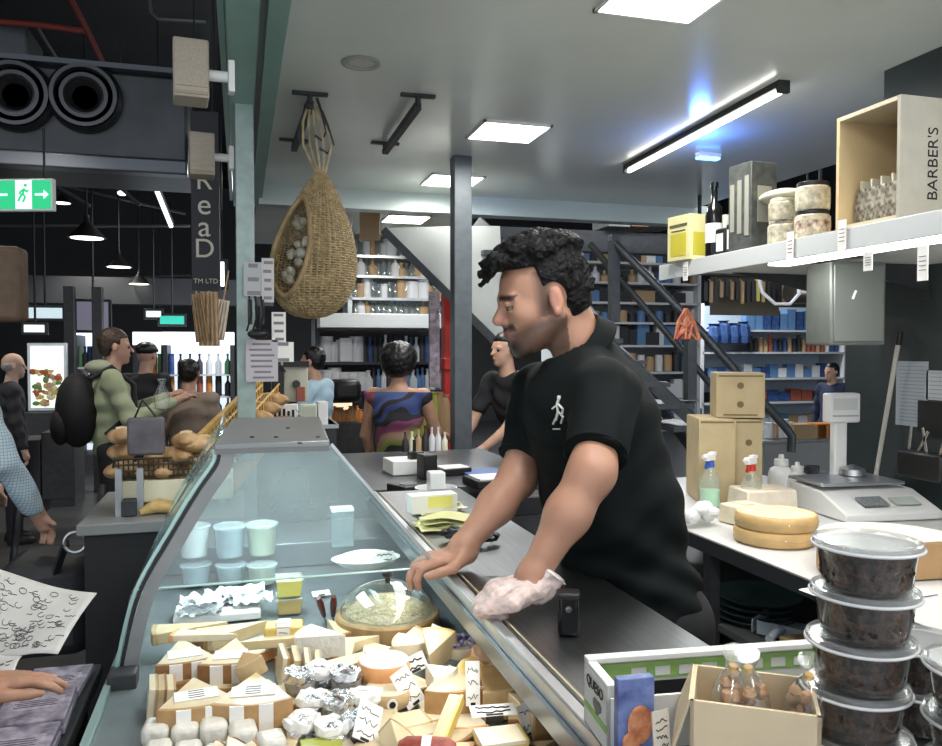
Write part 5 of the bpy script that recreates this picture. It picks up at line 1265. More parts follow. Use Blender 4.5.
def hand(w_, D, N, S, curls, sc=1.0, thumb=(.5, .3), thk=1.0, spread=.0):
    """palm and five fingers; D to the fingertips, N out of the back of the hand, S to the thumb"""
    D = Vector(D).normalized(); N = Vector(N); N = (N-D*N.dot(D)).normalized(); S_ = N.cross(D); S_ = S_ if S_.dot(Vector(S)) > 0 else -S_
    pr = []; w_ = Vector(w_); ks = []
    offs = [.030, .010, -.010, -.028]; lens = [.074, .082, .076, .060]; pl_ = [.088, .092, .088, .080]
    for o_, q in zip(offs, pl_):
        kn = w_+(D*q+S_*o_)*sc; ks.append(kn); pr.append(('cap', loc(w_+S_*o_*.45*sc+D*.01), loc(kn), .016*sc, .0115*sc*thk, .012))
    for kn, o_, L, cu in zip(ks, offs, lens, curls):
        a = kn; ang = 0; dd = (D+S_*(o_*spread)).normalized(); rs = [.0098, .0090, .0082, .0070]
        for i, (fr, c_) in enumerate(zip((.44, .31, .25), cu)):
            ang += R_(c_); dr = dd*math.cos(ang)-N*math.sin(ang); b_ = a+dr*L*fr*sc
            pr.append(('cap', loc(a), loc(b_), rs[i]*sc*thk, rs[i+1]*sc*thk, .004 if i else .006)); a = b_
    t0 = w_+(D*.022+S_*.026)*sc; t1 = t0+(D*thumb[0]*.06+S_*.032-N*.008)*sc; t2 = t1+(D*.034+S_*thumb[1]*.02-N*.004)*sc; t3 = t2+(D*.024-S_*.004-N*.004)*sc
    pr += [('cap', loc(t0), loc(t1), .0165*sc, .0125*sc, .012), ('cap', loc(t1), loc(t2), .0118*sc, .0105*sc, .004), ('cap', loc(t2), loc(t3), .0105*sc, .0085*sc, .003)]
    return pr
def ae(c, r, k, R=HR): return ('ell', loc(c), r, k, R)
body = [
    ('ell', loc(pelv), (.115, .155, .13), .05, TR), ('ell', loc(belly), (.115, .145, .15), .05, TR), ('ell', loc(chest), (.105, .155, .15), .05, TR),
    ('cap', loc(shN), loc(shF), .05, .05, .05), ('cap', loc(neck), loc(H(-.03, 0, -.045)), .056, .048, .025), ('cap', loc(neck+Vector((.03, 0, -.02))), loc(H(-.05, 0, .0)), .045, .046, .03),
    ('cap', loc(shN), loc(elN), .049, .037, .03), ('cap', loc(elN), loc(elN.lerp(wrN, .4)), .037, .038, .04), ('cap', loc(elN.lerp(wrN, .4)), loc(wrN), .038, .026, .03),
    ('cap', loc(shF), loc(elF), .050, .040, .02), ('cap', loc(elF), loc(elF.lerp(wrF, .4)), .040, .038, .03), ('cap', loc(elF.lerp(wrF, .4)), loc(wrF), .038, .026, .03),
    # head
    ae(H(-.012, 0, .030), (.096, .074, .086), .02), ae(H(.032, 0, -.030), (.056, .056, .080), .025),
    ('cap', loc(H(-.022, .052, -.040)), loc(H(.050, .020, -.090)), .015, .016, .022), ('cap', loc(H(-.022, -.052, -.040)), loc(H(.050, -.020, -.090)), .015, .016, .022),
    ('cap', loc(H(.066, .010, -.096)), loc(H(.066, -.010, -.096)), .018, .018, .018),
    ('cap', loc(H(.070, .042, .014)), loc(H(.080, .010, .016)), .009, .011, .012), ('cap', loc(H(.070, -.042, .014)), loc(H(.080, -.010, .016)), .009, .011, .012),
    ae(H(.052, .042, -.022), (.022, .018, .022), .02), ae(H(.052, -.042, -.022), (.022, .018, .022), .02),
    ('sub', loc(H(.092, .031, -.002)), (.020, .017, .013), .012, HR), ('sub', loc(H(.092, -.031, -.002)), (.020, .017, .013), .012, HR),
    ('cap', loc(H(.078, 0, .010)), loc(H(.1015, 0, -.026)), .0080, .0118, .010),
    ('cap', loc(H(.088, .011, -.032)), loc(H(.088, -.011, -.032)), .0095, .0095, .006),
    ae(H(.078, 0, -.056), (.014, .026, .016), .010), ae(H(.0855, 0, -.0565), (.0070, .020, .0045), .003), ae(H(.0830, 0, -.0660), (.0072, .018, .0052), .003),
    ('sub', loc(H(.096, 0, -.0612)), (.010, .022, .0010), .002, HR),
    ae(H(-.014, .075, -.006), (.016, .007, .029), .004), ae(H(-.014, -.075, -.006), (.016, .007, .029), .004),
    ('sub', loc(H(-.008, .086, -.002)), (.010, .006, .019), .004, HR), ('sub', loc(H(-.008, -.086, -.002)), (.010, .006, .019), .004, HR),
    ('cap', loc(H(-.010, .078, -.032)), loc(H(-.010, .078, -.028)), .008, .008, .004), ('cap', loc(H(-.010, -.078, -.032)), loc(H(-.010, -.078, -.028)), .008, .008, .004),
]
# eyelids
for s_ in (1, -1): body.append(ae(H(.0755, .031*s_, .0035), (.0130, .0145, .0085), .003)); body.append(ae(H(.0735, .031*s_, -.0125), (.011, .0135, .0045), .003))
# far bare hand: palm on the counter, fingers over the lip; near hand: loose fist in a glove
hD = Vector((-.97, -.12, -.06)); handF = hand(Vector((wrF.x+.012, wrF.y, CZ+.034)), hD, (0.05, 0, 1), (.1, -1, 0), [(12, 48, 40), (12, 46, 36), (14, 44, 36), (18, 42, 36)], .96, (.6, .2))
body += [('cap', loc(wrF), loc((wrF.x+.012, wrF.y, CZ+.034)), .026, .022, .02)]
body += handF
gw = Vector((wrN.x+.012, wrN.y, CZ+.046))
handN = hand(gw, (-.985, .10, -.10), (0, 0, 1), (.0, -1, 0), [(38, 88, 50), (36, 88, 50), (36, 86, 50), (36, 84, 50)], .93, (.75, -.5))
body += [('cap', loc(wrN), loc(gw), .027, .023, .02)]
body += handN
def skin_tone(v):
    q = (v-np.array(loc(HC))) @ HR; x, y, z = q.T
    base = np.array([.44, .235, .155]); c = np.tile(base, (len(v), 1)); n = hashnoise(v, 60)[:, None]*.03; c = c*(1+n)
    def mixc(w_, col): nonlocal c; w_ = np.clip(w_, 0, 1)[:, None]; c = c*(1-w_)+np.array(col)*w_
    ss = lambda a, b, t: np.clip((t-a)/(b-a), 0, 1)
    ay = np.abs(y)
    head = (np.abs(x) < .14) & (ay < .095) & (z > -.13) & (z < .15)
    line = -.028-.30*(x-.02)*(x > .02)             # beard edge on the cheek
    jaw = ss(0, .02, line-z)*(x > -.035)*ss(-.135, -.11, z)
    lipz = (x > .078) & (np.abs(z+.0612) < .0115) & (ay < .023)
    must = ss(.006, .0, np.abs(z+.046)-.005)*(x > .07)*(ay < .036)
    mixc(head*jaw*.80, (.07, .045, .035)); mixc(head*must*.92, (.03, .02, .016)); 
    goat = ss(0, .012, -.074-z)*(x > .045)*ss(-.13, -.118, z)*ss(.045, .03, ay); mixc(head*goat*.88, (.03, .02, .016))
    side = ss(.0, .020, .026-np.abs(x-.008))*(z > -.035)*(z < .06)*(ay > .045); mixc(head*side*.7, (.03, .02, .017))
    brow = ss(.005, .0, np.abs(z-.0185+.10*(ay-.028))-.0032)*(x > .055)*(ay > .010)*(ay < .052); mixc(head*brow*.95, (.018, .012, .010))
    mixc(head*lipz*.6, (.32, .12, .10)); mixc(head*((x > .085) & (ay < .02) & (z < -.018) & (z > -.045))*.25, (.60, .24, .18))
    mixc(head*(ay > .074)*(z > -.045)*(z < .03)*.35, (.62, .26, .19))
    lid = (x > .07) & (np.abs(z+.003) < .0022) & (ay > .019) & (ay < .044); mixc(head*lid, (.03, .02, .02))
    fore = (z < -.3); mixc(fore*.10, (.35, .18, .13))
    return np.clip(c, 0, 1)
M_manskin = mat_attr('man_skin')
sf = sdf(body)
lo = loc((.27, 1.22, .93)); hi = loc((1.02, 2.06, 1.78))
net_obj('body', sf, lo, hi, .0033, M_manskin, man, skin_tone)
# eyes
for s_ in (1, -1):
    c = Vector(loc(H(.0738, .031*s_, -.0045))); e = MB(); e.ball(c, .0098, 16); ey = e.build('eye', mat('eye_white', (.22, .19, .17), .3), man, smooth=True)
    MB().ball(c+hf*.0058-hu*.0015, .0052, 12).build('iris', mat('dark_iris', (.02, .012, .008), .15), ey, smooth=True)
# hair: cap of short hair, thick curly top
rh = random.Random(11)
hairp = [ae(H(-.020, 0, .050), (.098, .082, .083), .02), ae(H(-.062, 0, .000), (.050, .070, .070), .02), ae(H(.005, 0, .100), (.088, .070, .036), .02)]
def hair_f():
    capf = sdf(hairp); curls = []
    for k in range(150):
        a = rh.uniform(0, 2*PI); t = rh.uniform(0, 1)
        x = -.012+.094*math.cos(a)*math.sqrt(t); y = .076*math.sin(a)*math.sqrt(t); z = .088+.046*math.sqrt(max(0, 1-t))*(1+.15*rh.random())
        curls.append((x, y, z, rh.uniform(.010, .017)))
    for k in range(60):
        x = rh.uniform(.035, .105); y = rh.uniform(-.058, .058); curls.append((x, y, .098-.35*max(0, x-.07)+rh.uniform(-.012, .018), rh.uniform(.009, .015)))
    for x, y, z, r in [(.100, -.030, .070, .010), (.108, -.022, .060, .008), (.104, .0, .072, .010), (.110, .012, .066, .009), (.098, .03, .072, .010), (.114, -.010, .078, .010), (.116, -.03, .055, .006), (.112, -.036, .047, .005)]: curls.append((x, y, z, r))
    for k in range(60):
        x = rh.uniform(-.105, -.02); y = rh.choice([-1, 1])*rh.uniform(.05, .078); curls.append((x, y*(1 if x > -.07 else .8), rh.uniform(-.02, .075), rh.uniform(.007, .010)))
    pr = [('ell', loc(H(x, y, z)), (r, r, r), .006) for x, y, z, r in curls]
    cf = sdf(pr)
    def f(Q):
        d = smin(capf(Q), cf(Q), .006)+.0022*hashnoise(Q, 260, 3)+.0016*hashnoise(Q, 420, 5)
        q = (Q-_v(loc(HC))) @ HR; x, y, z = q.T
        # keep the face, ears and neck free
        face = np.minimum(x-.030, .085-.25*np.maximum(0, .05-np.abs(y))-z-.0*x)         # inside the face zone when positive
        d = np.maximum(d, np.minimum(x-(.004+.18*np.clip(z, 0, .07)-.10*np.clip(-z, 0, .05)), .073+.15*np.clip(x-.05, 0, .035)-1.1*np.clip(x-.088, 0, .03)-z))
        ear = .030-np.sqrt((x+.010)**2+(z+.002)**2*.7); d = np.maximum(d, np.minimum(ear, np.abs(y)-.060))
        d = np.maximum(d, -(z+.060+.35*(x+.02)*(x < .0)))
        return d
    return f
M_manhair = mat('curly_black_hair', (.005, .0048, .005), .6, noise=.4, nscale=120, bump=.6, spec=.25)
net_obj('hair', hair_f(), loc(HC-Vector((.17, .15, .15))), loc(HC+Vector((.17, .15, .2))), .0032, M_manhair, man)
# polo shirt
sN = shN.lerp(elN, .80); sF = shF.lerp(elF, .78)
torso = [('ell', loc(pelv+Vector((-.012, 0, .0))), (.135, .178, .17), .05, TR), ('ell', loc(belly), (.148, .166, .165), .06, TR), ('ell', loc(chest), (.142, .170, .165), .06, TR),
         ('cap', loc(shN+Vector((.0, .03, .0))), loc(shF+Vector((.0, -.03, .0))), .070, .068, .05), ('cap', loc(chest+tu*.12+Vector((.03, 0, 0))), loc(neck+Vector((.018, 0, -.060))), .080, .052, .05)]
slN = sdf([('cap', loc(shN), loc(sN.lerp(elN, .3)), .068, .057, .01), ('cut', loc(sN), tuple((elN-shN).normalized()))])
slF = sdf([('cap', loc(shF), loc(sF.lerp(elF, .3)), .068, .056, .01), ('cut', loc(sF), tuple((elF-shF).normalized()))])
tf_ = sdf(torso)
def shirt(Q):
    d = smin(smin(tf_(Q), slN(Q), .03), slF(Q), .03)
    # folds: drag lines from the shoulder and bunching at the waist
    x, y, z = Q.T
    w1 = .0045*np.sin(55*(x*.7+z*.9)+3*np.sin(9*y+z*14))*np.clip((1.32-z-.0)/.15, 0, 1)
    w2 = .0035*np.sin(70*(z-.6*x)+5*np.sin(7*y+11*x))
    d = d+w1+w2*.7
    d = np.maximum(d, -(z-(pelv.z-.11)))
    # neck opening with a V at the front
    nq = Q-_v(loc(neck+Vector((-.012, 0, .0)))); ax = _v(tuple((H(-.03, 0, -.05)-neck).normalized()))
    h_ = nq @ ax; rr = np.linalg.norm(nq-h_[:, None]*ax, axis=1)
    fr_ = np.clip(-(nq @ _v(tuple(-hf)))*0+(nq @ _v(tuple(hf)))/.06, 0, 1)
    return np.maximum(d, np.minimum(.006-(rr-.060), h_+.035+.085*fr_))
M_polo = mat('black_polo_cotton', (.005, .0075, .0075), .85, noise=.25, nscale=14, bump=.12, spec=.2)
net_obj('polo_shirt', shirt, loc((.46, 1.20, .84)), loc((1.10, 2.10, 1.60)), .005, M_polo, man)
def sleeve_hem(s0, e0, r):
    ax = (e0-s0).normalized(); q = Vector(loc(s0.lerp(e0, 0)))
    return ax
for s0, s1, e0, r in ((shN, sN, elN, .0585), (shF, sF, elF, .0575)):
    ax = (e0-s0).normalized(); c = Vector(loc(s1)); e = ax.cross(Vector((0, 0, 1))).normalized(); g = e.cross(ax)
    b = MB(); b.tube([c-ax*.006+(e*math.cos(a)+g*math.sin(a))*r for a in [2*PI*i/32 for i in range(32)]], .003, 8, closed=True); b.build('sleeve_hem', M_polo, man, smooth=True)
# collar: a folded band round the neck, open in front
b = MB(); ax = (H(-.03, 0, -.05)-neck).normalized(); e = (hf-ax*hf.dot(ax)).normalized(); g = ax.cross(e); base_ = Vector(loc(neck+Vector((.004, 0, .006))))
def collar(u, v):
    a = PI+(u-.5)*2*PI*.90
    a2 = (u-.5)*2*PI*.88+PI
    r = .070+.024*v+.003*math.sin(u*9); zz = .026-.040*v
    fr = max(0, -math.cos(a2))*0
    tip = max(0, abs(u-.5)*2-.72)/.28
    return base_+(e*math.cos(a2)+g*math.sin(a2))*(r+.006*tip)+ax*(zz-.05*tip*(.4+v)-.018*math.cos(a2)-.004)
b.grid(collar, 48, 8); b.build('collar', M_polo, man, smooth=True, solid=.005)
# placket and buttons
# white emblem on the chest: small rider-like figure set in thread
def on_shirt(px, py, d0):
    r = ray(px, py); o_ = Vector((0, 0, CAMZ)); t = d0
    for _ in range(60):
        q = o_+r*t; dd = float(shirt(np.array([loc(q)], np.float32))[0])
        if dd < .0008: break
        t += max(dd*.6, .0005)
    return Vector(loc(o_+r*(t-.0035)))
M_emb = mat('white_thread', (.66, .66, .62), .7)
b = MB()
def thr(pts, r=.0022): b.tube([on_shirt(x, y, 1.5) for x, y in pts], r, 6)
thr([(559, 398), (557, 404), (558, 412), (556, 420)], .003); thr([(558, 404), (563, 409), (562, 414)], .0024); thr([(558, 411), (563, 417), (561, 423)], .0026); thr([(556, 418), (553, 424)], .0024)
thr([(557, 405), (552, 409)], .002); thr([(553, 429), (556, 429), (560, 429)], .0016); thr([(559, 396), (559, 399)], .0042)
b.build('chest_emblem', M_emb, man, smooth=True)
# trousers and apron string below, shoes on the floor
leg = []
for s_ in (-1, 1):
    h0 = pelv+Vector((.02, .085*s_, -.05)); k0 = Vector((pelv.x+.03, pelv.y+.095*s_, .52)); a0 = Vector((pelv.x+.08, pelv.y+.10*s_, .09))
    leg += [('cap', loc(h0), loc(k0), .095, .065, .03), ('cap', loc(k0), loc(a0), .063, .050, .03)]
leg += [('ell', loc(pelv+Vector((0, 0, -.04))), (.118, .17, .12), .05, TR)]
net_obj('trousers', sdf(leg), loc((.66, 1.25, .05)), loc((1.12, 2.0, 1.06)), .009, mat('black_trousers', (.012, .012, .013), .8, noise=.2), man)
for s_ in (-1, 1):
    c = Vector(loc((pelv.x+.05, pelv.y+.10*s_, .0))); b = MB(); b.lathe([(0, 0), (.042, 0), (.046, .01), (.044, .03), (.036, .06), (.03, .09), (0, .1)], c, 18, sy=1)
    b.v = [(c.x+(x-c.x)*(2.6 if x < c.x and z < .07 else 1.5), y, z) for x, y, z in b.v]; b.build('shoe', M_black, man, smooth=True)
FA = ((elN-gw).normalized()+Vector((.25, 0, 0))).normalized()
# glove on the near hand: looser, slightly wrinkled, reaching past the wrist
gl = handN+[('cap', loc(gw), loc(gw+FA*.05), .029, .031, .012), ('cut', loc(gw+FA*.030), tuple(FA))]
gf0 = sdf(gl)
gf = lambda Q: gf0(Q)-.0045+.0016*hashnoise(Q, 190, 2)+.0010*hashnoise(Q, 330, 7)
net_obj('glove', gf, loc(gw-Vector((.23, .12, .09))), loc(gw+Vector((.10, .11, .10))), .0028, mat('milky_vinyl_glove', (.66, .52, .48), .28, noise=.18, nscale=60, bump=.5, sss=.1), man)
b = MB(); cc = Vector(loc(gw+FA*.030)); nx = FA; e = nx.cross(Vector((0, 1, 0))).normalized(); g = nx.cross(e)
b.tube([cc+(e*math.cos(a)+g*math.sin(a))*(.034+.003*math.sin(5*a)) for a in [2*PI*i/30 for i in range(30)]], .0022, 6, closed=True); b.build('glove_cuff', mat('cuff_white', (.75, .72, .70), .35), man, smooth=True)

# ---- other people ---------------------------------------------------------------
def figure(label, px, py_head, d, face, H_=1.72, top=(.1, .1, .1), bottom=(.02, .02, .03), hair=M_hairb, skin=(.50, .30, .21), sleeve='long', arms=None, lean=0., hairk='short', topm=None, res=.011, headturn=0, skirt=False, bare=False, group=None, z0=0):
    """px, py_head: pixel of the head centre; face: heading in degrees (0 = +X); joints in local metres, facing +X"""
    hp = P(px, py_head, d); s = H_/1.72
    hz = hp.z; sc = (hz-z0)/1.60
    t = thing('person', label, 'person', (hp.x, hp.y, z0), R_(face), group); k = sc
    V = lambda x, y, z: Vector((x*k, y*k, z*k))
    ln = lean
    nk = V(-.01, 0, 1.45); hc = V(.015, 0, 1.60); ch = V(-.02-ln*.2, 0, 1.27); be = V(-.01-ln*.6, 0, 1.08); pe = V(-ln, 0, .95)
    sh = [V(-.02, .175, 1.39), V(-.02, -.175, 1.39)]
    arms = arms or [((.0, .23, 1.10), (.06, .22, .86)), ((.0, -.23, 1.10), (.06, -.22, .86))]
    el = [V(*a[0]) for a in arms]; wr = [V(*a[1]) for a in arms]
    T = lambda v: tuple(v)
    ct_, st_ = math.cos(R_(headturn)), math.sin(R_(headturn))
    hd = lambda x, y, z: hc+Vector((x*ct_-y*st_, x*st_+y*ct_, z))*k
    bp = [('ell', T(ch), (.10*k, .15*k, .17*k), .04), ('ell', T(be), (.10*k, .13*k, .14*k), .04), ('ell', T(pe), (.11*k, .15*k, .12*k), .04),
          ('cap', T(sh[0]), T(sh[1]), .05*k, .05*k, .04), ('cap', T(nk), T(hc), .055*k, .05*k, .03)]
    for a, b_, c_ in zip(sh, el, wr):
        u = (c_-b_).normalized()
        bp += [('cap', T(a), T(b_), .05*k, .038*k, .02), ('cap', T(b_), T(c_), .038*k, .026*k, .02), ('cap', T(c_), T(c_+u*.07*k), .026*k, .030*k, .015)]
        sd = u.cross(Vector((0, 0, 1))); sd = sd.normalized() if sd.length > .1 else Vector((0, 1, 0)); dn = u.cross(sd)
        for i, o_ in enumerate((-.026, -.009, .009, .026)):
            f0 = c_+u*.08*k+sd*o_*k; f1 = f0+(u*.035+dn*.008)*k; f2 = f1+(u*.02+dn*.026)*k
            bp += [('cap', T(f0), T(f1), .009*k, .008*k, .004), ('cap', T(f1), T(f2), .008*k, .007*k, .003)]
        bp += [('cap', T(c_+u*.03*k+sd*.02*k), T(c_+(u*.065+sd*.05)*k), .012*k, .009*k, .006)]
    def he(x, y, z, r, kk): return ('ell', T(hd(x, y, z)), tuple(q*k for q in r), kk)
    bp += [he(-.01, 0, .03, (.09, .073, .085), .02), he(.03, 0, -.03, (.055, .054, .078), .02), ('cap', T(hd(.055, 0, -.085)), T(hd(.06, 0, -.09)), .02*k, .02*k, .02),
           ('cap', T(hd(.078, 0, .008)), T(hd(.102, 0, -.028)), .008*k, .012*k, .008), he(.078, .0, -.058, (.014, .022, .008), .005), he(-.01, .076, -.004, (.018, .009, .03), .006), he(-.01, -.076, -.004, (.018, .009, .03), .006),
           ('cap', T(hd(.07, .04, .014)), T(hd(.07, -.04, .014)), .011*k, .011*k, .012)]
    for s_ in (1, -1): bp.append(('sub', T(hd(.09, .03*s_, -.004)), (.016*k, .014*k, .010*k), .006))
    for s_ in (1, -1):
        bp += [('cap', T(pe+V(0, .09*s_, -.03)), T(V(-ln*.5, .095*s_, .50)), .085*k, .058*k, .03), ('cap', T(V(-ln*.5, .095*s_, .50)), T(V(0, .10*s_, .08)), .055*k, .040*k, .02)]
    M_s = mat('skin_%d' % int(skin[0]*1000), skin, .5, noise=.08, nscale=20)
    X = .55*k
    net_obj('body', sdf(bp), (-X, -X, .02), (X+.1, X, 1.78*k), res*.75, M_s, t)
    for s_ in (1, -1):
        c = hd(.073, .03*s_, -.002); b = MB(); b.ball(c, .0105*k, 8); b.build('eye', M_ink, t, smooth=True)
    hp_ = [he(-.018, 0, .045, (.094, .080, .082), .02), he(-.05, 0, .0, (.05, .070, .07), .02)]
    if hairk == 'big': hp_ = [he(-.025, 0, .045, (.128, .125, .110), .03), he(-.06, 0, -.02, (.07, .095, .07), .03), he(-.02, .07, .0, (.06, .03, .07), .02), he(-.02, -.07, .0, (.06, .03, .07), .02)]
    if hairk == 'bald': hp_ = [he(-.04, 0, .0, (.062, .080, .055), .02)]
    if hairk == 'cap': hp_ = [he(-.012, 0, .055, (.100, .084, .070), .02), ('cap', T(hd(.06, .03, .055)), T(hd(.13, 0, .045)), .022*k, .012*k, .02), ('cap', T(hd(.06, -.03, .055)), T(hd(.13, 0, .045)), .022*k, .012*k, .02)]
    f1 = sdf(hp_); hcv = _v(T(hc))
    def hf_(Q):
        q = Q-hcv; x = (q[:, 0]*ct_+q[:, 1]*st_)/k; z = q[:, 2]/k
        lim = .055 if hairk != 'cap' else .03
        d_ = f1(Q)+.003*hashnoise(Q, 120, 2)*(0 if hairk == 'cap' else 1)
        return np.maximum(d_, np.minimum(x-.025, lim-z))
    net_obj('hair' if hairk != 'cap' else 'flat_cap', hf_, T(hc-Vector((.2, .2, .17))*k), T(hc+Vector((.2, .2, .2))*k), res*.6, hair, t)
    tp = [('ell', T(ch), (.125*k, .17*k, .19*k), .04), ('ell', T(be), (.122*k, .155*k, .16*k), .05), ('ell', T(pe), (.125*k, .165*k, .10*k), .05), ('cap', T(sh[0]), T(sh[1]), .062*k, .062*k, .04)]
    sl = []
    if not bare:
        for a, b_, c_ in zip(sh, el, wr):
            sl.append(('cap', T(a), T(b_ if sleeve == 'long' else a.lerp(b_, .62)), .064*k, (.052 if sleeve == 'long' else .058)*k, .03))
            if sleeve == 'long': sl.append(('cap', T(b_), T(b_.lerp(c_, .88)), .050*k, .040*k, .02))
    f2 = sdf(tp+sl)
    def tf2(Q):
        d_ = f2(Q)+.004*np.sin(Q[:, 2]*60+4*np.sin(Q[:, 0]*12+Q[:, 1]*9))
        return np.maximum(np.maximum(d_, -(Q[:, 2]-.81*k)), Q[:, 2]-(1.475 if not bare else 1.42)*k)
    tm = topm or mat('cloth_%d_%d_%d' % tuple(int(c*200) for c in top), top, .85, noise=.12, nscale=8, bump=.1)
    net_obj('dress' if skirt else 'top', tf2, (-X, -X, .76*k), (X+.1, X, 1.52*k), res*.8, tm, t)
    if skirt:
        f3 = sdf([('cap', T(pe), T(V(-ln*.3, 0, .35)), .17*k, .22*k, .02)]); net_obj('skirt', lambda Q: np.maximum(np.maximum(f3(Q)+.008*np.sin(np.arctan2(Q[:, 1], Q[:, 0])*9), Q[:, 2]-.99*k), .42*k-Q[:, 2]), (-X, -X, .3*k), (X, X, 1.05*k), res, tm, t)
    else:
        lp = []
        for s_ in (1, -1):
            lp += [('cap', T(pe+V(0, .09*s_, -.03)), T(V(-ln*.5, .095*s_, .50)), .098*k, .072*k, .03), ('cap', T(V(-ln*.5, .095*s_, .50)), T(V(0, .10*s_, .07)), .068*k, .055*k, .02)]
        lp.append(('ell', T(pe), (.12*k, .16*k, .09*k), .04))
        net_obj('trousers', sdf(lp), (-X*.6, -X*.6, .03), (X*.6, X*.6, 1.06*k), res, mat('cloth_%d_%d_%d' % tuple(int(c*200) for c in bottom), bottom, .85), t)
    for s_ in (1, -1):
        b = MB(); b.lathe([(0, 0), (.045, 0), (.05, .015), (.045, .045), (.035, .08), (0, .09)], (.0, .10*s_*k, 0), 14)
        b.v = [(x*(2.9 if x > 0 and z < .06 else 1.3), y, z) for x, y, z in b.v]; b.build('shoe', M_black, t, smooth=True)
    return t, k

# ================================================================== the customers and staff around
stripes = bpy.data.materials.new('striped_dress_cloth'); stripes.use_nodes = True; nt = stripes.node_tree; bs = nt.nodes['Principled BSDF']; bs.inputs['Roughness'].default_value = .8
tc = nt.nodes.new('ShaderNodeTexCoord'); mp = nt.nodes.new('ShaderNodeMapping'); mp.inputs['Rotation'].default_value = (R_(35), 0, 0); wv = nt.nodes.new('ShaderNodeTexNoise'); wv.inputs['Scale'].default_value = 3
sx = nt.nodes.new('ShaderNodeSeparateXYZ'); ma = nt.nodes.new('ShaderNodeMath'); ma.operation = 'MULTIPLY_ADD'; ma.inputs[1].default_value = 1.7
m3 = nt.nodes.new('ShaderNodeMath'); m3.operation = 'FRACT'; cr = nt.nodes.new('ShaderNodeValToRGB'); cr.color_ramp.interpolation = 'CONSTANT'
nt.links.new(tc.outputs['Object'], mp.inputs[0]); nt.links.new(mp.outputs[0], sx.inputs[0]); nt.links.new(tc.outputs['Object'], wv.inputs[0]); nt.links.new(sx.outputs['Z'], ma.inputs[0]); nt.links.new(wv.outputs['Fac'], ma.inputs[2]); nt.links.new(ma.outputs[0], m3.inputs[0]); nt.links.new(m3.outputs[0], cr.inputs[0])
cols = [(.015, .015, .02), (.03, .05, .16), (.015, .015, .02), (.05, .08, .22), (.20, .04, .05), (.22, .06, .18), (.08, .10, .10), (.015, .015, .02), (.20, .22, .05), (.22, .13, .09), (.20, .05, .11)]
el_ = cr.color_ramp.elements
while len(el_) < len(cols): el_.new(.5)
for i, c in enumerate(cols): el_[i].position = i/len(cols); el_[i].color = (*c, 1)
nt.links.new(cr.outputs[0], bs.inputs['Base Color'])
figure('woman with short dark hair in a wavy striped sleeveless dress, seen from behind', 399, 364, 4.7, 62, topm=stripes, skin=(.42, .24, .16), hair=M_hairb, hairk='big', bare=True, skirt=True,
       arms=[((.02, .24, 1.12), (.10, .22, .92)), ((.06, -.24, 1.14), (.26, -.24, 1.10))])
t, k = figure('man in a pale green hooded top with a black backpack, facing right', 113, 347, 4.9, 12, top=(.34, .38, .24), bottom=(.02, .02, .025), hair=M_hairbr, skin=(.48, .28, .20),
       arms=[((.10, .22, 1.16), (.36, .14, 1.26)), ((.08, -.24, 1.14), (.36, -.16, 1.25))])
b = MB(); b.ball((-.21*k, 0, 1.20*k), (.13*k, .17*k, .24*k), 20); bk = b.build('backpack', mat('backpack_black', (.014, .014, .016), .7, noise=.2, bump=.2), t, smooth=True)
MB().ball((-.31*k, 0, 1.10*k), (.06*k, .13*k, .12*k), 16).build('front_pocket', MATS['backpack_black'], bk, smooth=True)
for s_ in (1, -1): MB().tube([(-.14*k, .12*s_*k, 1.40*k), (-.02*k, .125*s_*k, 1.475*k), (.11*k, .125*s_*k, 1.36*k), (.12*k, .13*s_*k, 1.20*k), (-.06*k, .17*s_*k, 1.05*k)], .016*k, 8).build('strap', MATS['backpack_black'], bk, smooth=True)
MB().ball((-.08*k, 0, 1.47*k), (.09*k, .12*k, .05*k), 16).build('hood', mat('hood_cloth', (.33, .36, .26), .85), t, smooth=True)
figure('person in a dark flat cap and black jacket, back turned, beyond the green hooded man', 146, 356, 6.2, 60, top=(.016, .017, .02), hair=M_black, hairk='cap')
figure('person with dark cropped hair and a patterned brown top behind the bread crates', 189, 374, 5.4, 78, top=(.26, .20, .16), hair=M_hairb, skin=(.40, .24, .17))
figure('elderly grey haired man in a dark jacket at the far left edge', 12, 366, 6.2, 20, top=(.03, .03, .035), hair=M_hairg, hairk='bald', skin=(.55, .36, .28))
figure('person in a light blue top behind the hanging basket, by the coffee machine', 314, 362, 5.6, 150, top=(.42, .60, .70), hair=M_hairb, sleeve='short')
t, k = figure('worker in a black t-shirt with pale crossed apron straps, bent over behind the column', 506, 350, 5.0, 200, top=(.018, .018, .02), hair=M_hairb, sleeve='short', lean=.22,
       arms=[((.14, .20, 1.10), (.30, .12, .96)), ((.14, -.20, 1.10), (.30, -.12, .96))])
for s_ in (1, -1): MB().tube([(-.04*k, .09*s_*k, 1.46*k), (-.155*k, .05*s_*k, 1.30*k), (-.20*k, -.04*s_*k, 1.16*k), (-.16*k, -.14*s_*k, 1.0*k)], .012*k, 8).build('apron_strap', M_cream, t, smooth=True)
figure('distant shopper in a navy top before the blue display, right of the cartons', 832, 372, 8.2, 190, top=(.02, .03, .07), hair=M_hairb, hairk='short')
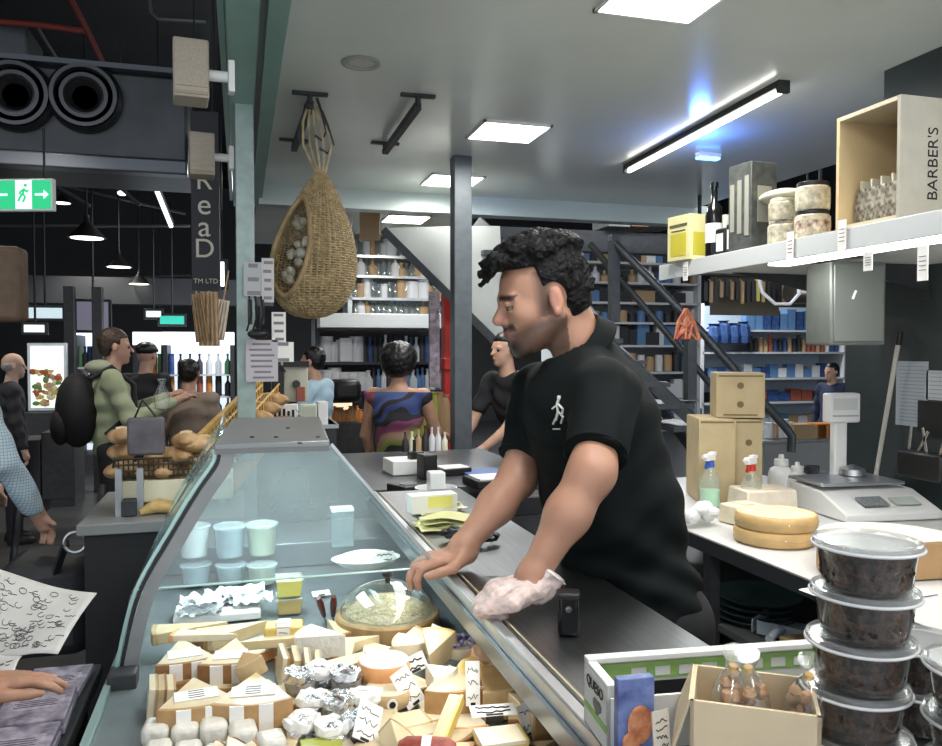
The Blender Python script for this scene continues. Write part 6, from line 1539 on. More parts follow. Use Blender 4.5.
# customer cut by the left edge: checked shirt, jeans
chk = mat('checked_shirt', (.50, .58, .62), .8, noise=0)
nt = chk.node_tree; tc = nt.nodes.new('ShaderNodeTexCoord'); ck = nt.nodes.new('ShaderNodeTexBrick'); ck.offset = 0; ck.inputs['Scale'].default_value = 45; ck.inputs['Color1'].default_value = (.52, .62, .66, 1); ck.inputs['Color2'].default_value = (.46, .57, .62, 1); ck.inputs['Mortar'].default_value = (.22, .32, .42, 1); ck.inputs['Mortar Size'].default_value = .05
ck.inputs['Brick Width'].default_value = .5; ck.inputs['Row Height'].default_value = .5
mp = nt.nodes.new('ShaderNodeMapping'); mp.inputs['Rotation'].default_value = (PI/2, 0, 0)
nt.links.new(tc.outputs['Object'], mp.inputs[0]); nt.links.new(mp.outputs[0], ck.inputs[0]); nt.links.new(ck.outputs[0], nt.nodes['Principled BSDF'].inputs['Base Color'])
figure('customer in a pale blue checked shirt and jeans, cut by the left edge', -52, 322, 2.9, 40, topm=chk, bottom=(.05, .10, .22), hair=M_hairbr, skin=(.48, .29, .21), res=.009,
       sleeve='long', arms=[((.04, .25, 1.12), (.20, .22, .98)), ((.06, -.245, 1.12), (.20, -.20, .90))])
figure('customer with a brown bare forearm, standing behind the checked shirt at the left edge', -75, 335, 4.0, 20, top=(.10, .05, .03), hair=M_hairb, skin=(.28, .14, .09), res=.011,
       sleeve='short', arms=[((.08, .25, 1.12), (.30, .22, .90)), ((.10, -.24, 1.12), (.36, -.14, .86))])

# ================================================================== background furniture and goods
def rectY(x0, y0, x1, y1, Y):
    a = PY(x0, y1, Y); c = PY(x1, y0, Y); return (a.x+c.x)/2, a.z, abs(c.x-a.x), abs(c.z-a.z)
def simple(name, label, cat, x0, y0, x1, y1, Y, dep, m, bev=.004, group=None, kind=None):
    x, z, w_, h_ = rectY(x0, y0, x1, y1, Y)
    b = MB(); b.box((x, Y+dep/2, z+h_/2), (w_, dep, h_)); return tag(b.build(name, m, bevel=bev, loc=(x, Y+dep/2, z)), label, cat, group, kind)
PRO = {}
def proto_bottle(kind, m, mc, h, r):
    key = (kind, m.name, round(h, 3))
    if key not in PRO:
        me_o = MB()
        if kind == 'bottle': me_o.lathe([(0, 0), (r, 0), (r, h*.55), (r*.35, h*.74), (r*.32, h*.9), (r*.4, h*.9), (r*.4, h), (0, h)], n=10)
        elif kind == 'jar': me_o.lathe([(0, 0), (r, 0), (r, h*.8), (r*.9, h*.84), (r*.95, h*.84), (r*.95, h), (0, h)], n=12)
        elif kind == 'box': me_o.box((0, 0, h/2), (r*2, r*1.6, h))
        elif kind == 'bag': me_o.lathe([(0, 0), (r*.9, 0), (r, h*.35), (r*.8, h*.8), (r*.5, h*.93), (r*.8, h)], n=8)
        PRO[key] = me_o.build('tmp', m, smooth=kind in ('bottle', 'jar')).data
        o = [x for x in COL.objects if x.data == PRO[key]][0]; bpy.data.objects.remove(o)
    return PRO[key]
def goods(name, label, cat, group, x0, x1, ypix, Y, n, kind, mats, h, r, jit=.0, seed=0, dy=.12):
    rr = random.Random(seed); a = PY(x0, ypix, Y+dy); c = PY(x1, ypix, Y+dy)
    for i in range(n):
        m = mats[rr.randrange(len(mats))]; hh = h*(1+rr.uniform(-jit, jit))
        o = bpy.data.objects.new(name, proto_bottle(kind, m, m, round(hh, 2), r)); COL.objects.link(o)
        f = (i+.5)/n; o.location = (a.x+(c.x-a.x)*f, Y+dy, a.z+.001); tag(o, label, cat, group)
def shelving(label, x0, y0, x1, y1, Y, dep, levels, m, back=None, name='shelving_unit'):
    """levels: pixel rows of the shelf boards"""
    x, z, w_, h_ = rectY(x0, y0, x1, y1, Y); t = thing(name, label, 'shelving', (x, Y, 0))
    top = z+h_
    for s_ in (-1, 1): MB().box((s_*w_/2, dep/2, top/2), (.04, dep, top)).build('upright', m, t)
    MB().box((0, dep, top/2), (w_, .02, top)).build('back_panel', back or m, t)
    for py in levels:
        zz = PY((x0+x1)/2, py, Y).z; MB().box((0, dep/2, zz-.012), (w_, dep, .024)).build('shelf', m, t)
    return t
M_bluebk = mat('light_blue_backing', (.46, .55, .64), .6); M_shelfw = mat('shop_shelf_white', (.62, .64, .65), .5)
M_navy = mat('navy_pack', (.03, .07, .20), .45, noise=.4, nscale=20); M_bluep = mat('bright_blue_pack', (.10, .21, .40), .45)
M_rb = mat('red_brown_pack', (.30, .08, .05), .5); M_tanp = mat('tan_pack', (.45, .30, .16), .5); M_wp2 = mat('white_pack', (.68, .69, .70), .5); M_dkp = mat('dark_pack_plain', (.03, .03, .035), .5)
M_grp = mat('green_pack', (.10, .25, .10), .5); M_org = mat('orange_pack', (.60, .22, .05), .5)
# right: blue backed display
shelving('blue backed shop shelving beyond the cartons, filled with navy and blue packs', 702, 306, 846, 440, 8.8, .5, [330, 352, 378, 402, 432], M_shelfw, M_bluebk)
def Pz(px, py, Y): return PY(px, py, Y)
goods('blue_package', 'blue package standing on the blue backed shelving, upper boards', 'package', 'blue packages on the upper boards', 744, 840, 330, 8.8, 12, 'box', [M_bluep, M_navy, M_wp2], .24, .07, .15, 1)
goods('navy_package', 'navy blue package at the left of the blue backed shelving', 'package', 'navy packages on the blue shelving', 708, 748, 343, 8.8, 4, 'bag', [M_navy], .26, .10, .1, 2, dy=.02)
goods('hanging_packet', 'small red, brown or white packet on the middle board of the blue shelving', 'package', 'packets on the middle board', 748, 842, 352, 8.8, 20, 'bag', [M_rb, M_dkp, M_wp2, M_navy, M_tanp], .19, .04, .2, 3)
goods('blue_package', 'package on the lower middle board of the blue shelving', 'package', 'packages on the lower middle board', 706, 842, 378, 8.8, 16, 'box', [M_bluep, M_wp2, M_navy], .14, .06, .3, 4)
goods('navy_package', 'dark folded package on the fourth board of the blue shelving', 'package', 'dark packages on the fourth board', 706, 842, 402, 8.8, 12, 'box', [M_navy, M_rb, M_dkp], .13, .08, .2, 5)
goods('white_package', 'pale package on the lowest board of the blue shelving', 'package', 'pale packages on the lowest board', 706, 842, 432, 8.8, 14, 'box', [M_wp2, M_bluep, M_tanp], .18, .07, .2, 6)
# counter with trays of food in front of it
x, z, w_, h_ = rectY(764, 440, 850, 500, 6.6)
t = thing('food_counter', 'distant shop counter with trays of orange food, right of the cartons', 'counter', (x, 6.6, 0))
MB().box((0, .3, (z+h_)/2), (w_, .6, z+h_)).build('counter_body', mat('pale_counter', (.35, .36, .35), .5), t); MB().box((0, .3, z+h_+.01), (w_+.04, .62, .03)).build('counter_top', M_alu, t, bevel=.004)
goods('food_tray', 'tray of orange and brown food on the distant counter', 'tray', 'food trays on the distant counter', 792, 838, 438, 6.6, 4, 'box', [M_org, M_tanp, M_rb], .12, .12, .2, 7)
goods('glass_jar', 'small pale jar on the distant counter left of the food trays', 'jar', 'pale jars on the distant counter', 766, 792, 438, 6.6, 5, 'jar', [M_wp2, M_tanp], .16, .045, .2, 8)
# dark red vertical banner
simple('red_banner', 'dark red vertical panel beyond the grey cabinet', 'banner', 852, 346, 868, 490, 7.6, .04, mat('dull_red', (.18, .03, .02), .6))
struct('trim_8', MB().box((PY(905, 400, 5).x, 5.2, 1.5), (.42, .4, 3.0)), M_wallr)
# rack of hanging utensils and steel barrel under the shelf, far
x, z, w_, h_ = rectY(700, 276, 826, 312, 5.0)
t = thing('hanging_rack', 'high rack of hanging dark and yellow tools beyond the shelf', 'rack', (x, 5.0, z))
MB().box((0, .05, h_), (w_, .03, .03)).build('rail', M_dark, t)
for s_ in (-1, 1): MB().box((s_*w_*.48, .05, h_+.6), (.02, .02, 1.2)).build('hanger', M_dark, t)
MB().box((-.08, .12, h_*.45), (w_*.55, .01, h_*1.0)).build('back_board', mat('board_brown', (.10, .08, .05), .6), t)
rr = random.Random(12)
for i in range(16):
    px = 706+i*5.2; q = PY(px, 282, 5.0); c = [M_dkp, M_dkp, M_yellow if 742 < px < 768 else M_dkp, M_wood][i % 4] if px > 738 else [M_dkp, M_tanp][i % 2]
    b = MB(); hh = rr.uniform(.10, .17); b.box((q.x, 5.0, q.z-hh/2), (.022, .015, hh)); b.cyl((q.x, 5.0, q.z), (q.x, 5.03, q.z+.02), .004, n=6)
    tag(b.build('hanging_tool', c, loc=(q.x, 5.0, q.z)), 'slim tool hanging in the row on the high rack', 'tool', 'tools on the high rack')
q = PY(806, 292, 4.9); t = thing('steel_drum', 'round shiny steel drum hung high beside the tool rack', 'drum', q)
MB().lathe([(0, -.14), (.08, -.14), (.085, -.12), (.085, .12), (.08, .14), (0, .14)], n=26, M=Matrix.Rotation(PI/2, 3, 'Y')).build('drum', mat('drum_steel', (.40, .37, .33), .25, .9, noise=.2), t, smooth=True)
MB().cyl((0, 0, .08), (0, 0, 2.7), .008, n=6).build('hanger', M_dark, t)
tag(MB().tube([P(758, 275, 4.5), P(762, 292, 4.5), P(775, 304, 4.5), P(790, 304, 4.5), P(799, 294, 4.5), P(798, 278, 4.5)], .010, 6).build('white_cable', M_white, smooth=True, loc=P(758, 275, 4.5)), 'loop of white cable hanging under the shelf', 'cable')
q = P(686, 318, 4.4); t = thing('red_ribbon', 'bunch of red and orange ribbon tied to the stair handrail', 'ribbon', q)
b = MB()
for i in range(10): b.tube([(0, 0, .05), (rr.uniform(-.05, .05), 0, -.02), (rr.uniform(-.08, .08), rr.uniform(-.03, .03), -.12)], .011, 5)
b.build('ribbon', mat('red_orange_cloth', (.50, .07, .03), .6, noise=.4, nscale=20, col2=(.6, .25, .12)), t, smooth=True)
# upper bay far behind the stair: pale shelves full of dark and light goods
shelving('tall pale shelving of kitchen goods seen through the staircase', 560, 236, 700, 470, 7.8, .5, [262, 282, 302, 322, 345, 372, 400, 430], M_shelfw, mat('grey_backing', (.30, .32, .33), .6))
for k, (py, ks, h_) in enumerate([(262, 'box', .12), (282, 'bottle', .16), (302, 'box', .12), (322, 'jar', .13), (345, 'box', .18), (372, 'jar', .18), (400, 'box', .2), (430, 'box', .2)]):
    goods('shelf_goods', 'small item on the tall pale shelving behind the stair, %s' % ['top board', 'second board', 'third board', 'fourth board', 'fifth board', 'sixth board', 'seventh board', 'lowest board'][k], 'goods', 'goods behind the stair, board %s' % ['one', 'two', 'three', 'four', 'five', 'six', 'seven', 'eight'][k], 562, 698, py, 7.8, 15, ks, [M_dkp, M_wp2, M_dkp, M_wp2, M_tanp, M_bluep], h_, .05, .25, 20+k)
# centre: wall of bottles and white jars across the aisle
shelving('dark shelving with rows of bottles and white jars behind the striped dress', 318, 320, 446, 420, 7.2, .4, [362, 391], M_dkp, M_dkp)
x, z, w_, h_ = rectY(318, 315, 440, 328, 7.1)
tag(MB().box((x, 7.2, z+h_/2), (w_, .5, h_)).build('shelf_canopy', mat('pale_canopy', (.55, .58, .58), .4, .2), bevel=.005, loc=(x, 7.2, z)), 'pale horizontal canopy above the dark bottle shelving', 'canopy')
goods('bottle', 'dark wine bottle on the upper dark shelf across the aisle', 'bottle', 'wine bottles, upper dark shelf', 362, 444, 362, 7.2, 16, 'bottle', [M_dkp, M_navy, M_wp2], .24, .035, .05, 31)
goods('white_jar', 'white round jar on the upper dark shelf across the aisle', 'jar', 'white jars, upper dark shelf', 322, 360, 362, 7.2, 5, 'jar', [M_wp2], .20, .07, .2, 32)
goods('bottle', 'dark bottle on the lower dark shelf across the aisle', 'bottle', 'bottles, lower dark shelf', 366, 444, 391, 7.2, 16, 'bottle', [M_dkp, M_bluep, M_wp2], .20, .035, .05, 33)
goods('white_jar', 'white round jar on the lower dark shelf across the aisle', 'jar', 'white jars, lower dark shelf', 322, 364, 391, 7.2, 5, 'jar', [M_wp2], .18, .065, .2, 34)
simple('white_sign', 'white square sign standing among the jars on the upper dark shelf', 'sign', 340, 338, 352, 361.5, 7.22, .03, M_wp2)
# glass hanging display with hung glassware above
t = shelving('open glass shelving of glassware high behind the basket', 350, 232, 450, 318, 7.6, .4, [256, 276, 298, 316], M_alu, mat('pale_backing', (.40, .42, .40), .6), )
M_gl = glass('shop_glassware', (.92, .95, .95), .25, .05, (.8, .85, .85), .9)
for k, py in enumerate((256, 276, 298, 316)):
    goods('glassware', 'glass or bottle on the high open shelving, %s row' % ['top', 'second', 'third', 'lowest'][k], 'glass', 'glassware %s row' % ['one', 'two', 'three', 'four'][k], 352, 448, py, 7.6, 17, ['jar', 'bottle', 'jar', 'bottle'][k], [M_gl, M_wp2, M_tanp, M_gl], .16, .04, .2, 40+k)
simple('tan_board', 'tan board fixed high behind the hanging basket', 'board', 360, 203, 380, 240, 6.4, .04, M_tanp)
simple('steel_pot', 'grey tin standing beside the tan board', 'tin', 338, 214, 352, 240, 6.4, .15, M_alu)
# food counter with orange light behind the striped dress
x, z, w_, h_ = rectY(330, 402, 362, 424, 6.2)
t = thing('hot_food_cabinet', 'lit food cabinet with pastries left of the striped dress', 'food cabinet', (x, 6.2, 0))
MB().box((0, .3, z/2), (w_, .6, z)).build('cabinet_base', M_dark, t)
MB().box((0, .3, z+h_+.01), (w_, .6, .03)).build('cabinet_top', M_dark, t)
MB().box((0, .58, z+h_/2), (w_, .02, h_)).build('lit_back', mat('warm_lit_back', (.95, .75, .50), .5, emit=.9), t)
goods('pastry', 'small baked pastry in the lit cabinet', 'pastry', 'pastries in the lit cabinet', 331, 361, 424, 6.2, 8, 'bag', [M_tanp, M_org], .12, .04, .2, 50, dy=.2)
# red stand beside column
x, z, w_, h_ = rectY(434, 292, 450, 398, 5.3)
t = thing('red_stand', 'tall red display stand just left of the steel column', 'stand', (x, 5.3, 0))
MB().box((.03, 0, (z+h_)/2), (.05, .10, z+h_)).build('post', M_red, t, bevel=.006)
MB().box((.06, -.02, z+h_*.32), (.13, .12, .08)).build('shelf', M_red, t, bevel=.006)
MB().box((-.055, 0, z+h_*.55), (.07, .03, h_*.9)).build('side_strip', mat('pink_grey_strip', (.42, .36, .42), .5, noise=.4, nscale=30), t)
goods('hanging_bag', 'small yellow-green or tan bag hung beside the red stand', 'bag', 'bags beside the red stand', 420, 448, 436, 5.0, 5, 'bag', [mat('lime_bag', (.45, .50, .08), .5), M_tanp, M_rb], .26, .035, .1, 51, dy=0)

# dark island counter behind the end of the case with POS gear
x0_, x1_ = PY(372, 500, 3.0).x, PY(560, 500, 3.0).x
t = thing('island_counter', 'dark counter with white trays and card readers beyond the steel counter', 'counter', ((x0_+x1_)/2, 3.0, 0))
W_ = x1_-x0_
MB().box((0, .55, .47), (W_, 1.1, .94)).build('counter_body', M_dark, t); MB().box((0, .55, .955), (W_+.02, 1.12, .03)).build('counter_top', mat('island_top', (.06, .065, .07), .3), t, bevel=.003)
IZ = .971
def prop(name, label, cat, px, py, dx, dy, dz, m, rz=0, extra=None, bev=.004):
    p = PZ(px, py, IZ); t = thing(name, label, cat, p, rz); MB().box((0, 0, dz/2), (dx, dy, dz)).build('body', m, t, bevel=bev)
    if extra: extra(t)
    return t
prop('black_tray', 'black tray with papers on the dark island, nearest the man', 'tray', 500, 484, .26, .16, .03, M_black, .1, lambda t: MB().box((0, 0, .032), (.22, .13, .004)).build('papers', M_paper, t))
prop('black_tray', 'black tray with pale papers on the dark island by the column foot', 'tray', 452, 474, .14, .10, .03, M_black, .2, lambda t: MB().box((0, 0, .032), (.12, .09, .004)).build('papers', M_paper, t))
prop('blue_folder', 'blue folder lying behind the black tray on the dark island', 'folder', 484, 474, .18, .14, .012, mat('folder_blue', (.10, .16, .38), .5), .1)
prop('white_box', 'white box with a black stand on top at the left end of the island', 'box', 410, 472, .20, .16, .06, M_white, .1, lambda t: [MB().box((.02, -.02, .075), (.06, .05, .03)).build('stand', M_black, t), MB().cyl((.02, 0, .09), (.02, 0, .14), .008, n=8).build('stand_post', M_black, t)])
p = PZ(436, 503, IZ); t = thing('white_tub', 'white scalloped tub with a square canister on it, on the dark island', 'tub', p)
MB().lathe([(0, 0), (.055, 0), (.075, .055), (.07, .055), (.052, .004)], n=14).build('tub', M_white, t, smooth=True)
MB().box((0, 0, .075), (.055, .055, .07)).build('canister', M_white, t, bevel=.004)
prop('card_reader', 'black card reader on the dark island left of the white tub', 'card reader', 405, 498, .08, .12, .05, M_black, .4, lambda t: MB().box((0, -.02, .052), (.05, .04, .004)).build('screen', mat('dim_screen', (.16, .2, .22), .2), t))
prop('card_reader', 'black card reader stacked beside the white box on the dark island', 'card reader', 427, 478, .06, .08, .10, M_black, .2)
prop('small_carton', 'small black carton near the man arm on the dark island', 'carton', 522, 512, .20, .12, .06, M_black, 0)
goods('small_bottle', 'small pale bottle at the back of the dark island', 'bottle', 'small bottles at the back of the island', 402, 448, 452, 3.85, 7, 'bottle', [M_wp2, M_cream, M_dkp, M_tanp], .11, .016, .2, 60, dy=.1)

# coffee corner behind the case top: machine, signs
x, z, w_, h_ = rectY(262, 362, 326, 426, 4.0)
t = thing('low_cabinet', 'low cabinet holding the coffee grinder and menu cards behind the case', 'cabinet', (x, 4.0, 0)); zc_ = z
MB().box((0, .3, zc_/2), (w_+.1, .6, zc_)).build('cabinet_body', M_dark, t); MB().box((0, .3, zc_-.01), (w_+.12, .62, .02)).build('cabinet_top', M_alu, t)
def rp(name, label, cat, x0, y0, x1, y1, Y, dep, m, fn=None, bev=.004):
    x, z, w_, h_ = rectY(x0, y0, x1, y1, Y); t = thing(name, label, cat, (x, Y, z)); MB().box((0, dep/2, h_/2), (w_, dep, h_)).build('body', m, t, bevel=bev)
    if fn: fn(t, w_, h_)
    return t
rp('coffee_machine', 'cream and black coffee machine behind the case top plate', 'coffee machine', 284, 362, 308, 402, 4.15, .3, mat('machine_cream', (.55, .54, .44), .4), lambda t, a, b_: [MB().box((0, -.01, b_*.95), (a*1.05, .04, b_*.14)).build('top_band', M_black, t), MB().cyl((0, -.03, b_*.45), (0, 0, b_*.45), .02, n=12).build('spout', M_dark, t), MB().box((.02, -.03, b_*.2), (.04, .04, b_*.35)).build('brown_jug', M_rb, t)])
rp('black_grinder', 'black grinder standing left of the coffee machine', 'grinder', 272, 372, 284, 402, 4.1, .15, M_black, lambda t, a, b_: MB().cyl((0, .07, b_), (0, .07, b_*1.25), .05, .02, 12).build('hopper', M_dark, t))
rp('menu_card', 'white menu card with bold dark writing, standing at the left behind the case', 'menu card', 270, 404, 298, 424, 4.0, .03, M_lab, lambda t, a, b_: [MB().box(((i-2)*a*.16, -.003, b_*.5), (a*.09, .003, b_*(.3+.12*(i % 3)))).build('bold_mark', M_ink, t) for i in range(5)])
rp('menu_card', 'pale green menu card standing at the right behind the case', 'menu card', 300, 404, 317, 424, 4.0, .03, mat('pale_green_card', (.60, .64, .52), .5), lambda t, a, b_: MB().box((0, -.003, b_*.5), (a*.8, .002, b_*.75)).build('print_panel', mat('grey_green_print', (.48, .52, .42), .6), t))
rp('white_canister', 'white canister to the right of the menu cards', 'canister', 318, 402, 328, 428, 4.0, .10, M_white)
rp('dark_case', 'dark rounded case between the light blue top and the striped dress', 'case', 333, 380, 362, 402, 5.9, .3, M_black, bev=.04)
# pale post with notes, phone and price lists
a = PY(234, 262, 3.4); c = PY(262, 262, 3.4); zb = PY(248, 390, 3.4).z; M_post = mat('post_grey_teal', (.30, .38, .36), .4, .2, noise=.12)
t = thing('notice_post', 'pale post under the beam with pinned price lists and a dark handset', 'post', ((a.x+c.x)/2-.01, 3.44, 0))
MB().box((.0, .03, 1.27), (.075, .05, 2.54)).build('post', M_post, t, bevel=.004)
w2 = PY(284, 300, 3.4).x-PY(244, 300, 3.4).x; cx_ = (PY(284, 300, 3.4).x+PY(244, 300, 3.4).x)/2-t.location.x
def note(x0, y0, x1, y1, m, lines, nm='notice', yy=-.02):
    x, z, w_, h_ = rectY(x0, y0, x1, y1, 3.4); o_ = t.location
    s_ = MB().box((x-o_.x, yy, z+h_/2), (w_, .004, h_)).build(nm, m, t)
    if lines:
        b = MB(); rr2 = random.Random(x0)
        for i in range(lines): b.box((x-o_.x+rr2.uniform(-.05, .05)*w_, yy-.003, z+h_*(.1+.8*i/max(1, lines-1))), (w_*rr2.uniform(.5, .8), .001, h_*.35/lines))
        b.build('print', mat('soft_print2', (.22, .2, .22), .6), s_)
    return s_
note(246, 340, 278, 382, mat('lilac_sheet', (.50, .47, .50), .6), 7); note(272, 312, 286, 342, M_lab, 4); note(244, 262, 262, 296, mat('grey_sheet', (.42, .44, .44), .6), 3)
note(262, 258, 274, 302, mat('list_sheet', (.52, .52, .50), .6), 5, yy=-.024); note(274, 342, 294, 362, M_lab, 2, yy=-.018)
b = MB(); q = PY(258, 334, 3.36)-Vector(t.location); b.ball(tuple(q), (.042, .02, .022), 14); b.build('handset', M_black, t, smooth=True)
b = MB(); 
for px in (250, 262): q = PY(px, 312, 3.36)-Vector(t.location); b.box(tuple(q), (.018, .02, .10))
b.build('dark_clip', M_dark, t)
for k in range(3): q = PY(249+6*k, 296, 3.3)-Vector(t.location); MB().tube([tuple(q), tuple(q+Vector((.01, 0, -.07))), tuple(q+Vector((-.01, 0, -.14)))], .004, 5).build('cord', M_black, t)

# bread stand on the left
x, z, w_, h_ = rectY(78, 520, 176, 532, 2.9)
BY = 2.9; bx0 = PY(80, 530, BY).x; bx1 = .0
t = thing('bread_counter', 'black bread counter with a grey top left of the display case', 'counter', ((bx0+bx1)/2, BY, 0)); W_ = bx1-bx0
ztop = PY(100, 524, BY).z
MB().box((0, .32, (ztop-.03)/2), (W_-.02, .62, ztop-.03)).build('counter_body', mat('bread_counter_black', (.022, .023, .024), .45), t)
MB().box((0, .32, ztop-.018), (W_+.02, .66, .036)).build('counter_top', mat('grey_counter_top', (.24, .25, .25), .4), t, bevel=.003)
z2 = PY(160, 502, BY+.15).z; z3 = PY(160, 480, BY+.15).z
rk = thing('bread_rack', 'cream shelf rack with wire baskets of loaves on the bread counter', 'rack', ((bx0+bx1)/2+.03, BY+.18, ztop))
MB().box((.0, .15, (z2+z3)/2-ztop), (W_-.12, .36, (z3-z2))).build('cream_shelf', M_cream, rk, bevel=.004)
for s_, px in ((-1, 116), (1, 138)):
    q = PY(px, 500, BY+.05); MB().box((q.x-rk.location.x, -.06, (z3-ztop)/2+.02), (.022, .02, (z3-ztop)+.06)).build('upright', M_alu, rk)
MB().box((W_/2-.10, .15, (z2-ztop)/2), (.02, .3, z2-ztop)).build('upright', M_alu, rk)
# wire basket: lattice
def lattice(name, o_, ax, ay, nx, ny, r, m, parent):
    b = MB(); o_ = Vector(o_); ax = Vector(ax); ay = Vector(ay)
    for i in range(nx+1): b.tube([o_+ax*i/nx, o_+ax*i/nx+ay], r, 4)
    for j in range(ny+1): b.tube([o_+ay*j/ny, o_+ay*j/ny+ax], r*1.3, 4)
    return b.build(name, m, parent, smooth=True)
zb0 = PY(160, 476, BY+.15).z-ztop; zb1 = PY(160, 458, BY+.15).z-ztop
xl = PY(112, 470, BY+.12).x-rk.location.x; xr = PY(212, 470, BY+.12).x-rk.location.x
M_wire = mat('dark_wire', (.10, .09, .07), .45, .5)
lattice('wire_basket', (xl, -.03, zb0), (xr-xl, 0, 0), (0, 0, zb1-zb0), 20, 3, .0028, M_wire, rk)
lattice('wire_basket', (xl, -.03, zb0), (xr-xl, 0, 0), (0, .32, 0), 20, 6, .0028, M_wire, rk)
lattice('wire_basket', (xl, -.03, zb0), (0, .32, 0), (0, 0, zb1-zb0), 8, 3, .0028, M_wire, rk)
M_loaf = mat('crusty_bread', (.46, .25, .10), .7, noise=.3, nscale=18, bump=.4, col2=(.68, .46, .24))
rl = random.Random(21)
pos = [(122, 470), (122, 452), (122, 436), (150, 472), (168, 470), (186, 472), (178, 455), (194, 458), (186, 440), (160, 456), (200, 444), (140, 470)]
for k, (px, py) in enumerate(pos):
    q = PY(px, py, BY+.22+.05*(k % 2)); u = thing('bread_loaf', 'crusty brown loaf in the wire bread rack, %s' % ['lowest at the left end', 'second up at the left end', 'topmost at the left end', 'bottom row third from left', 'bottom row in the middle', 'bottom row at the right', 'second row at the centre right', 'second row far right', 'topmost on the right heap', 'second row behind the dark bag', 'right end by the yellow crate', 'bottom row second from left'][k], 'bread', q, rl.uniform(-.5, .5))
    MB().ball((0, 0, 0), (.052, .09, .030), 18).build('crust', M_loaf, u, smooth=True)
    for s_ in (-1, 0, 1): MB().tube([(-.02, s_*.03, .027), (.0, s_*.03+.006, .030), (.02, s_*.03+.012, .026)], .0035, 5).build('score_mark', mat('floury_crust', (.72, .56, .36), .8), u, smooth=True)
# grey carrier bags hung at the rack
q = PY(143, 425, BY+.05); u = thing('carrier_bag', 'grey and black fabric bag hanging in front of the bread', 'bag', (q.x, q.y, PY(143, 455, BY+.05).z))
MB().prism([(-.05, -.02), (.07, -.02), (.07, .02), (-.05, .02)], 0, .13).build('bag', mat('grey_fabric', (.12, .11, .12), .8, noise=.2), u, bevel=.01); MB().tube([(-.03, 0, .12), (0, 0, .19), (.05, 0, .12)], .005, 6).build('handle', M_black, u, smooth=True)
q = PY(162, 395, BY+.3); u = thing('plastic_bag', 'small translucent bag held up over the bread by the green hooded man', 'bag', (q.x, q.y, q.z-.06))
MB().lathe([(0, 0), (.025, .01), (.028, .06), (.01, .1), (.016, .12)], n=10).build('bag', M_wrap, u, smooth=True)
# yellow crate lattice rising to the right
y0_ = BY+.2; A = PY(190, 446, y0_); B = PY(262, 376, y0_+.9); 
t = thing('slatted_crate', 'long yellow-brown slatted crate sloping up to the right behind the case', 'crate', (A.x, A.y, PY(190, 480, y0_).z))
o0 = Vector(t.location); M_yc = mat('yellow_cane', (.50, .32, .09), .55, noise=.2, nscale=20)
for k, (dzz, yy) in enumerate([(0, 0), (0, .28)]):
    a0 = A-o0+Vector((yy*.5, yy, 0)); b0 = B-o0+Vector((yy*.5, yy, 0)); dn = Vector((0, 0, -.22))
    lattice('lattice_side', a0+dn, b0-a0, -dn, 22, 5, .005, M_yc, t)
MB().beam(A-o0, B-o0, .02, .02).build('top_rail', M_yc, t); MB().beam(A-o0+Vector((0, 0, -.22)), B-o0+Vector((0, 0, -.22)), .02, .02).build('bottom_rail', M_yc, t)
MB().beam(A-o0+Vector((0.02, .02, -.2)), B-o0+Vector((.02, .02, -.2)), .25, .01).build('crate_floor', mat('crate_floor_tan', (.30, .18, .08), .7), t)
for k in range(7):
    f = (k+.5)/7; q = A.lerp(B, f)+Vector((.06, .08, -.10)); u = thing('bread_loaf', 'crusty loaf lying in the sloping yellow crate, %s from its low end' % ['first', 'second', 'third', 'fourth', 'fifth', 'sixth', 'last'][k], 'bread', q, 1.2)
    MB().ball((0, 0, 0), (.05, .09, .035), 14).build('crust', M_loaf, u, smooth=True)
# croissant in the tray under the cream shelf
q = PY(158, 522, BY+.1); u = thing('pastry', 'golden pastry lying on the grey bread counter under the cream shelf', 'pastry', (q.x, q.y, ztop+.001))
MB().tube([(-.06, 0, .010), (-.03, .02, .02), (0, .025, .028), (.04, .015, .022), (.07, -.01, .012)], [.010, .020, .026, .022, .010], 10).build('crust', mat('golden_pastry', (.62, .42, .16), .55, noise=.3, bump=.3), u, smooth=True)
q = PY(130, 522, BY+.12); tag(MB().box((q.x, q.y, ztop+.03), (.05, .06, .055)).build('price_box', M_dark, bevel=.003, loc=(q.x, q.y, ztop)), 'small dark box on the bread counter beside the pastry', 'box')

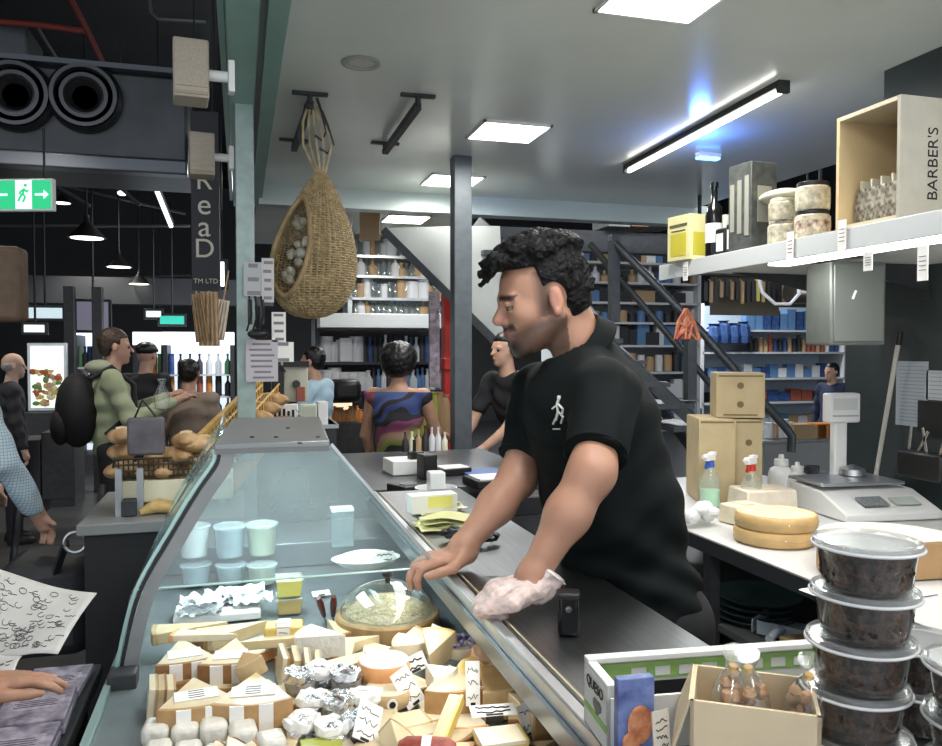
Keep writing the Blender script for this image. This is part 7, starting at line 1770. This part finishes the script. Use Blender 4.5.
# far left shops: lit fridges, food poster, signs
def lit(name, label, x0, y0, x1, y1, Y, col, e, dep=.06, cat='light box', fr=None, fn=None):
    x, z, w_, h_ = rectY(x0, y0, x1, y1, Y); t = thing(name, label, cat, (x, Y, z)); MB().box((0, dep/2+.01, h_/2), (w_+.06, dep, h_+.06)).build('frame', fr or M_black, t, bevel=.004)
    MB().box((0, .004, h_/2), (w_, .01, h_)).build('lit_panel', mat('%s_%d' % (name, x0), col, .5, emit=e, noise=0), t)
    if z > 1.5: MB().cyl((0, .05, h_), (0, .05, 4.6-z), .012, n=6).build('hanger', M_black, t)
    if fn: fn(t, w_, h_)
    return t
def fridge(label, x0, y0, x1, y1, Y, seed, e=2.2):
    x, z, w_, h_ = rectY(x0, y0, x1, y1, Y); t = thing('drinks_fridge', label, 'fridge', (x, Y, 0)); top = z+h_; dep = .6
    for s_ in (-1, 1): MB().box((s_*w_/2, dep/2, top/2), (.05, dep, top)).build('side_wall', M_dark, t)
    MB().box((0, dep, top/2), (w_, .04, top)).build('lit_back', mat('fridge_back', (.80, .90, 1), .5, emit=.75), t)
    MB().box((0, dep/2, top+.08), (w_+.05, dep, .16)).build('header', mat('header_white', (.8, .88, 1), .5, emit=1.2), t); MB().box((0, dep/2, .1), (w_, dep, .2)).build('plinth', M_dark, t)
    for k in range(4):
        zz = .35+k*(top-.45)/4; MB().box((0, dep/2, zz), (w_, dep-.05, .02)).build('shelf', M_shelfw, t)
        n = max(4, int(w_/.11)); rr2 = random.Random(seed*10+k)
        for i in range(n):
            m = rr2.choice([M_rb, M_wp2, M_navy, M_org, M_grp, M_dkp]); o = bpy.data.objects.new('drink_bottle', proto_bottle(rr2.choice(['bottle', 'jar']), m, m, .26, .04)); COL.objects.link(o)
            o.location = (x-w_/2+w_*(i+.5)/n, Y+.15, zz+.011); tag(o, 'drink on a shelf of the lit fridge, %s' % label.split(',')[-1].strip(), 'drink', 'drinks, '+label.split(',')[-1].strip())
fridge('tall open fridge glowing white across the hall, behind the brown patterned top', 166, 345, 232, 440, 10.5, 1)
fridge('tall open fridge glowing white across the hall, right of the flat cap', 136, 345, 163, 440, 10.6, 2)
fridge('tall open fridge glowing white across the hall, left of the green hooded man', 76, 335, 96, 440, 10.8, 3, 1.5)
def foodpic(t, w_, h_):
    rr2 = random.Random(2)
    for k in range(60):
        c = rr2.choice([(.30, .07, .03), (.10, .18, .06), (.40, .30, .10), (.32, .2, .14), (.5, .45, .3)]); MB().ball((rr2.uniform(-.42, .42)*w_, -.010-.0005*(k % 7), rr2.uniform(.06, .62)*h_), (rr2.uniform(.015, .045), .006, rr2.uniform(.012, .035)), 8).build('food_picture', mat('food_pic_%d' % int(c[0]*100), c, .6, emit=.25), t, smooth=True)
lit('food_poster', 'lit food poster with fruit and vegetables on the far left', 31, 346, 63, 408, 8.5, (.75, .85, .75), .8, fr=M_alu, fn=foodpic, cat='poster')
simple('poster_base', 'dark counter under the lit food poster', 'counter', 24, 412, 74, 512, 8.4, .5, M_dark)
lit('wall_screen', 'pale blue lit panel above the food poster', 26, 308, 62, 318, 9.5, (.55, .68, .72), .7, cat='screen')
lit('wall_screen', 'short white lit strip above the food poster, left', 24, 325, 44, 332, 9.0, (.8, .9, .9), 1.2, cat='screen')
lit('portrait_sign', 'dim lilac picture panel left of the far pendant lamps', 77, 302, 108, 330, 9.5, (.16, .15, .20), .5, cat='poster', fn=lambda t, w_, h_: MB().ball((w_*.15, -.01, h_*.45), (w_*.12, .01, h_*.3), 12).build('picture', mat('portrait_brown', (.25, .14, .09), .6, emit=.3), t, smooth=True))
lit('shop_sign', 'dark fascia sign with a green glow in the distance', 160, 316, 184, 324, 11, (.02, .30, .22), .9, cat='sign')
lit('shop_sign', 'white glowing shop letters panel far down the hall', 146, 311, 161, 317, 11, (.5, .55, .55), .8, cat='sign')
lit('light_frame', 'bright white angular light beside the letter sign', 219, 262, 224, 286, 6.5, (.95, .97, 1), 3, cat='light')
x, z, w_, h_ = rectY(60, 282, 236, 345, 11.2)
struct('trim_9', MB().box((x, 11.6, z+h_*.85), (w_+1.0, .3, .35)), mat('dark_fascia', (.04, .042, .046), .5))
for k, (px, w__) in enumerate([(70, 5), (98, 4)]):
    q = PY(px, 330, 9.2); tag(MB().box((q.x, 9.2, 1.08), (.10, .12, 2.16)).build('shop_post', M_dark, bevel=.004, loc=(q.x, 9.2, 0)), 'dark upright shop post %s the dim lilac picture' % ['left of', 'right of'][k], 'post')
# dark chair-like pushchair and low boxes in the aisle
q = PY(60, 520, 3.6)
t = thing('pushchair', 'dark pushchair frame with a round grey ring handle by the bread counter', 'pushchair', (q.x+.02, 3.35, 0))
MB().box((0, 0, .55), (.30, .35, .35)).build('seat', M_dark, t, bevel=.05)
for sx_ in (-1, 1):
    MB().tube([(sx_*.15, -.2, .12), (sx_*.15, 0, .5), (sx_*.15, .18, .95)], .014, 8).build('frame', M_dark, t, smooth=True)
    for sy_ in (-1, 1): MB().lathe([(.0, -.015), (.08, -.015), (.09, 0), (.08, .015), (0, .015)], (sx_*.16, sy_*.18, .09), 18, M=Matrix.Rotation(PI/2, 3, 'Y')).build('wheel', M_black, t, smooth=True)
q2 = PY(75, 543, 3.0); b = MB(); b.tube([(q2.x-t.location.x+.035*math.cos(a), -.34, q2.z+.035*math.sin(a)) for a in [2*PI*i/24 for i in range(24)]], .007, 8, closed=True); b.build('ring', M_alu, t, smooth=True)
MB().beam((q2.x-t.location.x-.03, -.34, q2.z), (0, -.05, .6), .02, .02).build('arm', M_dark, t)
for k, (x0_, y0_, x1_, y1_, m) in enumerate([(42, 432, 74, 452, M_dark), (10, 440, 40, 470, M_dkp)]):
    simple('display_bin', ['grey', 'black'][k]+' low bin on the floor of the far aisle', 'bin', x0_, y0_, x1_, y1_+48, 7.0, .4, m)

# ================================================================== foreground left: purple packs on a dark stand, held sheet
zq = .83
a = PZ(-60, 700, zq); c = PZ(112, 668, zq)
st = thing('display_stand', 'dark tiered display stand at the bottom left carrying purple packs', 'display stand', (-.62, 1.60, 0))
MB().box((0, 0, zq-.02), (.66, .52, .03)).build('top_tray', M_dark, st, bevel=.004); MB().box((0, -.02, (zq-.04)/2), (.62, .44, zq-.04)).build('stand_body', M_black, st)
MB().box((0, -.262, zq-.015), (.66, .012, .05)).build('front_rail', M_dark, st, bevel=.003)
MB().box((0, -.30, zq-.14), (.66, .14, .02)).build('lower_tray', M_dark, st)
M_purp = mat('purple_wrapper', (.16, .12, .20), .4, noise=.5, nscale=40, col2=(.42, .38, .46))
nmx = ['first', 'second', 'third', 'fourth', 'fifth']
for r in range(3):
    for i in range(5):
        x_ = -.86+.125*i; y_ = 1.44+.155*r
        for l in range(2 if r < 2 else 1):
            u = thing('chocolate_pack', 'flat purple printed pack on the stand, %s from the left, %s row, %s' % (nmx[i], ['front', 'middle', 'back'][r], ['under', 'on top'][l] if r < 2 else 'single'), 'pack', (x_, y_, zq-.004+l*.017), .04*((i+r) % 3-1))
            MB().box((0, 0, .008), (.115, .145, .015)).build('wrapper', M_purp, u, bevel=.003)
            MB().box((0, 0, .0162), (.09, .05, .0006)).build('pale_label', mat('lilac_label', (.40, .36, .42), .5, noise=.3, nscale=80), u)
            b = MB()
            for j in range(4): b.box((0, -.012+.008*j, .0168), (.07-.01*(j % 2), .002, .0004))
            b.build('print', mat('dark_purple_ink', (.06, .04, .09), .5), u)
for i in range(4):
    u = thing('chocolate_pack', 'purple printed pack on the low front ledge of the stand, %s from the left' % nmx[i], 'pack', (-.82+.15*i, 1.30, zq-.129), .05*i)
    MB().box((0, 0, .012), (.13, .11, .024)).build('wrapper', M_purp, u, bevel=.003)
# newspaper sheet held by a hand entering from the left
d1 = 1.20
def sheet(label, corners, m, seed, dens):
    cs = [P(*c_) for c_ in corners]; o_ = sum(cs, Vector())/4; t = thing('newspaper', label, 'newspaper', o_)
    def f(u, v):
        p = (cs[0]*(1-u)+cs[1]*u)*(1-v)+(cs[3]*(1-u)+cs[2]*u)*v-o_
        return p+Vector((0, 0, .006*math.sin(u*6+v*3)))
    b = MB(); b.grid(f, 20, 14); b.build('sheet', m, t, smooth=True, solid=.0008)
    b = MB(); rr2 = random.Random(seed); nrm_ = ((cs[1]-cs[0]).cross(cs[3]-cs[0])).normalized(); 
    if nrm_.dot(Vector((0, 0, CAMZ))-o_) < 0: nrm_ = -nrm_
    for k in range(dens):
        u0, v0 = rr2.uniform(.06, .92), rr2.uniform(.06, .92); kd = rr2.random()
        if kd < .5: pts = [f(u0+.025*math.cos(a), v0+.035*math.sin(a))+nrm_*.0012 for a in [2*PI*i/9 for i in range(rr2.randint(6, 10))]]
        else: pts = [f(min(.97, u0+.012*i), v0+rr2.uniform(-.012, .012))+nrm_*.0012 for i in range(rr2.randint(4, 8))]
        b.tube(pts, .00055, 4)
    b.build('printed_drawings', mat('newsprint_ink', (.10, .10, .11), .7), t)
sheet('large pale printed sheet with line drawings held out at the left edge', [(-60, 560, 1.30), (97, 592, 1.28), (58, 656, 1.12), (-60, 664, 1.10)], mat('newsprint', (.50, .50, .48), .8, noise=.06), 5, 150)
sheet('second smaller printed sheet below the large one at the left edge', [(-60, 640, 1.12), (22, 655, 1.10), (14, 676, 1.04), (-60, 690, 1.02)], MATS['newsprint'], 6, 40)
hp = P(-20, 690, 1.02); t = thing('person', 'customer reaching in from the bottom left, only a hand and a pale blue sleeve showing', 'person', (hp.x-.42, hp.y-.42, 0))
O_ = Vector(t.location); wv_ = P(-42, 690, 1.0)
MO_save = MO; MO = O_
hb_ = hand(wv_, (.94, .30, -.02), (.05, .1, 1), (.2, -1, 0), [(8, 16, 12), (8, 14, 10), (6, 14, 10), (8, 16, 12)], .72, (.7, .3), spread=4)
sh0 = O_+Vector((.10, .02, 1.30)); el0 = P(-110, 735, .85)
pb = [('cap', loc(wv_), loc(el0), .025, .038, .01), ('cap', loc(el0), loc(sh0), .038, .05, .02), ('ell', loc(O_+Vector((0, 0, 1.15))), (.13, .10, .28), .05), ('ell', loc(O_+Vector((0, 0, .92))), (.14, .11, .15), .05),
      ('cap', loc(O_+Vector((-.12, 0, 1.33))), loc(O_+Vector((.12, 0, 1.33))), .05, .05, .04), ('cap', loc(O_+Vector((0, 0, 1.38))), loc(O_+Vector((.0, .02, 1.52))), .05, .05, .02), ('ell', loc(O_+Vector((0, .02, 1.60))), (.078, .095, .115), .02),
      ('cap', loc(O_+Vector((-.12, 0, 1.30))), loc(O_+Vector((-.16, .05, 1.0))), .05, .04, .02), ('cap', loc(O_+Vector((-.16, .05, 1.0))), loc(O_+Vector((-.14, .15, .85))), .04, .03, .02)]
for s_ in (-1, 1): pb += [('cap', loc(O_+Vector((.08*s_, 0, .88))), loc(O_+Vector((.09*s_, 0, .1))), .085, .05, .03)]
bx = nets
net_obj('body', sdf(pb+hb_), (-.4, -.4, .04), (.62, .7, 1.75), .006, M_skin_dk, t)
net_obj('shirt', lambda Q: np.maximum(sdf([(q_[0],)+q_[1:] for q_ in pb[1:6]])(Q)-.012, Q[:, 2]-1.40), (-.4, -.4, .7), (.62, .7, 1.5), .009, mat('pale_blue_shirt', (.45, .56, .62), .8), t)
net_obj('trousers', lambda Q: np.maximum(sdf(pb[-2:]+[pb[3]])(Q)-.014, Q[:, 2]-.95), (-.4, -.4, .04), (.5, .5, 1.0), .010, mat('navy_trousers', (.03, .04, .07), .8), t)
net_obj('hair', lambda Q: np.maximum(sd_ell(Q, loc(O_+Vector((0, .0, 1.64))), (.088, .10, .10)), -(Q[:, 2]-1.60+ (Q[:, 1]<0)*.06)), (-.2, -.2, 1.45), (.2, .3, 1.8), .008, M_hairb, t)
for s_ in (-1, 1):
    b = MB(); b.lathe([(0, 0), (.045, 0), (.05, .02), (.04, .07), (0, .09)], (.09*s_, 0, 0), 14); b.v = [(x_, y_*(2.6 if y_ > 0 else 1.3), z_) for x_, y_, z_ in b.v]; b.build('shoe', M_black, t, smooth=True)
MO = MO_save
